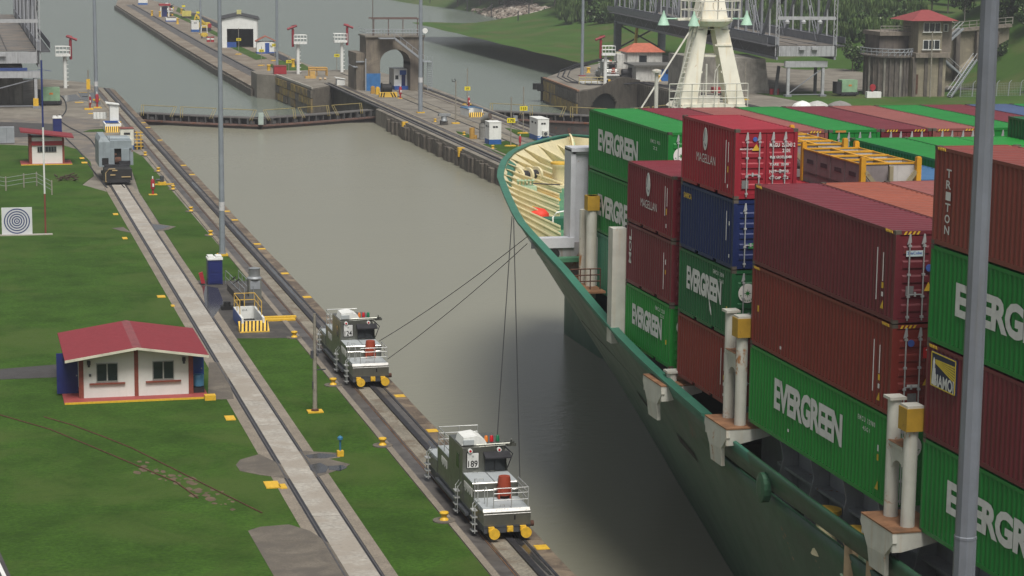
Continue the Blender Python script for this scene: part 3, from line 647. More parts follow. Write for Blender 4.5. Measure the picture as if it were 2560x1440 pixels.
# ---- deck gear on the forecastle
def at(px, py, z=10.2): return G(px, py, z)
PG = mat('pale_green_gear', (.38, .52, .36), .55, rust=.2)
OR = mat('deck_yellow', (.62, .38, .05), .6)
t = thing('winch', 'cream mooring winch with dark rope drums on the green foredeck', 'winch', tuple(at(1318, 470)), .5)
q = MB(); q.box(-.9, .9, -.5, .5, 0, .35); q.cyl((-.8, 0, .8), .5, .15, 14, axis='x'); q.cyl((0, 0, .8), .5, .15, 14, axis='x'); q.cyl((.75, 0, .8), .5, .15, 14, axis='x'); q.build('frame', CREAM, t, smooth=True)
MB().cyl((-.8, 0, .8), .3, 1.6, 12, axis='x').build('rope_drum', DARK, t, smooth=True)
t = thing('valve_chest', 'pale green chest crowded with pipe valves near the bow frames', 'valve chest', tuple(at(1313, 500)))
MB().box(-.6, .6, -.4, .4, 0, .85).build('chest', PG, t); q = MB()
for i in range(5):
    q.cyl((-.45+i*.22, 0, .85), .05, .4, 6); q.cyl((-.45+i*.22, -.1, 1.15), .12, .05, 8)
q.build('valve', PG, t); MB().box(-.4, 1.0, -1.5, -1.2, .1, .22).build('yellow_frame', OR, t)
t = thing('windlass', 'round cream capstan drum with yellow top edge beside the breakwater', 'windlass', tuple(at(1400, 465)))
q = MB(); q.lathe([(.62, 0), (.62, .1), (.5, .2), (.5, 1.15), (.62, 1.3), (.62, 1.4)]); q.build('drum', CREAM, t, smooth=True); q = MB(); q.lathe([(.63, 1.4), (.63, 1.5), (.3, 1.52)]); q.build('drum_top', OR, t, smooth=True); MB().box(-1.0, .9, -1.2, -.6, 0, .18).build('base', CREAM, t)
t = thing('life_raft', 'orange red covered bundle strapped down against the bow frames', 'bundle', tuple(at(1335, 558)), .7)
q = MB(); q.lathe([(.25, -.85), (.45, -.6), (.5, 0), (.45, .6), (.25, .85)], n=10); me = q.mesh('cover', mat('orange_cover', (.70, .045, .02), .6)); me.transform(Matrix.Rotation(math.pi/2, 4, 'X') @ Matrix.Diagonal((1, .9, 1, 1))); me.transform(Matrix.Translation((0, 0, .45))); me.polygons.foreach_set('use_smooth', [True]*len(me.polygons)); link('cover', me, t)
q = MB(); q.tube([(.52*math.cos(a), .1, .45+.47*math.sin(a)) for a in [i*math.pi/6 for i in range(12)]], .03, 4, closed=True); q.build('strap', OR, t)
t = thing('roller', 'pale green fairlead roller housing under the far bow frames', 'fairlead', tuple(at(1452, 400, 10.2)))
q = MB(); q.cyl((-.8, 0, .9), .75, 1.8, 18, axis='x'); q.build('drum', PG, t, smooth=True); q = MB(); q.lathe([(.95, 0), (.95, .12)], n=18); me = q.mesh('ring', CREAM); me.transform(Matrix.Translation((-.9, 0, .9)) @ Matrix.Rotation(math.pi/2, 4, 'Y')); link('ring', me, t)
t = thing('mooring_hatch', 'dark green hatch cover inside white curved hand rails on the foredeck', 'hatch', tuple(at(1398, 572)))
q = MB(); q.box(-.8, 1.0, -.4, .6, 0, .6); q.build('cover', mat('dark_green_gear', (.02, .12, .07), .5), t); q = MB()
for x in (-.5, .3): q.tube([(x, -.5, 0), (x, -.5, .7), (x+.2, -.5, .95), (x+.8, -.5, 1.05), (x+1.3, -.5, 1.05)], .05, 6)
q.build('hand_rail', WHT, t)
for p, nm in (((1357, 495), 'orange oval marking painted on the green foredeck, further forward'), ((1352, 458), 'orange oval marking painted on the green foredeck, by the winch')):
    c = at(*p); q = MB(); q.prism([(c.x+.95*math.cos(a), c.y+2.1*math.sin(a)) for a in [i*math.pi/10 for i in range(20)]], 10.2, 10.208); o = q.build('deck_marking', OR); tag(o, nm, 'marking')
q = MB(); q.tube([(at(1290, 440, 11.4).x, at(1290, 440, 11.4).y, 11), (at(1400, 462, 10.9).x, at(1400, 462, 10.9).y, 10.9)], .04, 4); o = q.build('mooring_rope', DARK); tag(o, 'dark mooring rope stretched from winch to capstan on the foredeck', 'rope')
# mooring gear seen in the side opening
for (px, py), m, nm, lb in (((2068, 1265), CREAM, 'mooring_bollard', 'squat cream bollard with yellow top behind the hull bulwark'), ((2142, 1318), PG, 'mooring_bollard', 'pale green vent bollard behind the bulwark, nearer the orange capped posts')):
    p = AX(px, py, 28.1); o = thing(nm, lb, 'bollard', (28.1, p.y, 5.7)); MB().lathe([(.5, 0), (.42, .2), (.36, .7), (.36, 1.35), (.46, 1.4)]).build('body', m, o, smooth=True); MB().lathe([(.5, 1.4), (.5, 1.56), (.3, 1.6)]).build('cap', OR, o, smooth=True)
p = AX(2163, 1330, 28.0); o = thing('vent_box', 'small pale green box on the side deck next to the vent bollard', 'box', (28.0, p.y-.3, 5.7)); MB().box(-.3, .3, -.35, .35, 0, 1.3).build('body', PG, o)
# hawse eye on the shell
p = onhull(70.3, 7.1, off=.06); q = MB(); q.lathe([(.28, 0), (.5, .02), (.5, .3), (.28, .34)], n=16); me = q.mesh('hawse_ring', HULLM); me.transform(Matrix.Translation(p) @ Matrix.Rotation(-math.pi/2, 4, 'Y') @ Matrix.Diagonal((1.1, .8, 1, 1))); link('hawse_ring', me, ship)
# ---- foremast
mast = thing('foremast', 'rust stained white A-frame foremast with round platform and green lamps', 'mast', (41.3, 117, 0))
MW = mat('mast_white', (.74, .72, .62), .5, var=.07, rust=.20, rustcol=(.42, .22, .08), streak=.5, dirt=(.62, .47, .24), rustscale=1.0)
q = MB(); q.box(-1.9, 1.9, -.7, 1.4, 9.9, 16.35); q.build('mast_house', SHIPW, mast)
q = MB(); q.extr([(-2.0, -1.0, 16.35), (2.05, -1.0, 16.35), (1.75, -1.0, 16.6), (-1.75, -1.0, 16.6)], (0, 2.6, 0)); q.build('mast_foot', MW, mast)
def leg(x0, x1):
    q = MB(); q.add([(x0-.5, -.8, 16.55), (x0+.5, -.8, 16.55), (x0+.5, .1, 16.55), (x0-.5, .1, 16.55), (x1-.42, -.45, 21.2), (x1+.38, -.45, 21.2), (x1+.38, .35, 21.2), (x1-.42, .35, 21.2)], [(0,3,2,1),(4,5,6,7),(0,1,5,4),(1,2,6,5),(2,3,7,6),(3,0,4,7)])
    q.build('leg', MW, mast)
leg(-1.45, -.62); leg(1.42, .42)
q = MB(); q.extr([(-1.1, -.5, 20.7), (1.0, -.5, 20.7), (.75, -.5, 20.1), (.5, -.5, 20.75), (-.55, -.5, 20.75), (-.9, -.5, 20.1)], (0, .9, 0)); q.box(-.4, .3, -.3, .2, 19.2, 19.3); q.box(-1.7, -.6, -.6, -.3, 18.3, 18.42); q.box(.5, 1.5, -.6, -.3, 18.3, 18.42); q.box(.1, 1.1, -.6, -.2, 19.8, 19.9)
q.build('cross_brace', MW, mast)['kind'] = 'stuff'
q = MB(); q.lathe([(.9, 20.9), (1.25, 21.2), (1.25, 21.32)], n=20); q.box(-2.0, 1.2, -.3, .3, 21.22, 21.34); q.build('platform', MW, mast, smooth=True)
q = MB(); q.add([(-.95, -.8, 21.32), (.75, -.8, 21.32), (.75, .4, 21.32), (-.95, .4, 21.32), (-.45, -.35, 24), (.35, -.35, 24), (.35, .3, 24), (-.45, .3, 24)], [(0,3,2,1),(4,5,6,7),(0,1,5,4),(1,2,6,5),(2,3,7,6),(3,0,4,7)]); q.cyl((0, 0, 24), .2, 3, 8); q.build('upper_mast', MW, mast)
q = MB(); q.tube([(.16+.26*math.cos(a), -.66+.05*math.sin(a), 22.05+.34*math.sin(a)) for a in [i*math.pi/8 for i in range(3, 16)]], .03, 4); q.tube([(.22, -.72, 21.6), (.22, -.62, 22.5)], .025, 4); q.build('rusty_hoop', RUST, mast)
q = MB()
for a in range(12):
    c_, s_ = 1.75*math.cos(a*math.pi/6), 1.2*math.sin(a*math.pi/6); q.tube([(c_, s_, 21.3), (c_, s_, 22.3)], .03, 4)
for z in (21.8, 22.3): q.tube([(1.75*math.cos(i*math.pi/8), 1.2*math.sin(i*math.pi/8), z) for i in range(16)], .025, 4, closed=True)
q.build('platform_rail', SHIPW, mast)
for x, y in ((-2.75, 0), (-1.35, -1.1), (2.15, 0), (.95, .9)):
    q = MB(); q.lathe([(.34, 20.95), (.20, 21.3), (.07, 21.6), (.05, 21.75)], (x, y, 0), 12); q.tube([(x, y, 21.3), (x*.6, y*.6, 21.3)], .05, 5); q.build('lamp', mat('mint_paint', (.36, .55, .43), .6, rust=.1), mast, smooth=True)
q = MB(); q.tube([(-2.45, -.9, 16.4), (-.85, -.9, 22.5)], .045, 5); q.tube([(-2.15, -.9, 16.4), (-.65, -.9, 22.5)], .045, 5)
for i in range(22): t_ = i/22; q.tube([(-2.45+1.6*t_, -.9, 16.4+6.1*t_), (-2.15+1.5*t_, -.9, 16.4+6.1*t_)], .02, 4)
q.build('ladder', SHIPW, mast)
q = MB()
for z in (16.95, 17.35, 17.75): q.tube([(-2.7, -1.15, z), (1.9, -1.15, z)], .03, 4)
for i in range(8): x = -2.7+i*.66; q.tube([(x, -1.15, 16.4), (x, -1.15, 17.75)], .03, 4)
q.build('house_rail', SHIPW, mast)
q = MB(); q.cyl((-.3, -.4, 16.6), .06, 2.2, 6); q.cyl((.35, -.4, 16.6), .06, 1.9, 6); q.cyl((-.65, -.4, 16.6), .05, 2.0, 6); q.tube([(.1, -.6, 17.6), (.15, -.6, 18.4), (.4, -.6, 18.8)], .04, 5); q.box(-.9, .5, -.5, .3, 16.6, 17.0); q.build('vent_pipe', SHIPW, mast)
p = AY(1640, 265, 112); t = thing('light_post', 'slim white post with round lamp ahead of the first container row', 'light post', (p.x, 112, 10)); q = MB(); q.cyl((0, 0, 0), .11, p.z+1.75-10, 8); q.lathe([(.1, 0), (.26, .05), (.26, .16), (.08, .22)], (0, 0, p.z+1.75-10)); q.build('post', SHIPW, t, smooth=True)
a_ = AY(1575, 270, 112); MB().tube([tuple(a_-Vector((0, 0, 1))), (40.3, 116.5, 21.2)], .05, 5).build('mast_stay', SHIPW, mast).matrix_parent_inverse = mast.matrix_basis.inverted()
# ================================================================== CONTAINERS
random.seed(33)
def cpaint(name, col, **k):
    return mat(name, col, .45, var=.10, scale=.35, fine=.10, streak=k.pop('streak', .28), dirt=k.pop('dirt', tuple(c*.35+.012 for c in col)), rust=k.pop('rust', .06), spec=.35, **k)
CP = dict(green=cpaint('container_green', (.012, .175, .030)), dgreen=cpaint('container_dark_green', (.014, .105, .036), streak=.5),
    bgreen=cpaint('container_bright_green', (.015, .20, .030)), teal=cpaint('container_teal', (.05, .20, .125), streak=.4), red=cpaint('container_crimson', (.26, .018, .030)),
    dred=cpaint('container_dark_red', (.155, .016, .026)), maroon=cpaint('container_maroon', (.135, .022, .030)), brown=cpaint('container_brown', (.17, .026, .020), streak=.3),
    rbrown=cpaint('container_red_brown', (.19, .045, .035)), salmon=cpaint('container_faded_red', (.23, .075, .065), streak=.4), orange=cpaint('container_rust_orange', (.27, .075, .045), streak=.4), navy=cpaint('container_navy', (.010, .020, .085)),
    blue=cpaint('container_blue', (.05, .13, .26), streak=.4), slate=cpaint('container_slate_blue', (.055, .085, .17), streak=.4))
BARM = mat('locking_bar_steel', (.42, .43, .43), .5, metal=.3, rust=.1)
PRINT = mat('white_print', (.62, .62, .60), .7, var=.08, scale=3, streak=.25, dirt=(.3, .3, .28))
PRINTY = mat('yellow_print', (.60, .38, .03), .6)
HAZ = PRINTY
CASTM = mat('casting_steel', (.085, .07, .055), .7, var=.4, rust=.3)
CW, L40, L20, HC, HS = 2.438, 12.192, 6.058, 2.896, 2.591
_cache = {}
def body_mesh(L, H, key, castm='casting'):
    """origin at the door-end left lower corner (x right, y towards the bow)"""
    kk = (L, H, key)
    if kk in _cache: return _cache[kk]
    q = MB(); m = CP[key]; W = CW; rb, rt_ = .16, .12
    # posts and rails
    for x0 in (0, W-.14):
        for y0 in (0, L-.14): q.box(x0, x0+.14, y0, y0+.14, .12, H-.12)
        q.box(x0+(.012 if x0 == 0 else .06), x0+(.08 if x0 == 0 else .128), .14, L-.14, .02, rb) if L > 8 else None
        if L < 8:                                                # fork pockets interrupt the lower rail
            xs = (x0+.012, x0+.08) if x0 == 0 else (x0+.06, x0+.128)
            cuts = [.14, L*.5-1.2, L*.5-.84, L*.5+.84, L*.5+1.2, L-.14]
            for a, b in ((0, 1), (2, 3), (4, 5)): q.box(xs[0], xs[1], cuts[a], cuts[b], .02, rb)
            for a, b in ((1, 2), (3, 4)): q.box(xs[0], xs[1], cuts[a], cuts[b], .12, rb)
        q.box(x0+(.01 if x0 == 0 else .07), x0+(.07 if x0 == 0 else .13), .14, L-.14, H-rt_, H-.02)
    q.box(0.14, W-.14, 0, .12, .0+.02, .16); q.box(.14, W-.14, 0, .12, H-.14, H-.012); q.box(.14, W-.14, L-.1, L, .02, .16); q.box(.14, W-.14, L-.1, L, H-.12, H-.02)
    # corrugated sides
    n = int((L-.28)/.278); p = (L-.28)/n; d = .042
    for s_, x in ((1, .016), (-1, W-.016)):
        prof = []
        for i in range(n):
            y = .14+i*p; prof += [(y, 0), (y+p*.26, 0), (y+p*.5, d), (y+p*.76, d)]
        prof.append((L-.14, 0)); vs = []
        for (y, dd) in prof: vs += [(x+s_*dd, y, rb), (x+s_*dd, y, H-rt_)]
        fs = [(2*i, 2*i+1, 2*i+3, 2*i+2) for i in range(len(prof)-1)]
        q.add(vs, fs if s_ > 0 else [f[::-1] for f in fs])
    # corrugated roof
    n = int(L/.42); p = (L-.24)/n; prof = []
    for i in range(n):
        y = .12+i*p; prof += [(y, 0), (y+p*.4, 0), (y+p*.5, -.02), (y+p*.9, -.02)]
    prof.append((L-.12, 0)); vs = []
    for (y, dd) in prof: vs += [(.07, y, H-.028+dd), (W-.07, y, H-.028+dd)]
    q.add(vs, [(2*i, 2*i+1, 2*i+3, 2*i+2) for i in range(len(prof)-1)])
    q.box(.1, W-.1, L-.09, L-.03, .16, H-.12); q.box(.1, W-.1, .14, .18, .16, H-.14); q.box(.1, W-.1, .2, L-.1, .1, .14)
    me = q.mesh('container_body', m); _cache[kk] = me; return me
def door_mesh(H, key):
    kk = ('door', H, key)
    if kk in _cache: return _cache[kk]
    q = MB(); w_ = (CW-.30)/2; hh = H-.34
    q.box(0, w_-.012, .02, .07, 0, hh)
    n = 5; ph = (hh-.3)/n
    for i in range(n):                                           # pressed horizontal swages
        z0 = .16+i*ph; q.add([(.09, .02, z0), (w_-.1, .02, z0), (w_-.1, .02, z0+ph*.62), (.09, .02, z0+ph*.62), (.12, -.016, z0+.05), (w_-.13, -.016, z0+.05), (w_-.13, -.016, z0+ph*.50), (.12, -.016, z0+ph*.50)],
            [(4, 5, 6, 7), (0, 1, 5, 4), (1, 2, 6, 5), (2, 3, 7, 6), (3, 0, 4, 7)])
    me = q.mesh('door', CP[key]); _cache[kk] = me; return me
def bar_mesh(H):
    kk = ('bar', H)
    if kk in _cache: return _cache[kk]
    q = MB(); q.cyl((0, 0, -.1), .024, H-.14, 6)
    for z in (-.02, .62, 1.3, H-.5): q.box(-.05, .05, -.03, .04, z, z+.07)
    q.add([(-.09, -.02, H-.42), (.05, -.02, H-.36), (.02, -.02, H-.1), (-.02, -.02, H-.1), (-.09, .02, H-.42), (.05, .02, H-.36), (.02, .02, H-.1), (-.02, .02, H-.1)], [(0,3,2,1),(4,5,6,7),(0,1,5,4),(1,2,6,5),(2,3,7,6),(3,0,4,7)])
    me = q.mesh('locking_bar', BARM); _cache[kk] = me; return me
CAST = MB().box(-.005, .178, -.005, .162, 0, .118).mesh('corner_casting', CASTM)
HANDLE = MB().box(0, .46, -.05, -.02, 0, .03).box(.18, .24, -.06, -.01, -.05, .09).mesh('door_handle', BARM)
def put(label, xk, ybow, ztop, L, H, key, doors=True, group='containers stacked on the ship', bars=True):
    """xk = x of the port face, ybow = bow end, ztop = roof height; ship lies .0025 rad off the canal"""
    yd = ybow-L
    t = thing('container', label, 'container', (xk-.0025*yd, yd+.0025*xk, ztop-H), .0025, group)
    link('container_body', body_mesh(L, H, key), t)
    for x, y in ((0, 0), (CW-.172, 0), (0, L-.156)):
        for z in (0, H-.118): link('corner_casting', CAST, t, (x, y, z))
    if doors:
        for x in (.15, CW/2+.006):
            d = link('door', door_mesh(H, key), t, (x, 0, .17))
            if bars:
                for bx in (.30, .78): link('locking_bar', bar_mesh(H-.2), d, (bx if x < 1 else bx-.06, -.045, .02))
                link('door_handle', HANDLE, d, (.32, 0, .72+(.12 if x > 1 else 0)))
    t['_L'], t['_H'] = L, H
    return t
def side(t, s, yc, zc, w_, h_, m=PRINT, bold=.03, **k):
    """lettering on the port side; yc = distance of its centre from the bow end"""
    return text(s, t, (-.004, t['_L']-yc, zc), w_, h_, m, M_LEFT, bold, **k)
def sidebar(t, yb, z0, z1, m=PRINT, w_=.05, name='marking'):
    y = t['_L']-yb; return MB().box(-.008, .006, y-w_/2, y+w_/2, z0, z1).build(name, m, t)
def hazard(t, bow=True, aft=True):
    L, H = t['_L'], t['_H']; q = MB()
    for base in ([L-.2] if bow else [])+([.75] if aft else []):
        for i in range(5): y = base-i*.11; q.extr([(.004, y, H-.115), (.004, y-.055, H-.115), (.004, y+.0, H-.03), (.004, y+.055, H-.03)], (-.012, 0, 0))
    if aft:
        for b0 in (.25, CW-.85):
            for i in range(4): x = b0+i*.14; q.extr([(x, -.004, H-.13), (x+.07, -.004, H-.13), (x+.13, -.004, H-.03), (x+.06, -.004, H-.03)], (0, .006, 0))
    o = q.build('hazard_stripes', HAZ, t); o['kind'] = 'stuff'; return o
def plates(t, items):
    for it in items:
        kind, x, z, w_, h_, m = it
        if kind == 'box': MB().box(x-w_/2, x+w_/2, -.032, -.018, z-h_/2, z+h_/2).build('placard', m, t)
        elif kind == 'tri': MB().extr([(x-w_/2, -.02, z), (x+w_/2, -.02, z), (x, -.02, z+h_)], (0, -.012, 0)).build('warning_triangle', m, t)
        elif kind == 'disc': MB().cyl((x, -.05, z), w_/2, .03, 20, axis='y').build('round_decal', m, t)
BADGE = mat('badge_white', (.72, .70, .66), .6, var=.05)
def badge(t, x=.67, z=None, r=.40, small=True):
    z = t['_H']-.98 if z is None else z
    o = MB().cyl((x, -.035, z), r, .02, 28, axis='y'); b = o.build('round_badge', BADGE, t); g = CP['green']
    q = MB(); vs = [(x, -.04, z)]
    for i in range(16):
        rr = (r*.52 if i % 4 == 0 else r*.36) if i % 2 == 0 else r*.14; a = i*math.pi/8; vs.append((x+rr*math.sin(a), -.04, z+rr*math.cos(a)))
    q.add(vs, [(0, 1+i, 1+(i+1) % 16) for i in range(16)]); q.build('badge_star', g, b)
    for i, c in enumerate('EVERGREEN'):
        a = math.radians(-72+i*18); me = fit(text_mesh(c, 1, .03, mat_=g), r*.15, r*.17); l = link('badge_letter', me, b, (x+r*.78*math.sin(a), -.04, z-r*.78*math.cos(a)), (0, 0, 0)); l.rotation_euler = (Matrix(((1, 0, 0), (0, 0, -1), (0, 1, 0))) @ Matrix.Rotation(a, 3, 'Z')).to_euler()
def evergreen(t, yc, zc, w_, h_):
    side(t, 'EVERGREEN', yc, zc, w_, h_, bold=.045, spacing=.93)
def owner_code(t, yb, z, s1='EMCU 328', s2='22G1', n=1.0):
    side(t, s1, yb, z, 1.35*n, .16, bold=.02, spacing=1.5); side(t, s2, yb, z-.28, .55*n, .14, bold=.02, spacing=1.4)
X0 = 28.01
def xk(k): return X0+2.5*k
# ---------------- fifth bay, nearest the camera
Y5, Z5 = 58.86, 20.32
t = put('tall red-brown container lettered TRITON down its corner, topmost of the nearest stack', xk(0), Y5, Z5, L40, HC, 'rbrown'); hazard(t, True, False)
for i, c in enumerate('TRITON'): side(t, c, .98, 2.17-i*.33, .33, .25, bold=.02)
t = put('green 40 foot container with EVERGREEN lettering, directly under the TRITON container', xk(0), Y5, Z5-2.926, L40, HC, 'green'); evergreen(t, 5.5, 1.55, 7.5, 1.0)
t = put('maroon container with a yellow and navy logo plate, third down in the nearest stack', xk(0), Y5, Z5-2*2.926, L40, HC, 'maroon'); hazard(t, True, False)
pl = MB().box(-.03, .03, 0, 1.62, 0, 1.02).build('logo_plate', mat('logo_navy', (.012, .014, .06), .5), t); pl.location = (-.01, L40-2.05, 1.68)
q = MB()
for a, b, c, d in ((0, 1.62, 0, .03), (0, 1.62, .99, 1.02), (0, .03, 0, 1.02), (1.59, 1.62, 0, 1.02)): q.box(-.045, -.03, a, b, c, d)
for i in range(6): q.extr([(-.032, 1.35, .82-i*.02), (-.032, .06, .84-i*.085), (-.032, .06, .78-i*.085), (-.032, 1.35, .80-i*.02)], (-.008, 0, 0))
q.build('logo_rays', mat('logo_yellow', (.62, .47, .05), .6), pl)
link('lettering', fit(text_mesh('BIAMOI', 1, .03, mat_=PRINT), 1.34, .38), pl, (-.045, .74, .22), M_LEFT); q = MB(); q.extr([(-.034, 1.55, .05), (-.034, 1.28, .05), (-.034, 1.34, .55), (-.034, 1.38, .55), (-.034, 1.38, .72), (-.034, 1.44, .86), (-.034, 1.50, .72), (-.034, 1.50, .55)], (-.01, 0, 0)); q.build('logo_lighthouse', PRINT, pl)
t = put('green container with EVERGREEN lettering, lowest of the nearest stack at right edge', xk(0), Y5, Z5-3*2.926, L40, HC, 'green'); evergreen(t, 5.5, 1.55, 7.5, 1.0)
put('green 40 foot container roof just right of the TRITON container', xk(1), Y5, Z5-.02, L40, HC, 'bgreen')
for k in (2,): put('red brown container roof inboard in the nearest bay at the right edge', xk(k), Y5, Z5-2.6, L40, HC, 'rbrown', doors=False)
# ---------------- fourth bay
Y4, Z4 = 73.53, 17.44
def fine_marks(t, L):
    sidebar(t, L-1.33, .55, 2.2, w_=.035); sidebar(t, L-.88, 1.2, 2.1, w_=.03); sidebar(t, L-.88, .98, 1.16, PRINTY, .11, 'yellow_mark'); sidebar(t, L-.88, .72, .86, w_=.10)
    MB().extr([(-.006, .98, .34), (-.006, .76, .34), (-.006, .80, .60)], (-.01, 0, 0)).build('warning_triangle', PRINTY, t)
SEAL = mat('blue_label', (.05, .10, .35), .5); LBL = mat('pale_label', (.50, .60, .62), .5); GREYPL = mat('grey_plate', (.16, .16, .16), .5)
t = put('long maroon container with yellow striped corners, top of the middle stack', xk(0), Y4, Z4, L40, HC, 'maroon'); hazard(t); fine_marks(t, L40)
plates(t, [('box', .62, 2.18, .55, .18, LBL), ('disc', 1.12, 1.72, .22, .2, SEAL), ('tri', 1.12, 1.0, .28, .28, PRINTY), ('box', .50, 1.02, .26, .3, GREYPL)]); text('SeaCube', t, (.62, -.036, 2.20), .48, .09, SEAL, M_BACK, .02)
t = put('red-brown container with small yellow mark at its far end, second in the middle stack', xk(0), Y4, Z4-2.926, L40, HC, 'brown'); hazard(t); fine_marks(t, L40)
sidebar(t, .68, 1.28, 1.5, PRINTY, .12, 'yellow_mark'); sidebar(t, 2.95, .34, .44, w_=.12, name='white_mark')
plates(t, [('disc', .62, 2.30, .22, .2, SEAL), ('box', 1.42, 1.98, .75, .34, mat('bright_red_label', (.45, .012, .012), .5)), ('tri', 1.2, .95, .28, .28, PRINTY), ('box', .72, .95, .36, .08, PRINT), ('box', .72, .55, .30, .32, GREYPL)]); text('TAL', t, (1.38, -.036, 2.0), .5, .2, PRINT, M_BACK, .04)
t = put('long green container with EVERGREEN lettering, lowest of the middle stack above the hull', xk(0), Y4, Z4-2*2.926, L40, HC, 'bgreen'); evergreen(t, 5.55, 1.62, 6.1, 1.12); owner_code(t, 10.5, 2.42, 'EMCU 32980', '45G1')
hazard(t, False, False); sidebar(t, 11.45, 1.65, 1.85, w_=.08); sidebar(t, 11.45, 1.35, 1.55, PRINTY, .10, 'yellow_mark'); sidebar(t, 3.9, .52, .62, w_=.10, name='white_mark'); badge(t, .72)
MB().extr([(-.006, .86, .42), (-.006, .62, .42), (-.006, .66, .70)], (-.01, 0, 0)).build('warning_triangle', PRINTY, t)
put('rust orange 40 foot container roof beside the long maroon container', xk(1), Y4, Z4, L40, HC, 'orange')
put('faded red 40 foot container roof between the orange roof and the TRITON container', xk(2), Y4, Z4, L40, HC, 'salmon')
put('faded red 40 foot container mostly hidden behind the TRITON container', xk(3), Y4, Z4, L40, HC, 'salmon', doors=False)
# ---------------- third bay (20 foot)
Y3, Z3 = 81.69, 19.19
def droplet(t, yc, zc, s, word):
    q = MB(); y0 = t['_L']-yc; pts = []
    for i in range(16):
        a = 2*math.pi*i/16; r = .30*s*(1 if math.sin(a) < .3 else 1-.15*math.sin(a)); pts.append((-.004, y0-r*.95*math.cos(a), zc+.52*s*math.sin(a)))
    q.extr(pts, (-.008, 0, 0)); d = q.build('droplet_logo', PRINT, t)
    q = MB(); q.extr([(-.013, y0+.02, zc+.42*s), (-.013, y0+.17*s, zc-.12*s), (-.013, y0+.22*s, zc-.12*s), (-.013, y0+.07*s, zc+.42*s)], (-.004, 0, 0)); q.extr([(-.013, y0+.14*s, zc-.16*s), (-.013, y0-.04*s, zc-.28*s), (-.013, y0-.18*s, zc-.18*s), (-.013, y0-.04*s, zc-.34*s)], (-.004, 0, 0)); q.build('logo_sail', mat('logo_navy', (.01, .01, .05)), t)
    side(t, word, yc+.1, zc-.88*s, 2.15, .34, bold=.0)
t = put('crimson container with white droplet logo and bright red doors, top of its high stack', xk(0), Y3, Z3, L20, HS, 'red'); droplet(t, 2.75, 1.92, .85, 'MAGELLAN'); sidebar(t, 5.05, .5, 2.1, w_=.03); sidebar(t, 5.32, 1.3, 2.05, w_=.02); sidebar(t, 5.30, .92, 1.15, PRINTY, .07, 'yellow_mark'); sidebar(t, 5.30, .35, .48, w_=.06)
plates(t, [('disc', .75, 2.22, .17, .2, SEAL), ('tri', .80, 1.80, .32, .24, PRINTY), ('box', .40, .55, .26, .30, GREYPL), ('box', 2.02, .5, .42, .10, PRINT)])
for s_, x, z, w_, h_ in (('MAGU  220243 2', 1.83, 2.0, 1.0, .15), ('2201', 1.98, 1.79, .3, .13), ('MAX GROSS  30480', 1.78, 1.55, .85, .10), ('TARE  2230', 1.72, 1.28, .75, .09), ('NET  28250', 1.72, 1.02, .75, .10), ('CU CAP  33.2', 1.72, .78, .75, .10), ('MAGELLAN', .42, 1.86, .50, .06)): text(s_, t, (x, -.024, z), w_, h_, PRINT, M_BACK, .02)
for o in [c for c in t.children if c.name.startswith('door')]: pass
t = put('navy blue container with small yellow letters, under the crimson droplet logo container', xk(0), Y3, Z3-2.621, L20, HS, 'navy'); side(t, 'SAMBCA', .85, 2.12, .95, .22, PRINTY, .03); sidebar(t, 5.3, 1.0, 2.1, w_=.03); sidebar(t, 5.6, 1.6, 1.75, w_=.06); sidebar(t, 5.65, .4, .52, w_=.06)
plates(t, [('box', .82, .88, .42, .2, mat('green_label', (.03, .22, .06), .5))])
t = put('dark green container with white paint gash and EVERGREEN lettering, third in its stack', xk(0), Y3, Z3-2*2.621, L20, HS, 'dgreen'); side(t, 'EVERGREEN', 2.95, 1.55, 4.0, .92, bold=.05, spacing=.93); side(t, 'EMCU 38W', 4.6, 2.25, 1.2, .16, bold=.02, spacing=1.5); side(t, '2210', 4.9, 2.0, .5, .14, bold=.02, spacing=1.4); badge(t, .62, 1.72, .36); plates(t, [('disc', .66, .75, .26, .2, BADGE)])
MB().extr([(-.004, 2.45, 1.12), (-.004, 2.35, .72), (-.004, 2.15, .52), (-.004, 2.2, .72), (-.004, 2.38, 1.0)], (-.008, 0, 0)).build('paint_gash', PRINT, t); sidebar(t, 5.55, .95, 1.15, PRINTY, .09, 'yellow_mark')
t = put('brown 20 foot container at the foot of the four high stack beside the yellow capped posts', xk(0), Y3, Z3-3*2.621, L20, HS, 'brown'); sidebar(t, 5.1, .7, 2.1, w_=.035); sidebar(t, 5.45, 1.3, 2.0, w_=.02); sidebar(t, 5.45, .95, 1.12, PRINTY, .09, 'yellow_mark'); sidebar(t, 5.45, .72, .85, w_=.09); sidebar(t, 5.45, .33, .42, w_=.11, name='white_mark')
# ---------------- second bay (20 foot)
Y2, Z2 = 88.69, 16.63
t = put('crimson 20 foot container with white droplet logo, top of the three high stack', xk(0), Y2, Z2, L20, HS, 'dred'); droplet(t, 2.85, 1.90, .95, 'MAGELLAN'); sidebar(t, 5.05, .9, 2.1, w_=.03); sidebar(t, 5.32, 1.3, 2.05, w_=.02); sidebar(t, 5.25, .95, 1.2, PRINTY, .07, 'yellow_mark'); sidebar(t, 5.25, .42, .58, w_=.06)
t = put('maroon 20 foot container with MOL lettering down its edge, middle of the three high stack', xk(0), Y2, Z2-2.621, L20, HS, 'maroon')
for i, c in enumerate('MOL'[::-1]):
    me = fit(text_mesh(c, 1, .02, mat_=PRINT), .46, .34); l = link('lettering', me, t, (-.004, L20-.55, 2.12-i*.5)); l.rotation_euler = (Matrix(((0, 0, -1), (-1, 0, 0), (0, 1, 0))) @ Matrix.Rotation(math.pi/2, 3, 'Z')).to_euler()
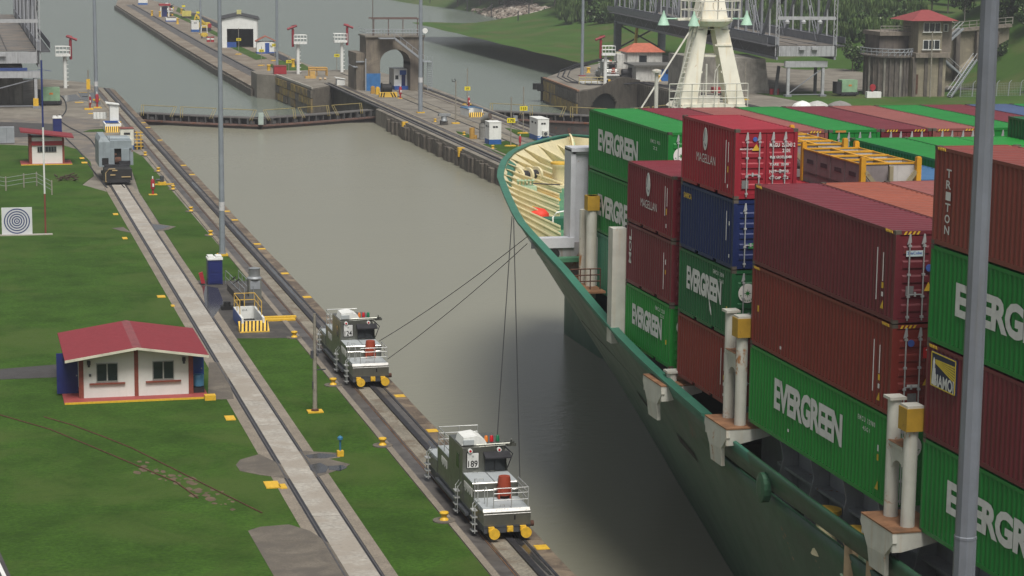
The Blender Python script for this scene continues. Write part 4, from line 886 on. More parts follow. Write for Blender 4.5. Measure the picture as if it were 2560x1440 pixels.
sidebar(t, 5.05, .5, 2.0, w_=.03); sidebar(t, 5.3, 1.55, 1.75, w_=.06); sidebar(t, 5.3, 1.15, 1.32, PRINTY, .06, 'yellow_mark')
t = put('bright green container with EVERGREEN lettering, bottom of the three high stack', xk(0), Y2, Z2-2*2.621, L20, HS, 'bgreen'); side(t, 'EVERGREEN', 3.0, 1.42, 4.0, .90, bold=.05, spacing=.93); side(t, 'EMCU 328', 4.7, 2.2, 1.2, .16, bold=.02, spacing=1.5); side(t, '2210', 5.0, 1.98, .5, .14, bold=.02, spacing=1.4); badge(t, .62, 1.72, .36); plates(t, [('disc', .66, .78, .26, .2, BADGE)]); sidebar(t, 5.55, .92, 1.1, PRINTY, .08, 'yellow_mark')
q = thing('ladder_rail', 'pair of slim yellow rails standing before the bright green container doors', 'rail', (28.6, 82.0, 8.6)); MB().tube([(0, 0, 0), (.15, 0, 2.1)], .04, 5).tube([(.2, 0, 0), (.27, 0, 2.0)], .04, 5).build('rail', PRINTY, q)
# inner rows of bays two and three
t = put('crimson container roof low behind the bright red doors, under the open bins', xk(1), Y3, 16.56, L20, HS, 'red', doors=False)
put('crimson container roof low between the two droplet logo stacks', xk(1), Y2, 16.56, L20, HS, 'dred', doors=False)
put('maroon container carrying the nearer row of open bins', xk(2), Y3, 16.50, L20, HS, 'maroon', doors=False)
put('maroon container carrying the farther row of open bins', xk(2), Y2, 16.50, L20, HS, 'maroon', doors=False)
put('blue 40 foot container roof between the open bins and the green side', xk(3), Y2-.4, 17.14, L40, HC, 'blue', doors=False)
put('green 40 foot container with its dark side seen above the blue roof', xk(4), Y2-.3, 17.48, L40, HC, 'green')
put('green 40 foot container roof behind the TRITON container, second from the open bins', xk(5), Y2-.3, 17.48, L40, HC, 'bgreen')
put('green 40 foot container roof behind the TRITON container, third from the open bins', xk(6), Y2-.3, 17.46, L40, HC, 'bgreen')
put('tall dark green container at the right edge beside the round lamp pole', xk(7), Y2-.3, 18.33, L40, HC, 'dgreen', doors=False)
# ---------------- first bay
Y1, Z1, XB = 102.65, 17.62, 30.14
names = [('bgreen', 'green container with EVERGREEN lettering, top of the farthest stack at the bow'), ('dred', 'dark crimson container roof next to the farthest green EVERGREEN container'), ('salmon', 'faded red container roof ahead of the mast foot, striped door corner'), ('green', 'green container roof reaching from the mast to the bins'), ('maroon', 'maroon container roof, first right of the green roof behind the bins'),
    ('salmon', 'faded rose red container roof in the far row with scuffed middle'), ('bgreen', 'bright green container roof in the far row left of the lamp pole'), ('maroon', 'maroon container roof passing behind the lamp pole'), ('slate', 'slate blue container roof in the far row at the right edge'), ('bgreen', 'green container corner peeking at the right edge of the far row')]
for j, (key, lb) in enumerate(names):
    t = put(lb, XB+2.5*j+.25, Y1, Z1, L40, HC, key if key != 'bgreen' else 'green')
    if j == 0: evergreen(t, 4.75, 1.55, 6.3, 1.05); owner_code(t, 10.4, 2.3, 'EMCU 905', '22'); badge(t, .62, 1.85, .38)
    if key in ('salmon', 'maroon'): hazard(t, False, True)
    if key == 'green': MB().box(.3, .8, -.01, .0, HC-.12, HC-.03).build('orange_mark', mat('orange_mark', (.45, .2, .04)), t)
t = put('bright green 40 foot container with EVERGREEN lettering, second in the farthest stack', XB+.25, Y1, Z1-2.926, L40, HC, 'green', doors=False); evergreen(t, 4.85, 1.35, 6.3, 1.05)
t = put('teal container with pale lettering strip up its edge, lowest of the farthest stack', XB+.25, Y1, Z1-2*2.926, L40, HC, 'teal', doors=False)
MB().box(-.012, .004, L40-1.75, L40-.85, .30, 2.65).build('white_strip', PRINT, t)
for i, c in enumerate('HAMBURG'): 
    me = fit(text_mesh(c, 1, .02, mat_=CP['teal']), .24, .62); l = link('lettering', me, t, (-.016, L40-1.3, .45+i*.33)); l.rotation_euler = (Matrix(((0, 0, -1), (-1, 0, 0), (0, 1, 0))) @ Matrix.Rotation(math.pi/2, 3, 'Z')).to_euler()
# ---------------- open bins on flat racks
BINW = mat('bin_white', (.46, .44, .42), .6, var=.12, rust=.25, streak=.4); BINS = mat('bin_side', (.22, .19, .19), .6, var=.15, streak=.3); RY = mat('rack_yellow', (.60, .30, .02), .5, rust=.14)
def rack(x, y, z, label):
    t = thing('bin_rack', label, 'flat rack', (x-.0025*y, y, z), .0025, 'flat racks of open bins')
    for a in (0, 2.25):
        for b in (0, 5.85): MB().box(a, a+.19, b, b+.2, 0, 1.5).box(a+.02, a+.17, b+.02, b+.18, 1.5, 1.54).build('corner_post', RY, t)
    MB().box(.05, 2.39, .1, 5.95, 0, .3).build('base', BINS, t)
    for i in range(4):
        for j in range(2):
            y0 = .28+i*1.40; x0 = .04+j*1.2; q = MB(); w_, l_, h_ = 1.16, 1.32, .95
            q.box(x0, x0+w_, y0, y0+.04, .3, .3+h_); q.box(x0, x0+w_, y0+l_-.04, y0+l_, .3, .3+h_); q.box(x0, x0+.04, y0+.04, y0+l_-.04, .3, .3+h_); q.box(x0+w_-.04, x0+w_, y0+.04, y0+l_-.04, .3, .3+h_); q.box(x0, x0+w_, y0, y0+l_, .31, .4)
            b = q.build('bin', BINS if j == 0 else BINW, t)
            q = MB(); z1 = .3+h_; q.box(x0-.02, x0+w_+.02, y0-.03, y0+.06, z1, z1+.06); q.box(x0-.02, x0+w_+.02, y0+l_-.06, y0+l_+.03, z1, z1+.06); q.box(x0-.02, x0+.05, y0, y0+l_, z1, z1+.05); q.box(x0+w_-.05, x0+w_+.02, y0, y0+l_, z1, z1+.05); q.build('bin_rim', RY, b)
            if j == 0: MB().box(x0-.012, x0, y0+.3, y0+.95, .75, .92).build('bin_label', mat('dark_label', (.06, .05, .06)), b)
    MB().beam((.19, .05, 1.0), (1.0, .05, .05), .1, .16).beam((2.25, .05, 1.0), (1.5, .05, .05), .1, .16).box(1.15, 1.3, -.02, .1, 0, 1.2).build('end_brace', mat('rack_brace', (.28, .24, .15), .6, rust=.3), t)
rack(xk(2), 75.7, 16.52, 'row of open steel bins in a yellow posted flat rack, nearer of the two')
rack(xk(2), 82.7, 16.52, 'row of open steel bins in yellow rack, farther one by the green doors')
# ================================================================== LEFT BANK: LOCOMOTIVES, HOUSES, POSTS
random.seed(44)
STN = mat('stainless_steel', (.20, .205, .18), .36, metal=.75, var=.12, scale=1.2, rust=.06, streak=.2, bump=.05, bscale=6)
STNB = mat('bright_steel', (.62, .61, .58), .30, metal=.6, var=.08, scale=2, rust=.05)
LTOP = mat('pale_grey_top', (.36, .39, .40), .55, var=.07, scale=1.5)
DGREY = mat('chassis_grey', (.055, .06, .068), .6, var=.2, rust=.1)
LAMPR = mat('red_lens', (.45, .01, .02), .3); LAMPG = mat('green_lens', (.01, .14, .06), .3); LAMPO = mat('orange_lens', (.55, .16, .02), .3)
OXID = mat('orange_red_drum', (.28, .045, .02), .5)
def loco(y0, num, label):
    t = thing('tow_locomotive', label, 'locomotive', (22.78, y0, .06), 0, 'canal tow locomotives on the near track')
    W = 1.05
    q = MB(); q.box(-.92, .92, .5, 11.1, .30, .62); q.box(-W, W, 0, 11.6, .62, .70); q.box(-W+.02, W-.02, .02, 11.58, .36, .62); q.build('chassis', DGREY, t)
    for y in (1.7, 3.6, 8.0, 9.9):
        for x in (-.88, .74): MB().cyl((x, y, .36), .36, .14, 18, axis='x').build('wheel', DARK, t, smooth=True)
    def hood(ya, yb, name):
        q = MB(); q.extr([(-W+.03, ya, .70), (-W+.03, yb, .70), (-W+.03, yb, 2.0), (-W+.03, ya, 2.0)], (2*W-.06, 0, 0)); return q.build(name, STN, t)
    q = MB(); q.box(-W, W, 0, 2.1, .70, 1.28); q.box(-W, W, 9.5, 11.6, .70, 1.28); q.build('end_body', STN, t)
    q = MB(); q.add([(-W, -.02, 1.2), (W, -.02, 1.2), (W, .20, 1.40), (-W, .20, 1.40), (-W, .2, 1.2), (W, .2, 1.2)], [(0, 1, 2, 3), (0, 3, 4), (1, 5, 2), (4, 3, 2, 5)]); q.build('nose_strip', STNB, t)
    q = MB(); q.box(-W+.04, W-.04, .2, 2.15, 1.28, 1.39); q.box(-W+.04, W-.04, 9.5, 11.5, 1.28, 1.38); q.build('end_deck', LTOP, t)
    hood(2.1, 4.1, 'front_hood'); hood(6.9, 9.5, 'rear_hood')
    q = MB(); q.add([(-W+.03, 2.08, 1.72), (W-.03, 2.08, 1.72), (W-.03, 2.3, 2.03), (-W+.03, 2.3, 2.03), (-W+.03, 2.3, 1.72), (W-.03, 2.3, 1.72)], [(0, 1, 2, 3), (0, 3, 4), (1, 5, 2)]); q.build('hood_chamfer', STNB, t)
    q = MB(); q.box(-W+.03, -.02, 2.3, 4.1, 2.0, 2.05); q.box(.02, W-.03, 2.3, 4.1, 2.0, 2.05); q.box(-W+.03, -.02, 6.9, 9.4, 2.0, 2.05); q.box(.02, W-.03, 6.9, 9.4, 2.0, 2.05); q.build('hood_lid', LTOP, t)
    q = MB()
    for x, y in ((-.55, 2.6), (.3, 2.6), (-.5, 3.95), (.3, 3.95), (-.1, .5)): z = 2.05 if y > 2 else 1.39; q.tube([(x-.1, y, z), (x-.1, y, z+.08), (x+.1, y, z+.08), (x+.1, y, z)], .012, 4)
    q.build('lid_handle', STN, t)
    # cab
    q = MB(); q.add([(-W, 4.1, .7), (W, 4.1, .7), (W, 6.9, .7), (-W, 6.9, .7), (-W, 4.1, 3.16), (W-.16, 4.25, 3.2), (W-.16, 6.8, 3.2), (-W, 6.9, 3.16), (W, 4.1, 2.05), (W, 6.9, 2.05)],
        [(3, 2, 1, 0), (0, 1, 8, 5, 4), (1, 2, 9, 8), (8, 9, 6, 5), (2, 3, 7, 6, 9), (3, 0, 4, 7), (4, 5, 6, 7)]); q.build('cab', STN, t)
    w_ = MB().box(-.02, W-.14, 4.06, 4.12, 2.1, 2.78).build('windscreen', GLASS, t); MB().box(.40, .44, 4.03, 4.06, 2.1, 2.78).build('window_bar', DARK, w_)
    MB().box(W-.06, W+.01, 4.4, 6.4, 2.15, 2.8).build('side_window', GLASS, t)
    q = MB(); q.extr([(-.1, 4.1, 2.98), (-.1, 3.62, 2.80), (-.1, 3.62, 2.74), (-.1, 4.1, 2.86)], (1.2, 0, 0)); q.build('sun_visor', DARK, t)
    q = MB()
    for y in (4.4, 5.8): q.tube([(W-.1, y, 3.1), (W+.30, y, 2.75), (W+.05, y, 2.1)], .025, 4)
    q.tube([(W+.30, 4.4, 2.75), (W+.30, 5.8, 2.75)], .025, 4); q.build('side_guard', DARK, t)
    pl = MB().box(-.88, -.30, 4.06, 4.1, 2.25, 2.98).build('number_plate', BLACK, t); MB().box(-.85, -.33, 4.04, 4.06, 2.28, 2.95).build('plate_face', mat('plate_white', (.62, .62, .60), .6), pl)
    text(num, pl, (-.59, 4.035, 2.46), .44, .30, BLACK, M_BACK, .02); q = MB(); q.add([(-.59+.07*math.sin(k*math.pi/5)*(1 if k % 2 == 0 else .45), 4.035, 2.80+.07*math.cos(k*math.pi/5)*(1 if k % 2 == 0 else .45)) for k in range(10)], [tuple(range(10))]); q.build('plate_star', mat('plate_grey', (.3, .3, .3)), pl)
    for x in (-.72, .62):
        r = MB().cyl((x, 3.98, 3.06), .10, .12, 14, axis='y').build('marker_lamp', WHT, t); MB().cyl((x, 3.96, 3.06), .055, .03, 12, axis='y').build('red_lens', LAMPR, r)
    # roof gear
    q = MB(); q.extr([(-1.0, 4.5, 3.2), (-.9, 4.5, 3.55), (-.3, 4.5, 3.62), (.05, 4.5, 3.45), (.2, 4.5, 3.2)], (0, 1.3, 0)); q.build('air_conditioner', WHT, t); MB().box(-.95, -.45, 4.42, 4.5, 3.24, 3.46).build('air_conditioner_grille', LTOP, t)
    for x, m in ((.25, LAMPO), (.5, LAMPR), (.78, LAMPG)): MB().lathe([(.09, 3.22), (.09, 3.28), (.08, 3.46), (.05, 3.5)], (x, 5.0, 0), 10).build('beacon', m, t, smooth=True)
    q = MB(); q.tube([(-.4, 4.2, 3.28), (1.15, 4.2, 3.30), (1.45, 4.6, 3.25)], .03, 5); q.tube([(-.3, 4.2, 3.18), (.95, 4.2, 3.22)], .02, 4)
    for x in (.0, .5, .95): q.tube([(x, 4.2, 3.16), (x, 4.2, 3.3)], .02, 4)
    q.box(1.1, 1.5, 4.4, 4.9, 3.1, 3.22); q.tube([(1.3, 4.5, 3.2), (1.25, 4.3, 3.45)], .03, 4); q.build('roof_rail', STN, t)
    # vents: pale louvre blocks on the side
    LV = mat('louvre', (.5, .5, .47), .5)
    q = MB()
    for y in [2.3+.2*i for i in range(8)]+[7.4+.2*i for i in range(6)]: q.box(-W-.004, -W+.03, y, y+.11, 1.5-(.1 if int(y*5) % 2 else 0), 1.78)
    o = q.build('side_louvre', LV, t); o['kind'] = 'stuff'
    MB().box(-W-.01, -W+.02, 4.7, 5.4, 1.0, 2.9).build('cab_door', STN, t); MB().box(-W-.02, -W, 4.8, 5.3, 2.1, 2.75).build('door_window', GLASS, t)
    # deck rails
    RLM = mat('rail_steel', (.45, .46, .45), .4, metal=.4)
    q = MB(); c = [(-.55, .25), (1.0, .25), (1.0, 2.0)]
    for z in (1.75, 2.05, 2.28): q.tube([(x, y, z) for x, y in c], .02, 5)
    for x, y in ((-.55, .25), (.25, .25), (1.0, .25), (1.0, 1.1), (1.0, 2.0)): q.tube([(x, y, 1.38), (x, y, 2.28)], .02, 5)
    q.tube([(-.98, 2.0, 1.4), (-.98, 2.0, 2.3), (-.98, 1.6, 2.4), (-.98, 1.4, 2.2), (-.98, 1.4, 1.4)], .02, 5); q.tube([(-.75, .6, 1.4), (-.75, .6, 2.1), (-.75, .9, 2.2), (-.75, 1.1, 2.1), (-.75, 1.1, 1.4)], .02, 5); q.build('deck_rail', RLM, t)
    q = MB()
    for z in (2.35, 2.65, 2.95): q.tube([(-.98, 7.0, z), (-.98, 9.4, z), (.9, 9.4, z)], .02, 5)
    for x, y in ((-.98, 7.0), (-.98, 8.2), (-.98, 9.4), (0, 9.4), (.9, 9.4)): q.tube([(x, y, 2.02), (x, y, 2.95)], .02, 5)
    q.build('deck_rail', RLM, t)
    for y in (.95, 4.35, 10.6):                                    # ladders
        q = MB()
        for dy in (0, .42): q.tube([(-1.22, y+dy, .12), (-1.22, y+dy, 1.35), (-1.02, y+dy, 1.6)], .028, 5)
        for k in range(4): q.box(-1.34, -1.1, y-.02, y+.44, .2+k*.31, .235+k*.31)
        q.build('ladder', RLM, t)
    q = MB(); q.lathe([(.26, 0), (.30, .25), (.30, .6), (.26, .85)], (.32, 1.85, 1.55), 14); q.box(.02, .1, 1.7, 2.0, 1.39, 1.9); q.box(.54, .62, 1.7, 2.0, 1.39, 1.9); q.build('drum', OXID, t, smooth=True)
    for x in (-.62, .80):                                          # yellow buffers
        b = MB().box(x-.24, x+.02, -.16, 0, .44, .66).build('buffer_bracket', YEL, t); MB().cyl((x, -.26, .38), .24, .10, 22, axis='y').build('buffer_disc', YEL, b)
    MB().box(-.02, .24, -.14, 0, .42, .66).box(.04, .18, -.16, -.14, .46, .58).build('coupling', YEL, t)
    MB().cyl((W, .35, .62), .13, .22, 12, axis='x').build('side_roller', RUST, t, smooth=True)
    q = MB(); q.box(.3, .37, -.015, 0, .92, 1.12)
    q.build('front_slot', BLACK, t)
    MB().box(-W-.16, -W, 2.8, 9.2, .42, .56).build('side_step', DGREY, t)
    return t
loco(89.3, '189', 'stainless steel tow locomotive with plate number 189 and red drum, nearest the camera')
loco(121.3, '124', 'stainless steel tow locomotive with plate number 124, farther along the lock edge')
CAB = mat('cable_steel', (.03, .03, .03), .5)
def cable(a, b, label, sag=.0):
    a, b = Vector(a), Vector(b); MB().tube([a.lerp(b, i/8)-Vector((0, 0, sag*4*(i/8)*(1-i/8))) for i in range(9)], .022, 4).build('tow_cable', CAB).update_tag()
    o = [c for c in COL.objects if c.name.startswith('tow_cable')][-1]; tag(o, label, 'cable', 'tow cables from the locomotives to the ship'); return o
e1, e2 = AX(1320, 590, 26.5), AX(1318, 609, 26.9)
cable((23.7, 123.5, 2.35), e1, 'upper steel tow cable from locomotive 124 to the ship', .2)
cable((23.85, 121.8, 1.6), e2, 'lower steel tow cable from locomotive 124 to the ship', .2)
h1, h2 = AX(1280, 541, 27.1), AX(1284, 545, 27.0)
cable((23.55, 94.4, 3.1), h1, 'steel tow cable from the cab roof of locomotive 189 up to the bow')
cable((23.85, 91.3, 2.3), h2, 'steel tow cable from the front rail of locomotive 189 up to the bow')
# ---- bollards
def bollard(p, label, s=1.0, group='yellow mooring bollards in the lawn strip', base=True):
    t = thing('bollard', label, 'bollard', p, 0, group)
    MB().lathe([(.21*s, .04), (.19*s, .10), (.13*s, .16), (.12*s, .26), (.19*s, .31), (.21*s, .37), (.19*s, .42), (.10*s, .44)], n=16).build('bollard_body', YEL, t, smooth=True)
    if base: MB().cyl((0, 0, .0), .52*s, .052, 14).build('concrete_pad', pm, t)
    return t
BL = ['nearest of the row, beside locomotive 189', 'second from the nearest, on the lawn', 'third from the nearest, in front of locomotive 124', 'beside the dark paved apron, with a red strap', 'first beyond the tall grey lamp pole', 'second beyond the tall grey lamp pole', 'third beyond the tall grey lamp pole', 'fourth beyond the lamp pole, near the red hydrant', 'fifth beyond the tall grey lamp pole', 'behind the white cabinet with hazard stripes']
b0 = None
for lb, y in zip(BL, (93.0, 107.5, 122.5, 137.3, 183.9, 199.4, 215.9, 231.6, 247.5, 285)):
    lb = 'yellow mushroom mooring bollard '+lb
    if b0 is None: b0 = bollard((20.8, y, .045), lb)
    else: dup(b0, (20.8, y, .045 if y < 250 else 0), label=lb)
# ---- tall grey lamp poles
PG_ = mat('pole_grey', (.24, .27, .30), .5, metal=.2, var=.12, scale=1, streak=.2, dirt=(.13, .14, .15))
def lamp_pole(p, label, r=.33, H=26, cap=YEL, ring=None, base=.5):
    t = thing('lamp_pole', label, 'lamp pole', p, 0, 'tall grey lighting poles along the locks')
    q = MB(); q.lathe([(r, 0), (r*.52, H)], n=12); q.build('pole', PG_, t)
    MB().box(-base, base, -base, base, -.05, .14).build('base', cap, t); q = MB(); q.cyl((0, 0, .14), r*1.35, .08, 12); q.build('flange', STEEL, t)
    if ring: MB().lathe([(r*.99, ring), (r*.99, ring+.7)], n=12).build('band', mat('white_band', (.5, .5, .5)), t)
    return t
lamp_pole((20.44, 172.66, .045), 'tall grey lighting pole with white band, rising beside the blue toilet', .24, 26, ring=3.6, base=.42)
lamp_pole((20.35, 324.2, 0), 'slim grey lighting pole at the far end of the left lock wall', .30, 30, ring=2.0)
lamp_pole((62.8, 297.1, 0), 'tall grey lighting pole standing on the centre wall beside the arch tower', .32, 30, ring=4.2)
p = G(693, 180, FZ); lamp_pole((p.x, p.y, FZ), 'thin grey lighting pole behind the red crate on the centre wall', .28, 34)
p = G(502, 85, FZ); lamp_pole((p.x, p.y, FZ), 'thin pale lighting pole left of the white shed', .26, 30)
p = G(1455, 190, 0); lamp_pole((p.x, p.y, 0), 'thin pale blue lighting pole on the right lock island', .30, 34, cap=RED)
t = thing('lamp_pole', 'big grey foreground lighting pole crossing the right of the view', 'lamp pole', (20.35, 40.8, 0), 0, 'tall grey lighting poles along the locks')
q = MB(); q.lathe([(.265, 0), (.235, 14.02)], n=10); q.build('pole', mat('near_pole', (.15, .165, .19), .5, metal=.15, var=.16, scale=.9, streak=.5, dirt=(.12, .115, .10)), t); q = MB(); q.lathe([(.243, 14.0), (.243, 14.05), (.227, 14.07), (.17, 30)], n=10); q.build('upper_pole', MATS['near_pole'], t)
# ---- house with the red gable roof
BRK = mat('brick_red_trim', (.22, .055, .035), .7, var=.2, scale=6); RROOF = mat('red_roof', (.215, .022, .030), .6, var=.06, scale=1.5, fine=.1); HW = mat('house_white', (.66, .66, .62), .7, var=.04, scale=.8, streak=.18, dirt=(.45, .42, .36), bump=.06)
hs = thing('gatehouse', 'small white gatehouse with red gable roof and blue doors at both ends', 'building', (6.47, 121.45, .045))
W_, D_, E_, RD = 6.05, 6.3, 2.45, 2.92
MB().prism([(-1.0, -1.0), (6.95, -1.0), (6.95, 6.9), (-1.0, 6.9)], -.1, .10).build('red_plinth', mat('red_plinth', (.30, .055, .05), .7, var=.12, fine=.2), hs)
MB().box(-.98, 6.93, -1.06, -1.0, -.05, .105).build('yellow_edge', YEL, hs)
q = MB(); q.extr([(0, 0, .1), (W_, 0, .1), (W_, 0, E_), (W_/2, 0, RD-.05), (0, 0, E_)], (0, D_, 0)); q.build('wall', HW, hs)
for x0, x1, z1 in ((-.14, .12, E_-.02), (W_/2-.11, W_/2+.11, RD-.14), (W_-.12, W_+.14, E_-.02)): MB().box(x0, x1, -.04, .06, .1, z1).build('corner_trim', BRK, hs)
for sx, nm in ((-1, 'left'), (1, 'right')):
    q = MB(); xe = W_/2+sx*3.95; q.extr([(W_/2, -.95, RD+.06), (xe, -.95, E_-.06), (xe, -.95, E_+.02), (W_/2, -.95, RD+.16)], (0, 8.3, 0)); q.build('roof', RROOF, hs)
    q = MB(); q.extr([(W_/2, -1.0, RD+.0), (xe, -1.0, E_-.13), (xe, -1.0, E_+.01), (W_/2, -1.0, RD+.13)], (0, .05, 0)); q.build('fascia', mat('cream_fascia', (.55, .53, .42), .6), hs)
q = MB(); q.extr([(W_/2-.24, -.94, RD+.125), (W_/2, -.94, RD+.175), (W_/2+.24, -.94, RD+.125)], (0, 8.28, 0)); q.build('ridge_cap', mat('faded_ridge', (.22, .06, .065), .6), hs)
FRM = mat('window_frame', (.30, .30, .28), .5)
for cx in (1.42, 4.52):
    wd = MB().box(cx-.60, cx+.60, -.05, .02, 1.0, 2.05).build('window', FRM, hs)
    MB().box(cx-.55, cx-.04, -.056, -.03, 1.05, 2.0).build('pane', GLASS, wd); MB().box(cx+.04, cx+.55, -.056, -.03, 1.05, 2.0).build('pane', GLASS, wd)
    MB().box(cx-.98, cx+.98, -.14, 0, .86, .93).build('sill', BRK, hs)
for x in (.42, W_-.38): MB().box(x-.09, x+.09, -.22, 0, 2.02, 2.22).box(x-.06, x+.06, -.2, -.04, 1.88, 2.02).build('wall_lamp', DARK, hs)
MB().box(.42, .54, -.06, 0, 1.32, 1.46).build('meter_box', DGREY, hs)
bd = MB().box(-1.28, -.1, 1.35, 1.41, .12, 2.42).build('door', NAVY, hs); MB().box(-.22, -.14, 1.28, 1.35, 1.1, 1.16).build('handle', STEEL, bd)
bd = MB().box(W_+.1, W_+.85, 1.0, 1.06, .12, 2.32).build('door', mat('bright_blue_door', (.015, .06, .26), .5), hs); MB().box(W_+.68, W_+.75, .93, 1.0, 1.3, 1.36).build('handle', STEEL, bd)
t = thing('barrel', 'translucent blue plastic barrel on a dark stand at the house door', 'barrel', (13.0, 121.9, .145)); MB().lathe([(.2, .3), (.30, .36), (.30, .95), (.27, 1.0)]).build('barrel', mat('blue_plastic', (.06, .20, .33), .4), t, smooth=True); MB().box(-.3, .3, -.3, .3, 0, .3).build('stand', DARK, t)
o = MB().box(-.3, .3, -.25, .25, 0, .28).build('yellow_block', YEL); o.location = G(525, 999, .05); tag(o, 'yellow concrete block at the right corner of the red house plinth', 'block')
# ---- guard hut with sloping roof
t = thing('guard_hut', 'small white guard hut with sloping red roof and red stripe near the flag mast', 'building', (7.85, 240.4, .045))
MB().box(-.9, 4.5, -.7, 3.2, -.05, .08).build('plinth', mat('red_plinth', (.3, .055, .05)), t); MB().box(-.9, 4.5, -.78, -.7, -.04, .09).build('yellow_edge', YEL, t)
MB().box(.3, 3.5, 0, 3.0, .08, 2.9).build('wall', HW, t); MB().box(.0, .3, -.02, 3.0, .08, 3.0).box(3.5, 3.72, -.02, 3.0, .08, 2.8).build('corner_trim', BRK, t)
MB().box(.28, 3.52, -.12, 0, 2.05, 2.5).build('red_band', RED, t); w_ = MB().box(.85, 2.9, -.05, .02, 1.3, 1.95).build('window', FRM, t); MB().box(.92, 2.83, -.07, -.04, 1.35, 1.9).build('pane', GLASS, w_)
for i in range(6): MB().box(1.1+i*.3, 1.14+i*.3, -.09, -.07, 1.35, 1.9).build('window_bar', STEEL, w_)
MB().extr([(-.9, -.9, 3.55), (4.7, -.9, 2.85), (4.7, -.9, 3.0), (-.9, -.9, 3.7)], (0, 4.4, 0)).build('roof', RROOF, t)
# ---- aiming target board
t = thing('target_board', 'square white board painted with dark blue rings, standing on the lawn', 'target', (4.95, 186.9, .045))
MB().box(-1.25, 1.25, -.04, .06, .08, 2.35).build('board', mat('board_white', (.60, .61, .62), .6, var=.04), t)
for i, r in enumerate((1.02, .80, .59, .39, .20)):
    q = MB(); n = 36; ri, ro = r-.048, r+.048; vs = []
    for k in range(n): a = 2*math.pi*k/n; vs += [(ri*math.cos(a), -.05, 1.2+ri*math.sin(a)), (ro*math.cos(a), -.05, 1.2+ro*math.sin(a))]
    q.add(vs, [(2*k, 2*k+1, (2*k+3) % (2*n), (2*k+2) % (2*n)) for k in range(n)]); q.build('ring', mat('ring_blue', (.02, .035, .14)), t)
MB().cyl((0, -.055, 1.2), .07, .01, 12, axis='y').build('bullseye', mat('ring_blue', (.02, .035, .14)), t)
MB().box(-1.95, 2.9, -.3, .2, -.02, .07).build('base_strip', CONCL, t)
# striped mast
t = thing('signal_mast', 'slender mast banded blue, white and dull red with a thin cross arm', 'mast', (7.3, 187.3, .06))
for z0, z1, m, n in ((0, 3.4, mat('dull_red', (.20, .05, .035)), 'mast_foot'), (3.4, 9.0, WHT, 'mast_middle'), (9.0, 14.6, mat('mast_blue', (.02, .035, .16)), 'mast_top')): MB().cyl((0, 0, z0), .075, z1-z0, 8).build(n, m, t)
MB().tube([(-.3, 0, 13.85), (.8, 0, 13.7)], .02, 4).tube([(-4.5, -2, 13.9), (0, 0, 13.7)], .012, 3).build('cross_arm', MATS['mast_blue'], t)
# ---- portable toilets
def toilet(p, label, rz=0):
    t = thing('portable_toilet', label, 'toilet', p, rz, 'blue portable toilets')
    MB().box(-.52, .52, 0, 1.05, .06, 1.85).build('cabin', NAVY, t); MB().box(-.46, .46, -.03, 0, .15, 1.75).build('door', NAVY, t)
    MB().box(-.36, .36, -.05, -.03, .95, 1.6).box(-.36, .36, -.05, -.03, .25, .8).build('door_panel', NAVY, t); MB().box(-.55, .55, -.05, 1.1, -.02, .06).build('skid', DARK, t)
    q = MB(); q.box(-.56, .56, -.06, 1.1, 1.85, 1.98); q.box(-.50, -.08, .0, 1.05, 1.98, 2.12); q.box(.08, .50, 0, 1.05, 1.98, 2.12); q.build('roof', WHT, t); return t
toilet((18.25, 158.6, .05), 'navy blue portable toilet with white roof at the edge of the dark apron')
toilet((12.45, 274.5, .03), 'navy blue portable toilet with white roof behind the guard hut')
o = MB().extr([(0, 0, .1), (.28, 0, .1), (.1, 0, .95), (-.18, 0, .85)], (0, .3, 0)).build('red_bin', RED); o.location = (17.25, 158.8, .05); tag(o, 'red bin leaning behind the near portable toilet', 'bin')
# ---- apron gear: vent, hatch, rails
t = thing('ventilator', 'round galvanised roof ventilator on a square duct beside the railed hatch', 'ventilator', (20.25, 152.2, .05))
MB().box(-.45, .45, -.4, .4, 0, 1.45).build('duct', mat('duct_grey', (.13, .135, .12), .6, rust=.2), t); q = MB(); q.lathe([(.52, 1.42), (.54, 1.5), (.40, 1.62), (.40, 2.15), (.43, 2.2), (.05, 2.28)], n=20); q.build('cowl', STEEL, t, smooth=True); MB().box(-.35, .35, -.42, -.4, .75, 1.35).build('louvre', GREYP, t)
HAZY = mat('hazard_yellow', (.66, .42, .06), .6)
def hazard_slope(t, x0, x1, y0, z0, y1, z1, n=7, thick=.06):
    q = MB(); q.extr([(x0, y0, z0), (x0, y1, z1), (x0, y1+thick, z1), (x0, y1+thick, 0), (x0, y0, 0)], (x1-x0, 0, 0)); q.build('hazard_step', HAZY, t)
    q = MB(); w_ = (x1-x0)/n; dy, dz = y1-y0, z1-z0; L_ = math.hypot(dy, dz); ny, nz = -dz/L_*.004, dy/L_*.004
    for i in range(n):
        xa = x0+w_*i; q.add([(xa, y0+ny, z0+nz), (xa+w_*.45, y0+ny, z0+nz), (min(x1, xa+w_*.95), y1+ny, z1+nz), (xa+w_*.5, y1+ny, z1+nz)], [(0, 1, 2, 3)])
    q.build('hazard_stripe', BLACK, t)['kind'] = 'stuff'
t = thing('stair_hatch', 'white open stair hatch with yellow rails and black striped sill on the apron', 'hatch', (18.55, 140.2, .05))
q = MB(); q.box(-.75, -.62, 0, 4.4, 0, .85); q.box(.62, .75, 0, 4.4, 0, .85); q.box(-.75, .75, 4.3, 4.45, 0, .85); q.box(-.62, .62, .2, .34, 0, .62); q.build('curb', WHT, t); MB().box(-.77, -.75, 0, 4.4, 0, .8).build('blue_side', BLUE, t)
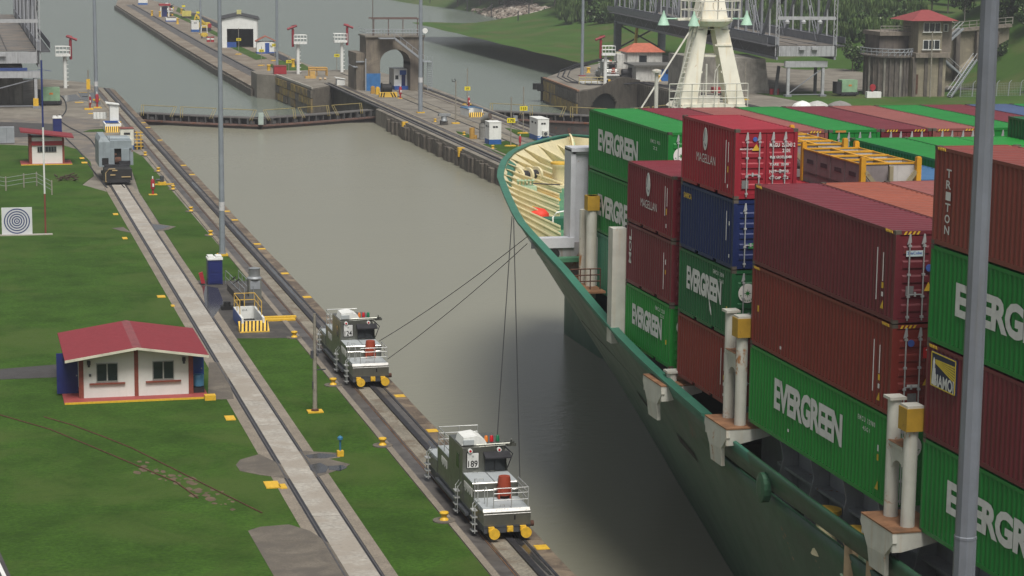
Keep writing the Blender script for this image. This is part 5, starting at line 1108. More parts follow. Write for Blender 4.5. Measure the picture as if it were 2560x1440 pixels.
MB().box(-.62, .62, .34, 4.3, -.02, .02).build('dark_well', BLACK, t); MB().box(-.5, .5, .335, .35, .3, .5).build('inner_stripe', HAZY, t)
hazard_slope(t, -.95, .98, -.62, .08, .18, .62, 8)
q = MB()
for z in (1.3, 1.75):
    q.tube([(-.68, 1.4, z), (-.68, 4.35, z), (.68, 4.35, z), (.68, .9, z)], .03, 5)
for x, y in ((-.68, 1.4), (-.68, 2.9), (-.68, 4.35), (0, 4.35), (.68, 4.35), (.68, 2.6), (.68, .9)): q.tube([(x, y, .8), (x, y, 1.75)], .03, 5)
q.build('rail', mat('rail_yellow', (.62, .40, .08), .5), t)
text('25 A', t, (0, 4.28, .62), .35, .12, BLACK, M_BACK)
t = thing('cable_ramp', 'yellow painted ramp plates crossing from the hatch to the tow track', 'ramp', (19.5, 143.2, .05)); MB().box(0, 2.3, .1, .55, 0, .12).build('plate', YEL, t); MB().box(0, 2.5, 1.0, 1.45, 0, .12).build('plate', YEL, t)
t = thing('apron_rail', 'thin grey handrails running over the dark apron to the ventilator', 'handrail', (0, 0, 0)); q = MB()
for a, b in (((556, 700), (612, 758)), ((588, 700), (634, 752))):
    A_, B_ = G(*a, 0), G(*b, 0); A_.y -= 2; 
    for z in (.55, 1.05): q.tube([(A_.x, A_.y, z), (B_.x, B_.y, z)], .025, 4)
    for k in range(5): p = A_.lerp(B_, k/4); q.tube([(p.x, p.y, 0), (p.x, p.y, 1.05)], .025, 4)
q.build('rail', GREYP, t); A_, B_ = G(568, 727), G(610, 775); MB().prism([(A_.x, A_.y), (A_.x+.7, A_.y), (B_.x+.7, B_.y), (B_.x, B_.y)], .0, .5).build('low_wall', CONCD, t)
BIRD = BLACK
for (px, py, z), lb in (((584, 700, 1.1), 'black bird perched on the apron rail, left of the pair'), ((593, 706, 1.1), 'black bird perched on the apron rail, right of the pair')):
    p = G(px, py, z); t = thing('bird', lb, 'bird', p, .5); q = MB(); q.lathe([(.01, -.16), (.07, -.06), (.08, .04), (.05, .12), (.01, .16)], n=8); me = q.mesh('bird_body', BIRD); me.transform(Matrix.Rotation(1.1, 4, 'Y') @ Matrix.Diagonal((1, .8, 1, 1))); me.transform(Matrix.Translation((0, 0, .12))); link('body', me, t)
    MB().extr([(-.12, -.04, .06), (-.34, -.05, -.06), (-.34, .05, -.06), (-.12, .04, .06)], (0, 0, .02)).build('tail', BIRD, t); q = MB(); q.lathe([(.01, -.05), (.045, 0), (.01, .05)], (.16, 0, .22), 7); q.build('head', BIRD, t)
t = thing('black_machinery', 'low black pump machinery tucked under the apron handrail', 'pump', tuple(G(575, 775))); MB().box(-.6, .9, -.3, .4, 0, .28).cyl((-.2, 0, .28), .25, .3, 10).cyl((-.2, .2, .3), .2, .25, 10, axis='x').build('body', BLACK, t)
# ---- slim wooden lamp post
t = thing('light_post', 'slim weathered wooden post on a yellow plate between the two tracks', 'post', (18.67, 115.9, .045)); q = MB(); q.cyl((0, 0, .1), .13, 3.0, 10, .11); q.cyl((0, 0, 3.1), .085, 2.35, 8, .07); q.build('post', WOODP, t, smooth=True); MB().box(-.42, .42, -.35, .35, 0, .07).build('base_plate', YEL, t); MB().lathe([(.22, .07), (.2, .16), (.1, .2)]).build('foot', RUST, t)
MB().box(-.22, -.08, -.1, .1, 3.0, 3.4).box(.1, .2, -.12, .12, 3.1, 3.25).box(.1, .6, -.03, .03, 2.32, 2.38).box(-.14, -.1, -.1, .1, 1.3, 1.7).build('fitting', DGREY, t)
# ---- blue valve, hydrants and stands
t = thing('valve_post', 'blue valve stem with round head on a yellow block beside the return track', 'valve', (18.3, 105.75, .06)); MB().box(-.16, .16, -.14, .14, 0, .28).build('block', YEL, t); q = MB(); q.cyl((0, 0, .28), .05, .55, 8); q.lathe([(.04, .8), (.14, .86), (.14, .96), (.04, 1.04)], n=12); q.build('stem', mat('valve_blue', (.03, .15, .27)), t, smooth=True)
def hydrant(p, label, s=1, white=True):
    t = thing('hydrant', label, 'hydrant', p, 0, 'dark red fire hydrants'); q = MB(); q.lathe([(.12*s, 0), (.10*s, .5*s), (.2*s, .6*s), (.2*s, 1.35*s), (.14*s, 1.5*s), (.05*s, 1.55*s)], n=12); q.build('body', RED, t, smooth=True); q = MB(); q.cyl((0, 0, 1.55*s), .06*s, .25*s, 8)
    if white: q.box(-.05*s, .1*s, -.24*s, -.19*s, .8*s, 1.1*s)
    q.build('cap', WHT, t); MB().box(-.4*s, .4*s, -.3*s, .3*s, -.02, .06).build('base', YEL, t); return t
hydrant((18.5, 212.2, .045), 'dark red hydrant with white cap on a yellow plate near the near lamp pole')
p = G(225, 272); hydrant((p.x, p.y, 0), 'dark red hydrant by the signal post at the far left wall', 1.1); p = G(243, 268); hydrant((p.x, p.y, 0), 'round headed dark red hydrant at the foot of the far left lamp pole', 1.2, False)
t = thing('yellow_stand', 'low yellow stand with grey motor on the lawn near the hydrant', 'stand', tuple(G(405, 462, .045))); MB().box(-1.0, 1.2, -.1, .1, 0, .12).box(-.4, .4, -.35, .35, 0, .3).build('frame', YEL, t); MB().cyl((0, 0, .3), .2, .6, 10).cyl((-.6, 0, .5), .12, .5, 8, axis='x').build('motor', DGREY, t)
# ---- marker plates set in the grass edge
PLN = ['nearest large', 'second nearest', 'by the middle of the lawn', 'small, nearest the grey crane', 'small, opposite the paved puddle', 'tiny, in the kerb near the roof', 'tiny, beside the nearest large one', 'small, left of the far curve', 'long, left of the far curve']
for (px, py), nm, w_, d_ in zip([(680, 1213), (575, 1046), (403, 742), (289, 536), (312, 596), (432, 765), (707, 1217), (205, 396), (212, 407)], PLN, (.34, .26, .28, .22, .2, .12, .16, .25, .35), (.62, .5, .4, .5, .5, .3, .4, .6, .6)):
    p = G(px, py, .05); o = MB().box(-w_, w_, -d_, d_, 0, .05).build('marker_plate', YEL); o.location = p; tag(o, 'flat yellow marker plate, '+nm+', along the return track', 'marker plate', 'yellow plates along the return track')
# ---- rusty rails of an abandoned siding
t = thing('old_rails', 'pair of rusty rails of an abandoned curved siding sunk in the grass', 'rails', (0, 0, 0))
for pts in ([(-60, 1010), (0, 1037), (125, 1073), (220, 1112), (310, 1150), (440, 1205), (495, 1245)], [(110, 1042), (180, 1062), (255, 1090), (330, 1120), (480, 1195), (570, 1240), (655, 1282)]):
    MB().tube([tuple(G(x, y, .07)) for x, y in pts], .035, 5).build('rail', RUST, t)
q = MB(); 
for k in range(46):
    u = random.random(); a_, b_ = Vector((8.5+u*3.4, 106.5-u*8.8, 0)), None; c_ = a_+Vector((random.uniform(-.7, .5), random.uniform(-1.5, 1), 0)); r = random.uniform(.04, .22); q.prism([(c_.x+r*random.uniform(.6, 1.6)*math.cos(i*1.05), c_.y+r*random.uniform(1, 2.4)*math.sin(i*1.05)) for i in range(6)], .02, .049+random.random()*.004)
o = q.build('bare_earth', mat('bare_earth', (.11, .08, .05), .95, var=.3)); o['kind'] = 'stuff'; tag(o, 'patches of bare brown earth between the rusty siding rails', 'earth')
# ---- grey track crane / winch car on the return track
t = thing('track_crane', 'old pale grey track crane with open winch bay standing on the return track', 'crane', (15.85, 220.4, .06))
BG = mat('blue_grey_paint', (.24, .28, .30), .55, var=.12, rust=.14, streak=.25)
MB().box(-1.35, 1.35, .2, 2.6, .45, 1.55).build('front_chassis', mat('black_chassis', (.02, .02, .02), .6, rust=.15), t); MB().box(-1.15, 1.15, 0, 9, .25, .5).build('underframe', DARK, t)
for y in (1.4, 3.3, 6, 8):
    for x in (-.95, .78): MB().cyl((x, y, .35), .36, .16, 16, axis='x').build('wheel', DARK, t, smooth=True)
q = MB(); q.box(-1.7, -.55, 3.0, 8.8, 1.5, 4.0); q.add([(-1.7, 3.0, 4.0), (-.55, 3.0, 4.0), (-.55, 8.8, 4.0), (-1.7, 8.8, 4.0), (-1.5, 3.2, 4.5), (-.9, 3.2, 4.5), (-.9, 8.6, 4.5), (-1.5, 8.6, 4.5)], [(4, 5, 6, 7), (0, 1, 5, 4), (1, 2, 6, 5), (2, 3, 7, 6), (3, 0, 4, 7)]); q.build('left_cab', BG, t)
q = MB(); q.box(-.55, 1.6, 3.3, 8.8, 3.3, 4.1); q.box(.55, 1.35, 3.1, 8.8, 1.6, 3.3); q.box(-.55, -.15, 3.15, 8.8, 1.7, 3.3); q.box(1.4, 1.75, 3.4, 8.8, 1.6, 3.5); q.cyl((-.5, 4.6, 4.15), .3, 2.0, 14, axis='x'); q.build('right_housing', BG, t)
MB().box(-.15, .55, 3.6, 8, .8, 3.3).box(-1.4, -.75, 2.98, 3.05, 1.7, 2.4).build('winch_bay', BLACK, t); MB().cyl((-.1, 3.4, 2.1), .35, .6, 14, axis='x').cyl((-.12, 3.3, 2.7), .12, .2, 8, axis='x').build('winch_drum', RUST, t)
MB().box(-1.2, 1.3, 2.4, 3.0, 1.3, 1.75).box(.3, 1.4, 2.6, 3.1, 1.7, 2.1).build('pipework', DARK, t)
q = MB(); q.tube([(-1.25, .15, .3), (-1.25, .15, 1.2), (-.9, .15, 1.6), (-.3, .15, 1.6)], .045, 5); q.box(-.6, -.1, .1, .25, 1.4, 1.5); q.box(-.8, -.3, .1, .25, .95, 1.05); q.box(.3, 1.2, .12, .2, .75, .83); q.box(-1.2, -.7, .1, .3, .3, .38); q.build('step_rail', mat('tan_handrail', (.45, .33, .16), .6), t)
for x in (-.5, 0, .5): pass
# ---- white cabinet and stair hatch by the far left wall
t = thing('equipment_cabinet', 'white cabinet with dark louvres and blue foot beside a yellow ladder frame', 'cabinet', (19.35, 254.4, 0)); MB().box(-.75, .75, 0, 1.6, .5, 2.4).build('body', mat('cabinet_white', (.60, .60, .52), .6), t); MB().box(-.75, .75, 0, 1.6, 0, .5).build('foot', BLUE, t); MB().box(-.35, .35, -.03, 0, 1.75, 1.98).build('louvre', DARK, t); MB().box(-.8, .8, -.05, 1.7, 2.4, 2.48).build('roof', mat('dull_red_roof', (.2, .06, .05)), t)
t = thing('access_tower', 'yellow ladder frame with dark drum next to the white cabinet', 'ladder', (20.55, 254.2, 0)); q = MB()
for x in (-.1, .35): q.tube([(x, 0, 0), (x, 0, 2.2)], .05, 5)
for z in (.4, .8, 1.2, 1.6, 2.0): q.tube([(-.35, 0, z), (.6, 0, z)], .04, 4)
q.build('frame', YEL, t); MB().box(-.5, .7, .3, 1.0, 0, .6).build('drum', CONCD, t)
t = thing('stair_hatch', 'white stair hatch and kiosk with striped sill behind the grey crane', 'hatch', (19.3, 275.6, 0)); MB().box(-1.0, 1.0, .1, .3, 0, 1.0).box(-1.0, -.85, .3, 4, 0, 1.0).box(.85, 1.0, .3, 4, 0, 1.0).build('curb', WHT, t); MB().box(-1.02, 1.02, 3.9, 4.1, .8, 1.05).build('blue_rim', BLUE, t); hazard_slope(t, -1.0, 1.0, -.5, .05, .1, .7, 8); MB().box(-.1, 1.0, 4.2, 5.6, 0, 3.1).build('kiosk', WHT, t); MB().extr([(-.6, 4.0, 3.2), (1.1, 4.0, 3.0), (1.1, 4.0, 3.1), (-.6, 4.0, 3.35)], (0, 1.8, 0)).build('kiosk_roof', WHT, t)
t = thing('barrel_rack', 'rack of white plastic drums beside the far left kiosk', 'drums', (18.3, 281, 1.2))
for i in range(4): MB().cyl((-.9+i*.42, 0, 0), .22, .8, 10).build('drum', WHT, t, smooth=True)
t = thing('cabinet', 'plain grey equipment cabinet at the left edge beside the asphalt', 'cabinet', (6.1, 263.2, 0)); MB().box(-.95, .85, 0, 1.0, .08, 1.95).build('body', GREYP, t); MB().box(-.05, -.03, -.01, 0, .12, 1.9).build('door_gap', DARK, t)
t = thing('debris_pile', 'heap of rusty scrap and timber lying in the grass near the crane', 'scrap', tuple(G(167, 448, .045))); q = MB()
for k in range(26): a_ = Vector((random.uniform(-.9, .9), random.uniform(-2, 2), random.uniform(.03, .3))); q.beam(a_, a_+Vector((random.uniform(-.8, .8), random.uniform(-1.5, 1.5), random.uniform(-.05, .1))), .12, .09)
q.build('scrap', mat('scrap_brown', (.06, .04, .025), .9, var=.4), t)['kind'] = 'stuff'
t = thing('wire_fence', 'weathered post and wire fence on the lawn at the left edge', 'fence', (0, 0, 0)); ps = [G(-30, 470), G(15, 478), G(60, 470), G(92, 466), G(130, 488)]
for p in ps: MB().beam(p, p+Vector((0, 0, 1.45)), .12, .12).build('fence_post', WOODP, t)
q = MB()
for a_, b_ in zip(ps[:-1], ps[1:]):
    for z in (.5, .9, 1.3): q.tube([a_+Vector((0, 0, z)), b_+Vector((0, 0, z))], .022, 3)
q.build('fence_wire', GREYP, t)
# ---- compressor, signal post on the far left
t = thing('compressor', 'pale green box compressor on a dark trailer under the left swing bridge', 'compressor', (13.5, 315.5, 0)); MB().box(-1.3, 1.25, 0, 1.8, .65, 2.5).build('housing', mat('compressor_green', (.22, .36, .22), .6, rust=.05), t); MB().box(-1.4, 1.5, -.1, 2.0, .2, .65).build('trailer', DARK, t); MB().box(-.2, .3, -.02, 0, 1.55, 1.8).build('orange_label', LAMPO, t); MB().box(-2.2, -1.4, 0, 1.6, .4, 2.2).build('rear_frame', DARK, t)
for x in (-.9, .9): MB().cyl((x-.1, 0, .3), .3, .2, 12, axis='x').build('wheel', BLACK, t)
t = thing('signal_post', 'thin post with yellow box near the far left lamp pole', 'post', tuple(G(222, 274))); MB().cyl((0, 0, 0), .08, 5.5, 6).build('post', WOODP, t); MB().box(-.25, .25, -.1, .2, 2.8, 4.2).build('yellow_box', YEL, t); MB().box(-.6, .6, -.4, .4, 0, .2).build('base', YEL, t)
for i, (px, py) in enumerate([(208, 232), (215, 242), (198, 256), (232, 284), (244, 270)]):
    p = G(px, py); o = MB().box(-.6, .6, -.5, .5, 0, .03).build('marker_plate', YEL); o.location = p; tag(o, 'flat yellow marker plate on the far left apron, %s' % ('farthest', 'second farthest', 'left of the signal post', 'in front of the hydrants', 'beside the round hydrant')[i], 'marker plate', 'yellow plates on the far apron')
# ---- fire monitors on white lattice masts
def monitor(p, label, H=8.5, side=1):
    t = thing('fire_monitor', label, 'fire monitor', p, 0, 'red fire monitors on white masts')
    q = MB(); q.cyl((0, 0, 0), .28, H*.62, 8); 
    for k in range(7): q.box(.25, .5, -.05, .05, .4+k*H*.08, .5+k*H*.08)
    q.build('mast', WHT, t)
    z0 = H*.62; x0 = .3*side; q = MB(); q.box(x0-1.1, x0+1.1, -.8, .8, z0, z0+.35)
    for zz in (z0+.9, z0+1.5):
        q.tube([(x0-1.1, -.8, zz), (x0+1.1, -.8, zz), (x0+1.1, .8, zz), (x0-1.1, .8, zz)], .05, 4, closed=True)
    for dx in (-1.1, -.55, 0, .55, 1.1): q.tube([(x0+dx, -.8, z0), (x0+dx, -.8, z0+1.5)], .05, 4)
    q.build('basket', WHT, t)
    q = MB(); q.cyl((-.9*side, -.2, z0-.5), .22, 3.0, 8); q.tube([(-.9*side, -.2, z0+2.4), (-1.0*side, -.2, z0+3.0), (-.3*side, -.3, z0+3.1), (-1.9*side, -.5, z0+2.5)], .22, 6); q.build('nozzle', mat('monitor_red', (.24, .02, .03), .6), t); return t
monitor((17.1, 347.0, 0), 'red fire monitor on a white mast at the far left wall end', 8.0, -1)
monitor((57.6, 373.8, 0), 'red fire monitor on a white mast, left of the pair beyond the gate', 8.3, 1)
monitor((65.9, 377.9, 0), 'red fire monitor on a white mast, nearer the concrete arch tower', 8.3, -1)
monitor((102.8, 341.6, 0), 'red fire monitor on a white mast with ladder on the right lock island', 8.0, 1)
# ================================================================== CENTRE WALL, RIGHT BANK, BRIDGES, TREES
random.seed(55)
def booth(p, label, w_=1.5, d=2.4, h=2.65, rz=0, ac=False):
    t = thing('equipment_booth', label, 'booth', p, rz, 'white and blue equipment booths')
    MB().box(0, w_, 0, d, .62, h).build('body', WHT, t); MB().box(-.01, w_+.01, -.01, d+.01, 0, .62).build('blue_foot', mat('booth_blue', (.02, .10, .33), .5), t)
    q = MB(); q.box(w_*.3, w_*.48, -.03, 0, h-.62, h-.42); q.box(w_*.52, w_*.7, -.03, 0, h-.62, h-.42); q.box(-.03, 0, d*.2, d*.35, h-.62, h-.4); q.box(-.03, 0, d*.55, d*.75, h-.62, h-.4); q.build('louvre', DARK, t)['kind'] = 'stuff'
    MB().box(-.04, w_+.04, -.04, d+.04, h, h+.06).build('roof', WHT, t)
    if ac:
        a_ = MB().box(.55, 1.25, -.4, -.02, .62, 1.25).build('air_unit', mat('beige_unit', (.5, .5, .46)), t); MB().cyl((.9, -.43, .93), .22, .03, 12, axis='y').build('fan_grille', DGREY, a_); MB().tube([(.5, -.2, .7), (.1, -.5, .45), (-.1, -.5, .5)], .04, 4).build('pipe', WHT, t)
    return t
booth(tuple(G(1223, 362)), 'white booth with blue foot behind the big grey air duct', 1.48, 2.2)
booth(tuple(G(1344, 353)), 'white booth with blue foot and an air conditioner on its front', 1.42, 3.9, ac=True)
t = thing('air_duct', 'big grey bent air duct standing beside the white booth', 'air duct', tuple(G(1207, 348)))
q = MB(); q.tube([(0, 0, 0), (0, 0, 1.9), (.05, -.1, 2.4), (.3, -.4, 2.75), (.65, -.75, 2.9)], .46, 14); q.lathe([(.47, 0), (.5, .1), (.47, .2)]); q.lathe([(.47, 1.5), (.51, 1.6), (.47, 1.7)]); q.build('duct', mat('duct_grey2', (.20, .20, .185), .6, rust=.12, streak=.3), t, smooth=True)
me = MB().cyl((0, 0, 0), .38, .05, 16).mesh('duct_mouth', mat('brown_mouth', (.10, .075, .06))); o = link('duct_mouth', me, t, (.67, -.79, 2.905)); o.rotation_euler = Vector((.35, -.37, .14)).to_track_quat('Z', 'Y').to_euler()
t = thing('yellow_drum', 'ochre standing drum with outlet left of the big air duct', 'drum', tuple(G(1180, 347))); MB().cyl((0, 0, 0), .34, 1.35, 14).cyl((.4, 0, .0), .25, .45, 12).build('drum', mat('ochre', (.42, .24, .05), .6, rust=.2), t, smooth=True)
t = thing('ventilator', 'galvanised ventilator with square cap between a bollard and a lamp arm post', 'ventilator', tuple(G(1110, 312))); MB().box(-.5, .45, -.3, .3, 0, .55).build('duct', CONCD, t); q = MB(); q.lathe([(.45, .5), (.42, .7), (.38, .75), (.38, 1.15)]); q.build('cowl', STEEL, t, smooth=True); MB().box(-.75, .8, -.4, .4, 1.15, 1.45).build('cap', STEEL, t)
t = thing('ventilator', 'galvanised ventilator half hidden behind the number 170 board', 'ventilator', tuple(G(1288, 312))); MB().box(-.35, .35, -.3, .3, 0, .5).build('duct', CONC, t); MB().lathe([(.42, .45), (.44, .6), (.34, .7), (.34, 1.2)]).build('cowl', STEEL, t, smooth=True)
SIGNY = mat('sign_yellow', (.72, .60, .01), .6, var=.05)
def number(px, base, sign, top, s, label, z=0, w_=1.0, posty=True):
    p = G(px, base, z); d = p.length; k = math.sqrt(p.x**2+p.y**2)/CAMF*1.02
    t = thing('distance_sign', label, 'number sign', p, 0, 'yellow distance boards on thin posts'); MB().cyl((0, 0, 0), .07 if z == 0 else .06, (base-top)*k, 6).build('post', WOODP, t)
    h = (base-sign)*k; b = MB().box(-.5*w_, .5*w_, -.1, -.07, h-.28, h+.28).build('board', SIGNY, t)
    if s: text(s, b, (0, -.105, h), .24*len(s)*w_, .34, BLACK, M_BACK, .03)
    if posty: q = MB(); q.box(-.55, .55, -.4, .4, 0, .14); q.box(-.75, -.55, -.2, .2, 0, .1); q.build('base', YEL, t)
number(1277, 366, 302, 245, '170', 'yellow board number 170 on a thin post by the bow of the ship')
number(1308, 334, 272, 219, '115', 'yellow board number 115 on a thin post left of the booth with air conditioner')
number(1168, 262, 222, 173, '10', 'yellow board number 10 near the blue stair hatch', w_=.85)
for i, (px, base, sg, top, s) in enumerate([(597, 136, 100, 72, '205'), (654, 164, 128, 118, '215'), (722, 186, 155, 140, '150'), (686, 152, 114, 104, '160'), (842, 183, 140, 128, '190'), (459, 30, 16, 8, ''), (495, 48, 32, 22, ''), (430, 26, 20, 14, '')]):
    number(px, base, sg, top, s, 'yellow board on a thin post %s' % ('in front of the white shed mouth', 'in front of the red roofed hut', 'just right of the red crate', 'behind the red roofed hut', 'between the two red fire monitors', 'far out on the approach wall', 'left of the small white cabinet far out', 'far out beside the parked far locomotive')[i], FZ)
t = thing('lamp_arm_post', 'thin post with two small lamp arms and yellow base on the centre wall', 'post', tuple(G(1139, 309))); MB().cyl((0, 0, 0), .08, 5.6, 6).build('post', WOODP, t); MB().box(-.5, .5, -.35, .35, 0, .14).build('base', YEL, t); MB().tube([(0, 0, 5.5), (-.5, 0, 5.55), (-.5, 0, 5.85)], .05, 4).tube([(0, 0, 5.5), (-.15, 0, 5.9)], .05, 4).build('arm', DARK, t)
t = thing('stair_hatch', 'blue rimmed white stair hatch with striped sill beside the number 10 board', 'hatch', (G(1190, 292).x, G(1190, 292).y, 0), .1); MB().box(-1.0, -.85, 0, 3.6, 0, 1.05).box(.85, 1.0, 0, 3.6, 0, 1.05).box(-1, 1, 3.5, 3.65, 0, 1.05).build('curb', WHT, t); MB().box(-1.02, 1.02, 3.48, 3.67, .95, 1.12).box(-1.04, -.83, 0, 3.6, 1.0, 1.1).box(.83, 1.04, 0, 3.6, 1.0, 1.1).build('blue_rim', mat('rim_blue', (.06, .17, .33)), t); hazard_slope(t, -1, 1, -.5, .05, .05, .6, 7)
p = G(1172, 268); hydrant((p.x, p.y, 0), 'dark red hydrant beside the blue rimmed stair hatch', .9)
p = G(1300, 366); hydrant((p.x, p.y, 0), 'small dark red hydrant just ahead of the bow rail', .8, False)
for (px, py), lb in (((1088, 305), 'left of the square capped ventilator'), ((1160, 338), 'left of the ochre drum'), ((1232, 372), 'in front of the white booth beside the duct')):
    dup(b0, G(px, py, 0), label='yellow mooring bollard on the centre wall '+lb, group='yellow bollards on the centre wall')
# hose reel, stripe block, hydrant near the arch tower
p = G(965, 236); t = thing('cable_reel', 'large black cable reel at the foot of the arch tower', 'reel', (p.x, p.y, 0)); MB().cyl((-.7, 0, .9), .9, .1, 20, axis='x').cyl((.7, 0, .9), .9, .1, 20, axis='x').cyl((-.6, 0, .9), .7, 1.3, 16, axis='x').build('reel', BLACK, t, smooth=True)
p = G(972, 243); t = thing('striped_block', 'black and cream striped concrete block before the black reel', 'block', (p.x, p.y, 0)); MB().box(-1.4, 1.3, 0, .8, 0, .7).build('block', HAZY, t); q = MB()
for x in (-1.3, -.9, .55, .95): q.extr([(x, -.005, 0), (x+.2, -.005, 0), (x+.35*(1 if x < 0 else -1), -.005, .7), (x+.15*(1 if x < 0 else -1), -.005, .7)], (0, .004, 0))
q.build('stripe', BLACK, t)['kind'] = 'stuff'
p = G(1001, 246); hydrant((p.x, p.y, 0), 'dark red hydrant with white wheel right of the striped block', 1.15)
for k, (px, py) in enumerate([(932, 234), (944, 236)]):
    p = G(px, py); o = MB().box(-.3, .3, -.3, .3, 0, 1.0).box(-.2, .2, -.2, .2, 1.0, 1.15).build('yellow_block', mat('ochre', (.4, .25, .05)) if k == 0 else YEL); o.location = p; tag(o, ('ochre' if k == 0 else 'bright yellow')+' upright block at the blue painted foot of the tower', 'block')
# ---- concrete arch tower
TC = mat('tower_concrete', (.20, .17, .13), .85, var=.25, scale=.35, fine=.35, streak=.65, dirt=(.05, .045, .04), mott=(.13, .11, .09), mottscale=.4, bump=.2)
tw = thing('arch_tower', 'old concrete arch tower with platform, stairs and blue painted foot on the centre wall', 'tower', (0, 336, 0))
q = MB(); q.box(62.4, 64.6, 0, 5.5, 0, 8.3); q.build('left_pier', TC, tw); MB().box(61.0, 62.4, .8, 8, 0, 5.8).build('side_buttress', TC, tw)
q = MB(); q.box(69.4, 71.5, 0, 5.5, 0, 8.3); q.build('right_pier', TC, tw)
n = 12; pts = [(64.6, 0, 8.3), (64.6, 0, 3.9)]+[(67+2.4*math.cos(math.pi-math.pi*i/n), 0, 4.4+2.0*math.sin(math.pi*i/n)) for i in range(n+1)]+[(69.4, 0, 3.9), (69.4, 0, 8.3)]
q = MB(); q.extr(pts, (0, 5.5, 0)); q.build('arch_beam', TC, tw); MB().box(62.2, 71.7, -.3, 5.7, 8.3, 8.55).build('platform', CONC, tw)
MB().box(62.35, 64.65, -.04, 0, 0, 2.7).build('blue_foot', mat('foot_blue', (.03, .14, .34)), tw)
q = MB()
for x in (63.6, 65.9, 68.2, 70.5): q.box(x, x+.12, .2, .35, 8.55, 11.1)
q.box(63.3, 71.0, .1, .4, 11.05, 11.25); q.box(63.3, 71.0, 2.6, 2.9, 11.05, 11.25); q.build('canopy_frame', mat('rusty_frame', (.13, .085, .075), .7, rust=.3), tw)
q = MB()
for z in (9.0, 9.5): q.tube([(62.3, -.2, z), (71.6, -.2, z)], .05, 4); q.tube([(62.3, -.2, z), (62.3, 5.6, z)], .05, 4)
for i in range(20): q.tube([(62.3+i*.49, -.2, 8.55), (62.3+i*.49, -.2, 9.5)], .035, 4)
q.build('railing', GREYP, tw)
q = MB(); q.beam((66.6, -.9, 8.2), (71.3, -.9, 4.6), .12, .3); q.beam((66.6, -1.6, 8.2), (71.3, -1.6, 4.6), .12, .3); q.box(64.2, 66.7, -1.7, -.3, 8.1, 8.25)
for i in range(14): t_ = i/14; x, z = 66.6+4.7*t_, 8.15-3.6*t_; q.box(x, x+.3, -1.6, -.9, z, z+.05)
q.beam((66.6, -1.6, 9.1), (71.3, -1.6, 5.5), .07, .07); q.beam((64.2, -1.7, 9.1), (66.6, -1.7, 9.1), .07, .07)
for i in range(6): t_ = i/5; q.beam((66.6+4.7*t_, -1.6, 8.15-3.6*t_), (66.6+4.7*t_, -1.6, 9.1-3.6*t_), .06, .06)
q.box(71.2, 72.5, -1.7, .5, 4.5, 4.6)
for i in range(16): q.box(71.9, 72.6, -1.2, -.5, .3*i, .3*i+.05)
q.beam((71.9, -1.2, 0), (71.9, -1.2, 5.4), .07, .07); q.beam((72.6, -1.2, 0), (72.6, -1.2, 5.4), .07, .07); q.build('stairs', GREYP, tw)
MB().cyl((71.6, -.6, 9.3), .42, .12, 18, axis='y').build('dish', WHT, tw); MB().cyl((63.5, .3, 8.5), .05, 6, 5).build('antenna', RUST, tw)
q = MB(); q.box(60.6, 61.2, .6, 2.5, 3.6, 3.75); q.beam((60.6, .6, 3.7), (59.7, .6, 4.2), .07, .07); q.beam((59.7, .6, 3.9), (59.7, .6, 5.3), .07, .07); q.beam((62.3, -.15, 0), (62.3, -.15, 5.0), .18, .18); q.box(60.9, 62.2, .5, .7, 4.4, 4.6); q.build('side_bracket', GREYP, tw)
t = thing('kiosk', 'white and blue control kiosk inside the concrete arch tower', 'kiosk', (67.3, 338.5, 0)); MB().box(0, 2.2, 0, 4, .5, 3.2).box(2.2, 3.9, -.8, 3, .5, 2.5).build('wall', WHT, t); MB().box(-.05, 4.0, -.85, 4.05, 0, .55).box(.9, 1.9, -.2, 0, 2.3, 3.0).build('blue_trim', BLUE, t); MB().box(1.2, 1.8, -.06, 0, .5, 2.3).box(2.7, 3.1, -.86, -.8, .5, 2.2).build('door', NAVY, t); MB().box(.2, .7, -.05, 0, 1.6, 2.2).build('window', GLASS, t)
# ---- things farther up the approach wall (lower level)
def F(px, py): p = G(px, py, FZ); return (p.x, p.y, FZ)
p = G(852, 214); t = thing('white_cover', 'small white sheet metal shelter at the corner of the gate recess', 'shelter', (p.x, p.y, 0)); MB().box(-.6, .7, 0, 1.4, 0, .95).build('body', WHT, t); MB().extr([(-.9, -.1, 1.25), (.8, -.1, .95), (.8, -.1, 1.05), (-.9, -.1, 1.35)], (0, 1.6, 0)).build('roof', WHT, t)
p = G(701, 186); t = thing('red_crate', 'crimson steel crate standing on the fender block beyond the gate', 'crate', (p.x, p.y, 0)); MB().box(-1.05, 1.05, 0, 1.5, .05, 1.35).build('body', RED, t); MB().box(-1.1, 1.1, -.05, 1.55, 1.35, 1.5).build('lid', mat('dull_lid', (.2, .05, .05)), t); MB().box(-1.06, 1.06, -.02, 0, .45, .52).build('rib', RED, t)
p = G(795, 190); t = thing('pipe_frame', 'low yellow tubular frame on the concrete beside the fire monitor', 'frame', (p.x, p.y, 0)); q = MB()
for z in (1.0, 1.35): q.tube([(-1.6, 0, z), (1.5, -.4, z), (1.6, 1.4, z), (-1.4, 1.6, z)], .1, 5, closed=True)
for x, y in ((-1.6, 0), (1.5, -.4), (1.6, 1.4), (-.2, 0)): q.tube([(x, y, 0), (x, y, 1.35)], .1, 5)
q.build('frame', mat('ochre', (.42, .24, .05)), t)
p = G(776, 196); t = thing('yellow_machine', 'small yellow pump machine between the frame and the track', 'machine', (p.x, p.y, 0)); MB().box(-.9, .9, -.4, .4, 0, .4).box(-.1, .8, -.3, .3, .4, 1.2).build('body', mat('pump_yellow', (.52, .33, .10)), t)
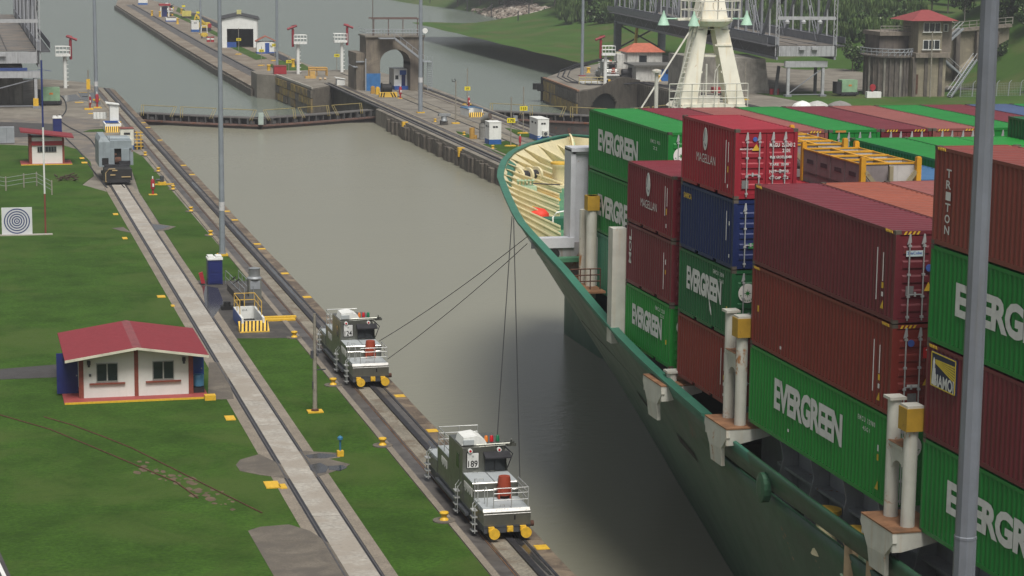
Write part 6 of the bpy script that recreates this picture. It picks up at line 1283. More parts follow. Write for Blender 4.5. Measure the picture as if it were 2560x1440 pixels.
p = G(805, 200); t = thing('float_buoys', 'pair of small buff floats lying on the concrete near the yellow frame', 'floats', (p.x, p.y, 0)); MB().cyl((-.5, 0, .2), .2, .4, 8, axis='x').cyl((.3, 0, .2), .2, .4, 8, axis='x').build('float', mat('buff', (.45, .33, .2)), t)
t = thing('track_shed', 'white gabled locomotive shed open at the near end on the approach wall', 'shed', F(553, 119), -.11)
MB().box(0, .25, 0, 14, 0, 6.2).build('side_wall', mat('shed_side', (.52, .54, .54), .6, streak=.3), t); MB().box(8.0, 8.25, 0, 14, 0, 6.2).build('side_wall', WHT, t)
q = MB(); q.extr([(0, 0, 0), (1.3, 0, 0), (1.3, 0, 4.2), (7.2, 0, 4.2), (7.2, 0, 0), (8.25, 0, 0), (8.25, 0, 6.2), (4.1, 0, 7.0), (0, 0, 6.2)], (0, .25, 0)); q.build('front_wall', WHT, t)
MB().extr([(-.4, -.3, 6.2), (4.1, -.3, 7.1), (8.65, -.3, 6.2), (8.65, -.3, 6.4), (4.1, -.3, 7.35), (-.4, -.3, 6.4)], (0, 14.6, 0)).build('roof', mat('dark_roof', (.035, .035, .037), .7), t); MB().box(3.6, 4.6, 4, 5.5, 6.9, 8.2).build('roof_box', mat('pale_yellow_box', (.5, .48, .2)), t)
MB().box(.25, 8.0, 9, 9.2, 0, 6).build('back_wall', DARK, t); MB().box(1.3, 3.4, .3, .5, 0, 1.2).build('gate', BLUE, t)
t = thing('hut', 'little white hut with terracotta gable roof and blue door beside the shed', 'hut', F(642, 134), -.1); MB().box(0, 3.9, 0, 3.6, .3, 2.5).build('wall', WHT, t); MB().box(-.05, 3.95, -.05, 3.65, 0, .35).box(1.8, 2.7, -.06, 0, .3, 2.3).build('blue_trim', BLUE, t); MB().extr([(-.3, -.3, 2.5), (1.9, -.3, 3.6), (4.2, -.3, 2.5), (4.2, -.3, 2.6), (1.9, -.3, 3.75), (-.3, -.3, 2.6)], (0, 4.2, 0)).build('roof', mat('terracotta', (.30, .09, .055), .7), t); MB().cyl((3.2, -.2, 2.0), .35, .15, 12, axis='y').build('tank', WHT, t)
for (px, py, w_, h, lb) in ((485, 80, 1.9, 2.8, 'white cabinet with blue foot left of the shed'), (352, 12, 3.0, 3.8, 'white cabinet with blue foot at the tip of the approach wall')):
    booth(F(px-6, py), lb, w_, 2, h)
t = thing('canopy_shelter', 'dark kiosk between white columns under a small red roof far out', 'shelter', F(402, 42)); MB().box(.5, 1.9, .5, 2, 0, 3.0).build('kiosk', NAVY, t); MB().cyl((0, 0, 0), .2, 3.2, 8).cyl((2.3, 0, 0), .2, 3.2, 8).build('column', WHT, t); MB().box(-.4, 2.8, -.4, 2.4, 3.2, 3.7).build('roof', RED, t)
t = thing('stair_hatch', 'small white and blue stair hatch far out on the approach wall', 'hatch', F(430, 54)); MB().box(-1.6, 1.6, 0, 3, 0, 1.0).build('curb', WHT, t); MB().box(-1.65, 1.65, -.05, 3, 0, .3).build('blue_foot', BLUE, t); MB().box(-1.2, 1.2, -.01, 2.5, 1.0, 1.05).build('well', DARK, t)
t = thing('compressor', 'yellow portable compressor parked on the far grass', 'compressor', F(467, 46)); MB().box(-1.3, 1.3, 0, 1.6, .6, 2.1).build('housing', mat('pale_yellow', (.55, .48, .12), .6), t); MB().box(-1.4, 1.4, 0, 1.6, .2, .6).build('trailer', DARK, t)
t = thing('excavator', 'small yellow excavator with red body beside the shed', 'excavator', F(512, 78)); MB().box(-1.6, 1.4, 0, 2, .9, 2.2).build('house', mat('machine_yellow', (.6, .42, .04)), t); MB().beam((0, 0, 2.0), (-2.2, 0, 4.2), .4, .5).beam((-2.2, 0, 4.2), (-3.0, 0, 1.5), .3, .35).build('boom', MATS['machine_yellow'], t); MB().box(-1.6, 1.6, -.3, .4, 0, .9).build('track', DARK, t); MB().box(.8, 1.7, -.2, .8, .9, 1.9).build('counterweight', RED, t)
t = thing('forklift', 'white framed forklift beside the pale lamp pole', 'forklift', F(510, 96)); MB().box(-.7, .9, 0, 1.5, .4, 1.3).build('body', mat('machine_yellow', (.6, .42, .04)), t); MB().beam((-.7, 0, 1.2), (-.5, 0, 3.0), .14, .14).beam((.8, 0, 1.2), (.7, 0, 3.0), .14, .14).beam((-.5, 0, 3.0), (.7, 0, 3.0), .14, .14).build('guard_frame', WHT, t); MB().cyl((-.6, -.1, .35), .35, .2, 10, axis='x').cyl((.6, -.1, .35), .35, .2, 10, axis='x').build('wheel', BLACK, t)
for k, px in enumerate((521, 531)):
    t = thing('striped_drum', 'red and white striped drum %s of the pair by the forklift' % ('left' if k == 0 else 'right'), 'drum', F(px, 105)); MB().cyl((0, 0, 0), .42, .55, 12).cyl((0, 0, .95), .42, .3, 12).build('drum', RED, t); MB().cyl((0, 0, .55), .425, .4, 12).build('band', WHT, t)
for k, (px, py) in enumerate([(380, 40), (400, 42), (672, 183), (733, 168), (444, 60), (454, 35)]):
    p = Vector(F(px, py)); o = MB().lathe([(.4, 0), (.32, .3), (.3, 1.3), (.42, 1.5), (.3, 1.6)], n=10).build('yellow_bollard', YEL, smooth=True); o.location = p; tag(o, 'ochre bollard on the approach wall, '+('farthest left', 'by the dark kiosk', 'left of the red crate', 'right of the red crate on grass', 'near the small hatch', 'by the far yellow compressor')[k], 'bollard', 'ochre bollards on the approach wall')
# far parked tow locomotive and the one on the right island
def loco_copy(loc, rz, label):
    src = [o for o in COL.objects if o.name == 'tow_locomotive'][0]; r = dup(src, loc, rz, label, 'canal tow locomotives on other tracks')
    for c in list(r.children):
        if c.name.startswith('number_plate') or c.name.startswith('plate'):
            for g_ in list(c.children): bpy.data.objects.remove(g_)
            bpy.data.objects.remove(c)
    return r
p = F(424, 40); loco_copy((p[0], p[1], FZ), -.05, 'tow locomotive seen small far out on the approach wall')
p = G(1533, 208); loco_copy((p.x, p.y, 0), -.12, 'tow locomotive with yellow buffers standing on the right lock island')
# ---- right island buildings
t = thing('pump_house', 'low white flat roofed building with double blue doors on the island', 'building', (G(1590, 203).x, G(1590, 203).y, 0), -.06); MB().box(0, 14, 0, 6, 0, 2.5).build('wall', mat('old_white', (.50, .50, .47), .7, streak=.5), t); MB().box(-.6, 14.5, -.7, 6.5, 2.5, 2.75).build('roof', mat('grey_slab', (.12, .12, .11)), t); MB().box(4.3, 5.65, -.06, 0, 0, 1.95).build('double_door', mat('door_blue', (.02, .12, .38)), t); MB().box(4.5, 4.85, -.08, -.06, 1.2, 1.6).box(5.1, 5.45, -.08, -.06, 1.2, 1.6).build('door_window', DARK, t)
t = thing('pump_house', 'white house with orange hip roof behind the low flat roofed building', 'building', (G(1568, 172).x, G(1568, 172).y, 0), -.06); MB().box(0, 6.5, 0, 5, 0, 3.0).build('wall', mat('old_white', (.5, .5, .47)), t); q = MB(); q.add([(-.4, -.5, 3), (7, -.5, 3), (7, 5.5, 3), (-.4, 5.5, 3), (1.8, 2.5, 4.5), (4.8, 2.5, 4.5)], [(3, 2, 1, 0), (0, 1, 5, 4), (1, 2, 5), (2, 3, 4, 5), (3, 0, 4)]); q.build('roof', mat('orange_roof', (.42, .12, .07), .7), t); MB().box(2.2, 3.6, -.05, 0, 1.0, 2.4).build('window', GLASS, t); MB().box(-1.8, 0, .5, 3, 0, 2.6).build('lean_to', mat('old_white', (.5, .5, .47)), t)
t = thing('island_machinery', 'dark winch machinery heaped beside the flat roofed building', 'machinery', tuple(G(1572, 200))); MB().box(-1.2, 1.2, 0, 2, 0, .8).cyl((-1, .8, 1.2), .6, 1.8, 12, axis='x').box(.2, 1.1, .2, 1.5, .8, 2.0).build('body', DARK, t)
t = thing('yellow_crane', 'yellow jib crane rising behind the orange roofed house', 'crane', tuple(G(1585, 140))); q = MB(); q.beam((0, 0, 0), (.6, 0, 6.5), .5, .5); q.beam((.6, 0, 6.5), (3.6, 0, 7.2), .5, .6); q.beam((.4, 0, 5.5), (2.2, 0, 6.7), .3, .3); q.build('jib', mat('crane_yellow', (.52, .36, .05)), t)
t = thing('cream_box', 'tall cream panel box behind the island locomotive', 'box', tuple(G(1547, 155))); MB().box(-.55, .55, 0, .8, 0, 1.9).build('body', mat('cream_box', (.55, .53, .40)), t)
toilet(tuple(G(1646, 157)), 'blue portable toilet near the orange roofed house')
for k, (px, py) in enumerate([(1471, 182), (1648, 203)]):
    p = G(px, py); o = MB().lathe([(.4, 0), (.3, .2), (.28, .7), (.42, .85), (.3, .95)], n=10).build('yellow_bollard', YEL, smooth=True); o.location = p; tag(o, ('yellow bollard near the curved island track', 'ochre bollard beside the blue double doors')[k], 'bollard')
t = thing('yellow_railing', 'yellow railed stair opening beside the island fire monitor', 'railing', tuple(G(1480, 210))); q = MB()
for z in (.6, 1.1): q.tube([(-2.2, 0, z), (1.8, -.6, z), (2.0, 2, z)], .06, 4)
for x in (-2.2, -1.2, -.2, .8, 1.8): q.tube([(x, -.15*(x+2.2), 0), (x, -.15*(x+2.2), 1.1)], .06, 4)
q.build('rail', mat('pale_rail', (.5, .42, .2)), t); MB().box(-1.8, 1.6, .2, 1.8, 0, .3).build('curb', WHT, t)
# ---- swing bridges
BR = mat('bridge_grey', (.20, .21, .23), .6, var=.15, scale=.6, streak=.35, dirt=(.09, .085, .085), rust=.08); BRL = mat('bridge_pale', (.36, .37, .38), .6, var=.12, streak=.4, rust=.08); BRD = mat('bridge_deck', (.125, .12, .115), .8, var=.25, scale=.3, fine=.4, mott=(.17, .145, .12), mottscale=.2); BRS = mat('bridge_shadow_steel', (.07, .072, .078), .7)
def lattice(q, a, b, w_=.5, n=None):
    a, b = Vector(a), Vector(b); L_ = (b-a).length; n = n or max(4, int(L_/.75)); t = (b-a).normalized(); u = Vector((1, 0, 0)) if abs(t.x) < .9 else Vector((0, 1, 0)); u = (u-t*u.dot(t)).normalized()*w_/2
    q.beam(a-u, b-u, .1, .18); q.beam(a+u, b+u, .1, .18)
    for i in range(n): q.beam(a+(b-a)*(i/n)-u*(1 if i % 2 else -1), a+(b-a)*((i+1)/n)+u*(1 if i % 2 else -1), .05, .05)
def bridge(label, loc, rz, Wd, L_, nP, top=19.0):
    t = thing('swing_bridge', label, 'bridge', loc, rz, 'grey steel truss swing bridges standing open'); z0 = 8.0
    MB().box(.3, Wd-.3, 0, L_, z0-.12, z0).build('deck', BRD, t)
    q = MB(); 
    for x in (Wd*.33, Wd*.66): q.box(x, x+.1, -.02, L_, z0, z0+.06)
    q.build('rail', DARK, t)
    q = MB(); q.box(.2, Wd-.2, -.25, .1, z0-1.75, z0-.18); q.build('end_beam', BRL, t)
    for i in range(int(Wd/.8)): MB().box(.5+i*.8, .58+i*.8, -.36, -.25, z0-1.75, z0-.18).build('stiffener', BRL, t)
    for i, x in enumerate((Wd*.36, Wd*.58)): MB().box(x, x+.9, -.7, -.2, z0-.75, z0-.3).build('bearing', BRL, t)
    for x, s_ in ((0, -1), (Wd, 1)):
        MB().box(x-.18, x+.18, 0, L_, z0+.0, z0+1.1).box(x-.22, x+.22, 0, L_, z0+1.1, z0+1.2).build('side_girder', BR, t)
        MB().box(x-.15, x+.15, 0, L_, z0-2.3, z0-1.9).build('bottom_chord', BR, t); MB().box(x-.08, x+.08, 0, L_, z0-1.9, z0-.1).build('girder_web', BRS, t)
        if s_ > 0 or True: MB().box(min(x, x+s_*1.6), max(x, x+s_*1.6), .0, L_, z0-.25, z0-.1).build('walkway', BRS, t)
        MB().box(x+s_*1.55, x+s_*1.62, 0, L_, z0+.2, z0+1.15).build('walkway_rail', mat('walk_grey', (.16, .165, .18), .6), t)
        pw = L_/nP
        for i in range(nP+1):
            y = i*pw; 
            if i == 0:
                q = MB(); lattice(q, (x, .2, z0-1.8), (x, .2, top), .5); q.build('lattice_post', BRL, t)
            else: MB().beam((x, y, z0), (x, y, top), .34, .34).build('vertical', BR, t)
            if i < nP:
                a_, b_ = ((x, y, top), (x, y+pw, z0)) if i % 2 == 0 else ((x, y, z0), (x, y+pw, top))
                q = MB()
                if i % 2 == 0: q.beam(a_, b_, .42, .42); q.build('diagonal', BR, t)
                else: lattice(q, a_, b_, .45, 12); q.build('diagonal', BR, t)
                MB().beam((x, y+pw*.5, z0), (x, y+pw*.5, (z0+top)/2), .22, .22).build('hanger', BRL, t)
                MB().beam((x, y+.2, z0-2.1), (x, y+pw*.5, z0-.2), .16, .16).beam((x, y+pw*.5, z0-.2), (x, y+pw, z0-2.1), .16, .16).build('lower_brace', BR, t)
        MB().box(x-.25, x+.25, 0, L_, top, top+.5).build('top_chord', BR, t)
    MB().box(0, Wd, .1, .3, top-7.2, top-6.7).build('portal_beam', BRL, t); q = MB(); 
    for i in range(3): q.lathe([(.35, 0), (.4, .3), (.2, .6)], (1.5+i*2.6, .2, top-7.8), 10)
    q.build('portal_lamp', BRL, t)
    return t
br = bridge('open grey truss swing bridge resting over the right lock bank, behind the mast', (122.7, 316.6, 0), -.085, 9.2, 119, 13)
bl = bridge('open grey truss swing bridge cut by the left picture edge', (-1.0, 311.2, 0), .0, 12.8, 112, 12)
def trestle(label, x0, x1, y, z, rz=0):
    t = thing('bridge_trestle', label, 'trestle', (x0, y, 0), rz); w_ = x1-x0
    MB().box(-.6, w_+.6, -.3, .3, z-.95, z).build('cap_beam', BRL, t)
    for x in (0, w_):
        MB().beam((x, 0, 0), (x, 0, z-.95), .42, .42).build('leg', BRL, t); MB().box(x-.5, x+.5, -.5, .5, 0, .35).build('foot', BR, t); MB().beam((x-.9 if x == 0 else x+.0, 3.0, 0), (x-.4 if x == 0 else x, 3.0, z-.95), .4, .4).build('leg', BRS, t)
    MB().beam((0, 0, .4), (w_, 0, z-1.1), .14, .14).beam((0, 0, .35), (w_, 0, .35), .14, .14).build('brace', BR, t)
    return t
trestle('pale steel trestle carrying the near end of the right swing bridge', 124.6, 130.3, 316.6, 5.5)
tl = trestle('pale steel trestle carrying the near end of the left swing bridge', -3, 11.3, 311.2, 5.2); MB().box(3.5, 4.0, 0, .1, 0, .1).build('yellow_guard', YEL, tl); MB().box(13.9, 14.6, -.35, .35, .3, 1.4).build('yellow_guard', YEL, tl)
MB().box(-30, 13.2, -.36, -.3, 5.25, 5.65).build('blue_beam', mat('beam_blue', (.03, .06, .2)), tl)
PIER = mat('pier_concrete', (.27, .255, .22), .85, var=.2, scale=.2, streak=.6, dirt=(.09, .085, .08), mott=(.16, .15, .13), mottscale=.3)
t = thing('bridge_pier', 'ribbed concrete pivot pier of the left swing bridge', 'pier', (0, 0, 0)); MB().box(-25, 9.8, 319, 334, 0, 5.4).build('body', PIER, t)
for i in range(12): MB().box(8.6-i*1.7, 9.6-i*1.7, 318.7, 319, 0, 5.2).build('rib', PIER, t)
t = thing('bridge_pier', 'tapering concrete pier under the right swing bridge', 'pier', (0, 0, 0)); q = MB(); q.add([(113, 330, 0), (123.9, 322.5, 0), (126, 336, 0), (113, 340, 0), (113, 330, 5.4), (123.4, 323.4, 5.4), (125, 336, 5.4), (113, 340, 5.4)], [(0,3,2,1),(4,5,6,7),(0,1,5,4),(1,2,6,5),(2,3,7,6),(3,0,4,7)]); q.build('body', PIER, t)
t = thing('bridge_trestle', 'dark steel trestle under the far end of the right swing bridge', 'trestle', (0, 0, 0))
la, lb_ = Vector((132.8, 433, 0)), Vector((142, 432, 0))
for c in (la, lb_): MB().beam(c, c+Vector((0, 0, 6)), 1.3, 1.3).build('leg', mat('leg_grey', (.12, .13, .15)), t)
MB().beam(la+Vector((0, 0, .5)), lb_+Vector((0, 0, 5.5)), .3, .3).beam(la+Vector((0, 0, 5.5)), lb_+Vector((0, 0, .5)), .3, .3).beam(la+Vector((0, 0, 5.7)), lb_+Vector((0, 0, 5.7)), 1, 1).build('brace', BRS, t)
# ---- control tower and retaining wall on the right bank
slab('lawn', [(127, 262), (420, 250), (420, 326), (122, 326)], -.1, .05, MATS['slope_grass'])
OC = mat('old_concrete', (.30, .265, .19), .85, var=.2, scale=.25, fine=.3, streak=.55, dirt=(.09, .08, .06), mott=(.20, .175, .13), mottscale=.3, bump=.2); ODK = mat('mouldy_concrete', (.085, .075, .068), .85, var=.35, scale=.4, streak=.8, dirt=(.03, .028, .03), mott=(.14, .12, .10), mottscale=.35)
ctw = thing('control_tower', 'old concrete control house with red hip roof above a dark ribbed bastion', 'building', (0, 314, 0))
nb = 14; c = (141.6, 4.5); q = MB(); poly = [(c[0]+3.3*math.cos(a), c[1]+4.5*math.sin(a)) for a in [2*math.pi*i/24 for i in range(24)]]; q.prism(poly, 0, 6.1); q.build('bastion', ODK, ctw)
for i in range(nb):
    a = math.pi+math.pi*i/(nb-1); x, y = c[0]+3.35*math.cos(a), c[1]+4.55*math.sin(a); MB().box(x-.16, x+.16, y-.16, y+.16, 0, 6.0).build('rib', PIER if i % 3 == 1 else ODK, ctw)
MB().box(144.0, 149.6, 0, 8, 0, 6.1).build('lower_wall', OC, ctw); MB().box(146.0, 146.5, -.25, 0, 0, 6).box(148.4, 149.0, -.25, 0, 0, 6).box(144.0, 144.6, -.25, 0, 0, 6).build('pilaster', ODK, ctw); MB().box(144.7, 145.0, -.1, 0, .5, 3.5).build('rusty_door', RUST, ctw)
MB().box(144.2, 149.9, -.8, 8, 6.1, 6.8).build('balcony', mat('stained_balcony', (.20, .17, .14), .8, streak=.6), ctw); MB().prism([(c[0]+3.8*math.cos(a), c[1]+5.2*math.sin(a)) for a in [2*math.pi*i/24 for i in range(24)]], 6.1, 6.35).build('ring_platform', ODK, ctw)
q = MB(); pr = [(c[0]+3.8*math.cos(a), c[1]+5.2*math.sin(a)) for a in [math.pi*.85+math.pi*i/14*1.0 for i in range(15)]]
for z in (6.9, 7.4): q.tube([(x, y, z) for x, y in pr], .06, 4)
for i, (x, y) in enumerate(pr):
    q.tube([(x, y, 6.3), (x, y, 7.4)], .05, 4)
    if i: q.tube([(pr[i-1][0], pr[i-1][1], 6.4), (x, y, 7.3)], .04, 4)
q.build('railing', GREYP, ctw)
MB().box(139.9, 144.8, 3.5, 9, 6.35, 9.3).build('upper_block', ODK, ctw); MB().box(139.7, 145.2, 2.9, 9.5, 9.3, 9.9).build('cornice', mat('stained_balcony', (.2, .17, .14)), ctw)
q = MB(); 
for z in (10.3, 10.75): q.tube([(139.9, 3.2, z), (145, 3.2, z)], .06, 4)
for i in range(8): q.tube([(139.9+i*.72, 3.2, 9.9), (139.9+i*.72, 3.2, 10.75)], .05, 4)
q.build('roof_rail', PIER, ctw)
MB().box(144.9, 148.9, .2, 6, 6.8, 11.8).build('house_wall', OC, ctw); MB().box(148.9, 151, 1.2, 6, 6.8, 11.6).build('side_wing', mat('stained_balcony', (.2, .17, .14)), ctw)
for z, h in ((10.1, 1.3), (7.4, 1.35)):
    w_ = MB().box(145.7, 148.5, .1, .2, z-.06, z+h+.03).build('window', WHT, ctw)
    for k in range(3): MB().box(145.78+k*.92, 146.58+k*.92, .06, .12, z, z+h-.04).build('pane', GLASS, w_)
    MB().box(145.5, 148.7, -.1, .2, z-.18, z-.08).build('sill', WHT, ctw)
w_ = MB().box(149.5, 150.3, 1.1, 1.2, 10.0, 11.2).build('window', WHT, ctw); MB().box(149.65, 150.15, 1.05, 1.12, 10.1, 11.1).build('pane', GLASS, w_)
q = MB(); q.add([(143.2, -1.0, 11.75), (151, -1.0, 11.75), (151, 7.5, 11.75), (143.2, 7.5, 11.75), (146.6, 3, 13.3), (147.8, 3, 13.3)], [(3, 2, 1, 0), (0, 1, 5, 4), (1, 2, 5), (2, 3, 4, 5), (3, 0, 4)]); q.build('roof', mat('tower_red_roof', (.24, .045, .045), .7, var=.1, streak=.2), ctw)
MB().cyl((146.4, -1.6, 0), .12, 10.2, 7).build('pole', WOODP, ctw)
rw = thing('retaining_wall', 'long beige concrete retaining wall with pilasters and walkway right of the tower', 'wall', (0, 0, 0))
q = MB(); q.extr([(149.6, 321, 0), (151.5, 321, .3), (154, 321.5, 1.3), (157, 322.5, 3.6), (161, 324, 6.2), (166, 325.5, 8.2), (166, 325.5, 10.2), (149.6, 321, 9.3)], (.6, 2, 0)); q.build('wall', OC, rw)
for x, y, z0 in ((154.9, 321.5, 1.8), (159.2, 323.0, 4.9), (163.0, 324.3, 7)): MB().box(x-.35, x+.35, y-.6, y+.2, z0, 9.6).build('pilaster', ODK, rw)
MB().extr([(149.6, 320.2, 9.3), (166, 324.6, 10.2), (166, 324.6, 10.7), (149.6, 320.2, 9.8)], (.3, 1.5, 0)).build('walkway', mat('stained_balcony', (.2, .17, .14)), rw)
q = MB()
for dz in (.5, 1.1): q.beam((150, 320.2, 9.8+dz), (166, 324.5, 10.7+dz), .09, .09)
for i in range(12): u = i/11; q.beam((150+16*u, 320.2+4.3*u, 9.8+.9*u), (150+16*u, 320.2+4.3*u, 10.9+.9*u), .1, .1)
q.build('railing', PIER, rw)
def stair(label, a, b, w_=1.3, n=22):
    a, b = Vector(a), Vector(b); t = thing('stairway', label, 'stairs', (0, 0, 0), 0, 'steel stairs on the retaining wall'); d = b-a; side_ = Vector((0, 1, 0))*w_
    for o_ in (Vector((0, 0, 0)), side_): MB().beam(a+o_, b+o_, .12, .35).build('stringer', GREYP, t); MB().beam(a+o_+Vector((0, 0, 1)), b+o_+Vector((0, 0, 1)), .08, .08).build('handrail', BRL, t)
    q = MB()
    for i in range(n): c_ = a+d*(i/n); q.box(c_.x-.16, c_.x+.16, c_.y, c_.y+w_, c_.z, c_.z+.06)
    q.build('tread', GREYP, t)['kind'] = 'stuff'
stair('upper steel stairs from the tower balcony up to the retaining wall walkway', (149.4, 316.5, 6.8), (154.5, 318.5, 10.3))
stair('middle dark stairs running down across the beige retaining wall', (150.2, 318.6, 6.5), (156, 321.0, 2.6))
stair('lower steel stairs rising from the grass beside the chain fence', (149.3, 311, .2), (156.8, 318, 5.4))
t = thing('chain_fence', 'grey chain link fence with leaning posts at the foot of the grass slope', 'fence', (0, 0, 0))
for i in range(9): x = 151.5+i*2.2; MB().beam((x, 312.5+.3*i, 0), (x+.1, 312.5+.3*i, 2.1), .1, .1).beam((x+.1, 312.5+.3*i, 2.1), (x+.5, 312.5+.3*i, 2.5), .07, .07).build('fence_post', GREYP, t)
q = MB()
for i in range(60): x = 151.5+i*.3; q.beam((x, 312.5+i*.041, .05), (x, 312.5+i*.041, 2.05), .018, .018)
for z in (.1, .5, .9, 1.3, 1.7, 2.05): q.beam((151.5, 312.5, z), (169.3, 314.9, z), .03, .02)
q.build('mesh_wire', GREYP, t)['kind'] = 'stuff'
# ---- odds and ends on the right bank
src = [o for o in COL.objects if o.name == 'compressor'][0]; dup(src, (134.6, 316.0, .05), .0, 'dull green box compressor on a trailer left of the dark bastion')
t = thing('boat_shaped_tub', 'white tub with a red hand wheel standing on the grass before the bastion', 'tub', tuple(G(2183, 244, .05))); MB().prism([(-1.2, -.4), (1.1, -.5), (1.3, .3), (.6, .8), (-1.1, .6)], 0, .9).build('tub', WHT, t); q = MB(); q.cyl((-.2, 0, .9), .12, .7, 8); q.build('stem', RED, t); MB().cyl((-.2, -.2, 1.6), .5, .12, 10, axis='y').build('wheel', RED, t)
for k in range(3):
    p = G(1929+k*7, 237); o = MB().cyl((0, 0, 0), .33, .95, 10).build('red_barrel', RED, smooth=True); o.location = p; tag(o, '%s of three red barrels beside the right bridge pier' % ('leftmost', 'middle', 'rightmost')[k], 'barrel', 'red barrels by the right pier')
for k, (px, w_, lb, m) in enumerate(((2006, 1.6, 'white tarpaulin heap behind the container row, leftmost', WHT), (2043, 1.9, 'pale tarpaulin heap behind the container row, middle', mat('dirty_white', (.42, .42, .40))), (2100, 2.0, 'grey gravel heap behind the container row, rightmost', mat('gravel_grey', (.2, .19, .18), .9)))):
    p = G(px, 268); q = MB(); q.lathe([(w_, 0), (w_*.8, .45), (w_*.4, .8), (.1, .95)], n=9); o = q.build('heap', m); o.location = p; tag(o, lb, 'heap')
p = G(1862, 250); t = thing('light_post', 'thin post with yellow base right of the mast', 'post', (p.x, p.y, 0)); MB().cyl((0, 0, 0), .08, 5.8, 6).build('post', WOODP, t); MB().box(-.55, .55, -.3, .3, 0, .16).build('base', YEL, t)
for k, (px, py) in enumerate([(1075, 8), (1168, 28), (1228, 45), (1295, 68), (1322, 50), (1360, 58), (1433, 62)]):
    p = G(px, py, -1); o = MB().beam((0, 0, 0), (0, 0, 4.2), .25, .25).build('fence_post', DARK); o.location = p; tag(o, 'thin dark post standing along the far rocky bank', 'post', 'dark posts along the far bank')
p = G(1797, 238); t = thing('red_machine', 'small crimson trailer glimpsed between the mast legs', 'trailer', (p.x, p.y, 0)); MB().box(-.9, .9, 0, 1.2, .35, 1.2).build('body', RED, t); MB().cyl((-.6, -.05, .3), .3, .1, 10, axis='y').cyl((.5, -.05, .3), .3, .1, 10, axis='y').build('wheel', BLACK, t)
# ---- vegetation
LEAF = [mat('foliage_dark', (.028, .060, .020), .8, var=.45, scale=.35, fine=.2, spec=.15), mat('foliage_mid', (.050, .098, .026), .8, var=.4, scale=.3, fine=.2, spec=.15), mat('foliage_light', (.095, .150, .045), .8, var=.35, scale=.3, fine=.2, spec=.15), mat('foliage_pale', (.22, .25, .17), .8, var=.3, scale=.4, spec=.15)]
BARK = mat('bark', (.12, .10, .08), .9, var=.3); BARKP = mat('pale_bark', (.34, .31, .27), .9)
def crown(seed, n, rx, rz_, z0, blobs, leaf, pale=.04, tall=False):
    rd = random.Random(seed); q = MB(); bl = []
    for b in range(blobs):
        a, r = rd.uniform(0, 6.28), rx*rd.uniform(.1, .75); bl.append((r*math.cos(a), r*math.sin(a), z0+rz_*rd.uniform(.15, .95), rx*rd.uniform(.28, .5), rz_*rd.uniform(.16, .32)))
    for k in range(n):
        bx, by, bz, br, bh = rd.choice(bl); u = rd.uniform(-1, 1); a = rd.uniform(0, 6.28); s_ = math.sqrt(1-u*u); R_ = rd.uniform(.75, 1.08)
        p = Vector((bx+br*R_*s_*math.cos(a), by+br*R_*s_*math.sin(a), bz+bh*R_*u)); l = leaf*rd.uniform(.5, 1.3)
        d1 = Vector((rd.uniform(-1, 1), rd.uniform(-1, 1), rd.uniform(-.8, .8))).normalized(); d2 = d1.cross(Vector((rd.uniform(-1, 1), rd.uniform(-1, 1), rd.uniform(-1, 1)))).normalized()
        if tall: d1 = Vector((rd.uniform(-.35, .35), rd.uniform(-.35, .35), 1)).normalized()*1.8; d2 = Vector((d1.y, -d1.x, .1)).normalized()*.35
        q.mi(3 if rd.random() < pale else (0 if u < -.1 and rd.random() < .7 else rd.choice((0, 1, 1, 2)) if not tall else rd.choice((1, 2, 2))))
        q.add([p-d1*l*.5, p+d2*l*.45, p+d1*l*.5, p-d2*l*.45], [(0, 1, 2, 3)])
    return q.mesh('crown', LEAF)
def trunk(seed, h, r, pale=False):
    rd = random.Random(seed); q = MB(); q.tube([(0, 0, -1), (rd.uniform(-.3, .3), 0, h*.4), (rd.uniform(-.6, .6), rd.uniform(-.4, .4), h*.8)], r, 6, r*.5)
    for k in range(5): a = rd.uniform(0, 6.28); z = h*rd.uniform(.35, .7); q.tube([(0, 0, z), (h*.18*math.cos(a), h*.18*math.sin(a), z+h*.18), (h*.34*math.cos(a), h*.34*math.sin(a), z+h*.32)], r*.45, 5, r*.15)
    return q.mesh('trunk', BARKP if pale else BARK)
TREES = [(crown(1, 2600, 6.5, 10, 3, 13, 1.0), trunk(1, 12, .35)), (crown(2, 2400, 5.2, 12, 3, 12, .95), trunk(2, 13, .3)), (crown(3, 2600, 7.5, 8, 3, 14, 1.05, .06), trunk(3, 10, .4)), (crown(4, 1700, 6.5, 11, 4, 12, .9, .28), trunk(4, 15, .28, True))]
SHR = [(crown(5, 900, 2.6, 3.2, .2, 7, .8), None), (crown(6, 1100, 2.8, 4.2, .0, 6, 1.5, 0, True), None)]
def ground_at(px, py, f):
    """first point where the ray through this pixel meets the ground surface f"""
    d = ray(px, py); o = Vector((0, 0, CAMH)); t = 300.0
    while t < 1500:
        p = o+d*t
        if p.z < f(p.x, p.y): break
        t += 2.0
    return Vector((p.x, p.y, f(p.x, p.y)))
def plant(kind, p, s, label, nm, cat, group):
    t = thing(nm, label, cat, p, random.uniform(0, 6.28), group); t.scale = (s, s, s*random.uniform(.85, 1.15)); link('crown', kind[0], t)
    if kind[1]: link('trunk', kind[1], t)
random.seed(77)
def tall_f(x, y): return max(hgt(x, y) if y > 440 else -20, hgt2(x, y) if y < 560 else -20)
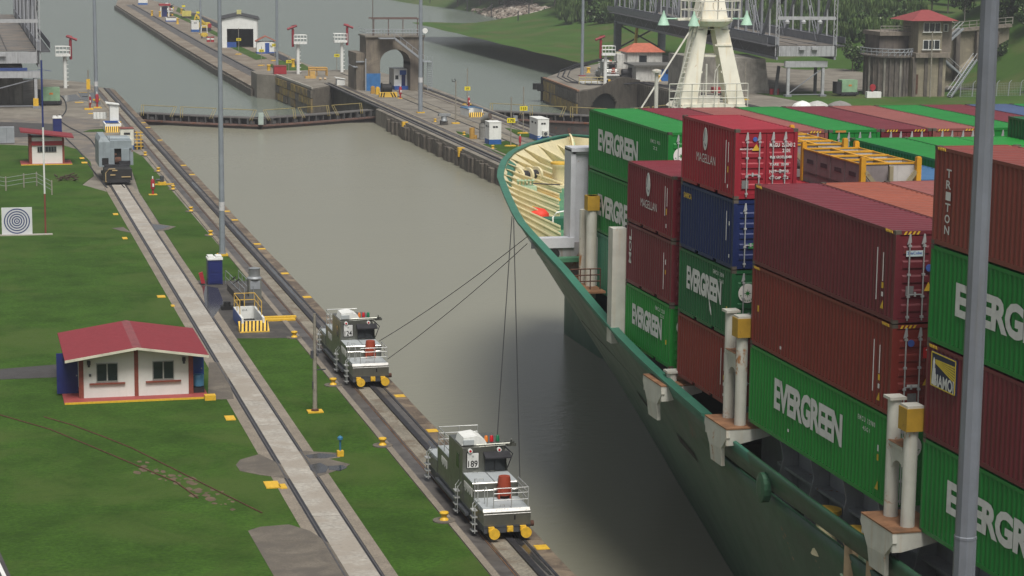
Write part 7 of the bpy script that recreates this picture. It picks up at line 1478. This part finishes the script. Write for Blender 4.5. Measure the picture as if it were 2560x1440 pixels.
def zone(n, x0, x1, yf, f, kinds, s0, s1, label, nm, cat, group, dz=0):
    for k in range(n):
        x = x0+(x1-x0)*((k+random.random())/n); y = yf(x, random.random()); p = ground_at(x, y, f); plant(TREES[random.choice(kinds)] if cat == 'tree' else SHR[random.choice(kinds)], p, random.uniform(s0, s1), label, nm, cat, group)
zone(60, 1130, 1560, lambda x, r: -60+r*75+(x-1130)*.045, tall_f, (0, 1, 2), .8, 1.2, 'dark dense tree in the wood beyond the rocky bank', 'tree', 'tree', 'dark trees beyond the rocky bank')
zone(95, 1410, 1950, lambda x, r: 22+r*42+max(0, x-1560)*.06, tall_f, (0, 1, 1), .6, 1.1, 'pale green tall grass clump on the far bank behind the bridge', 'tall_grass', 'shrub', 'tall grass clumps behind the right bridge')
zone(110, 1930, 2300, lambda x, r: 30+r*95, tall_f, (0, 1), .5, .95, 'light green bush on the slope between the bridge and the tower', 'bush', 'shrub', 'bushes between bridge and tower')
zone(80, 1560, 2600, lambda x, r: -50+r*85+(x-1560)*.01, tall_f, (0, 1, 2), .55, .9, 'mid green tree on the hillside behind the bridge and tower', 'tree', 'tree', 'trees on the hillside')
for k in range(22):
    x = random.uniform(153, 190); y = random.uniform(336, 372)
    plant(TREES[random.choice((3, 3, 0, 1))], Vector((x, y, hgt2(x, y)-.3)), random.uniform(.32, .5), 'pale twiggy vine covered tree above the retaining wall', 'tree', 'tree', 'twiggy trees above the retaining wall')
# ---- air: thin even haze over the whole place
hz = MB().box(-3200, 3200, -400, 4700, -15, 40).build('haze', None); hz['kind'] = 'stuff'; hz.data.materials.clear()
hm = bpy.data.materials.new('haze_air'); hm.use_nodes = True; hm.node_tree.nodes.remove(hm.node_tree.nodes['Principled BSDF'])
pv = hm.node_tree.nodes.new('ShaderNodeVolumePrincipled'); pv.inputs['Color'].default_value = (.93, .96, 1, 1); pv.inputs['Density'].default_value = .00026; pv.inputs['Anisotropy'].default_value = .2
hm.node_tree.links.new(pv.outputs[0], hm.node_tree.nodes['Material Output'].inputs['Volume']); hz.data.materials.append(hm)
hz['label'] = 'thin pale haze hanging over the locks'; hz['category'] = 'haze'
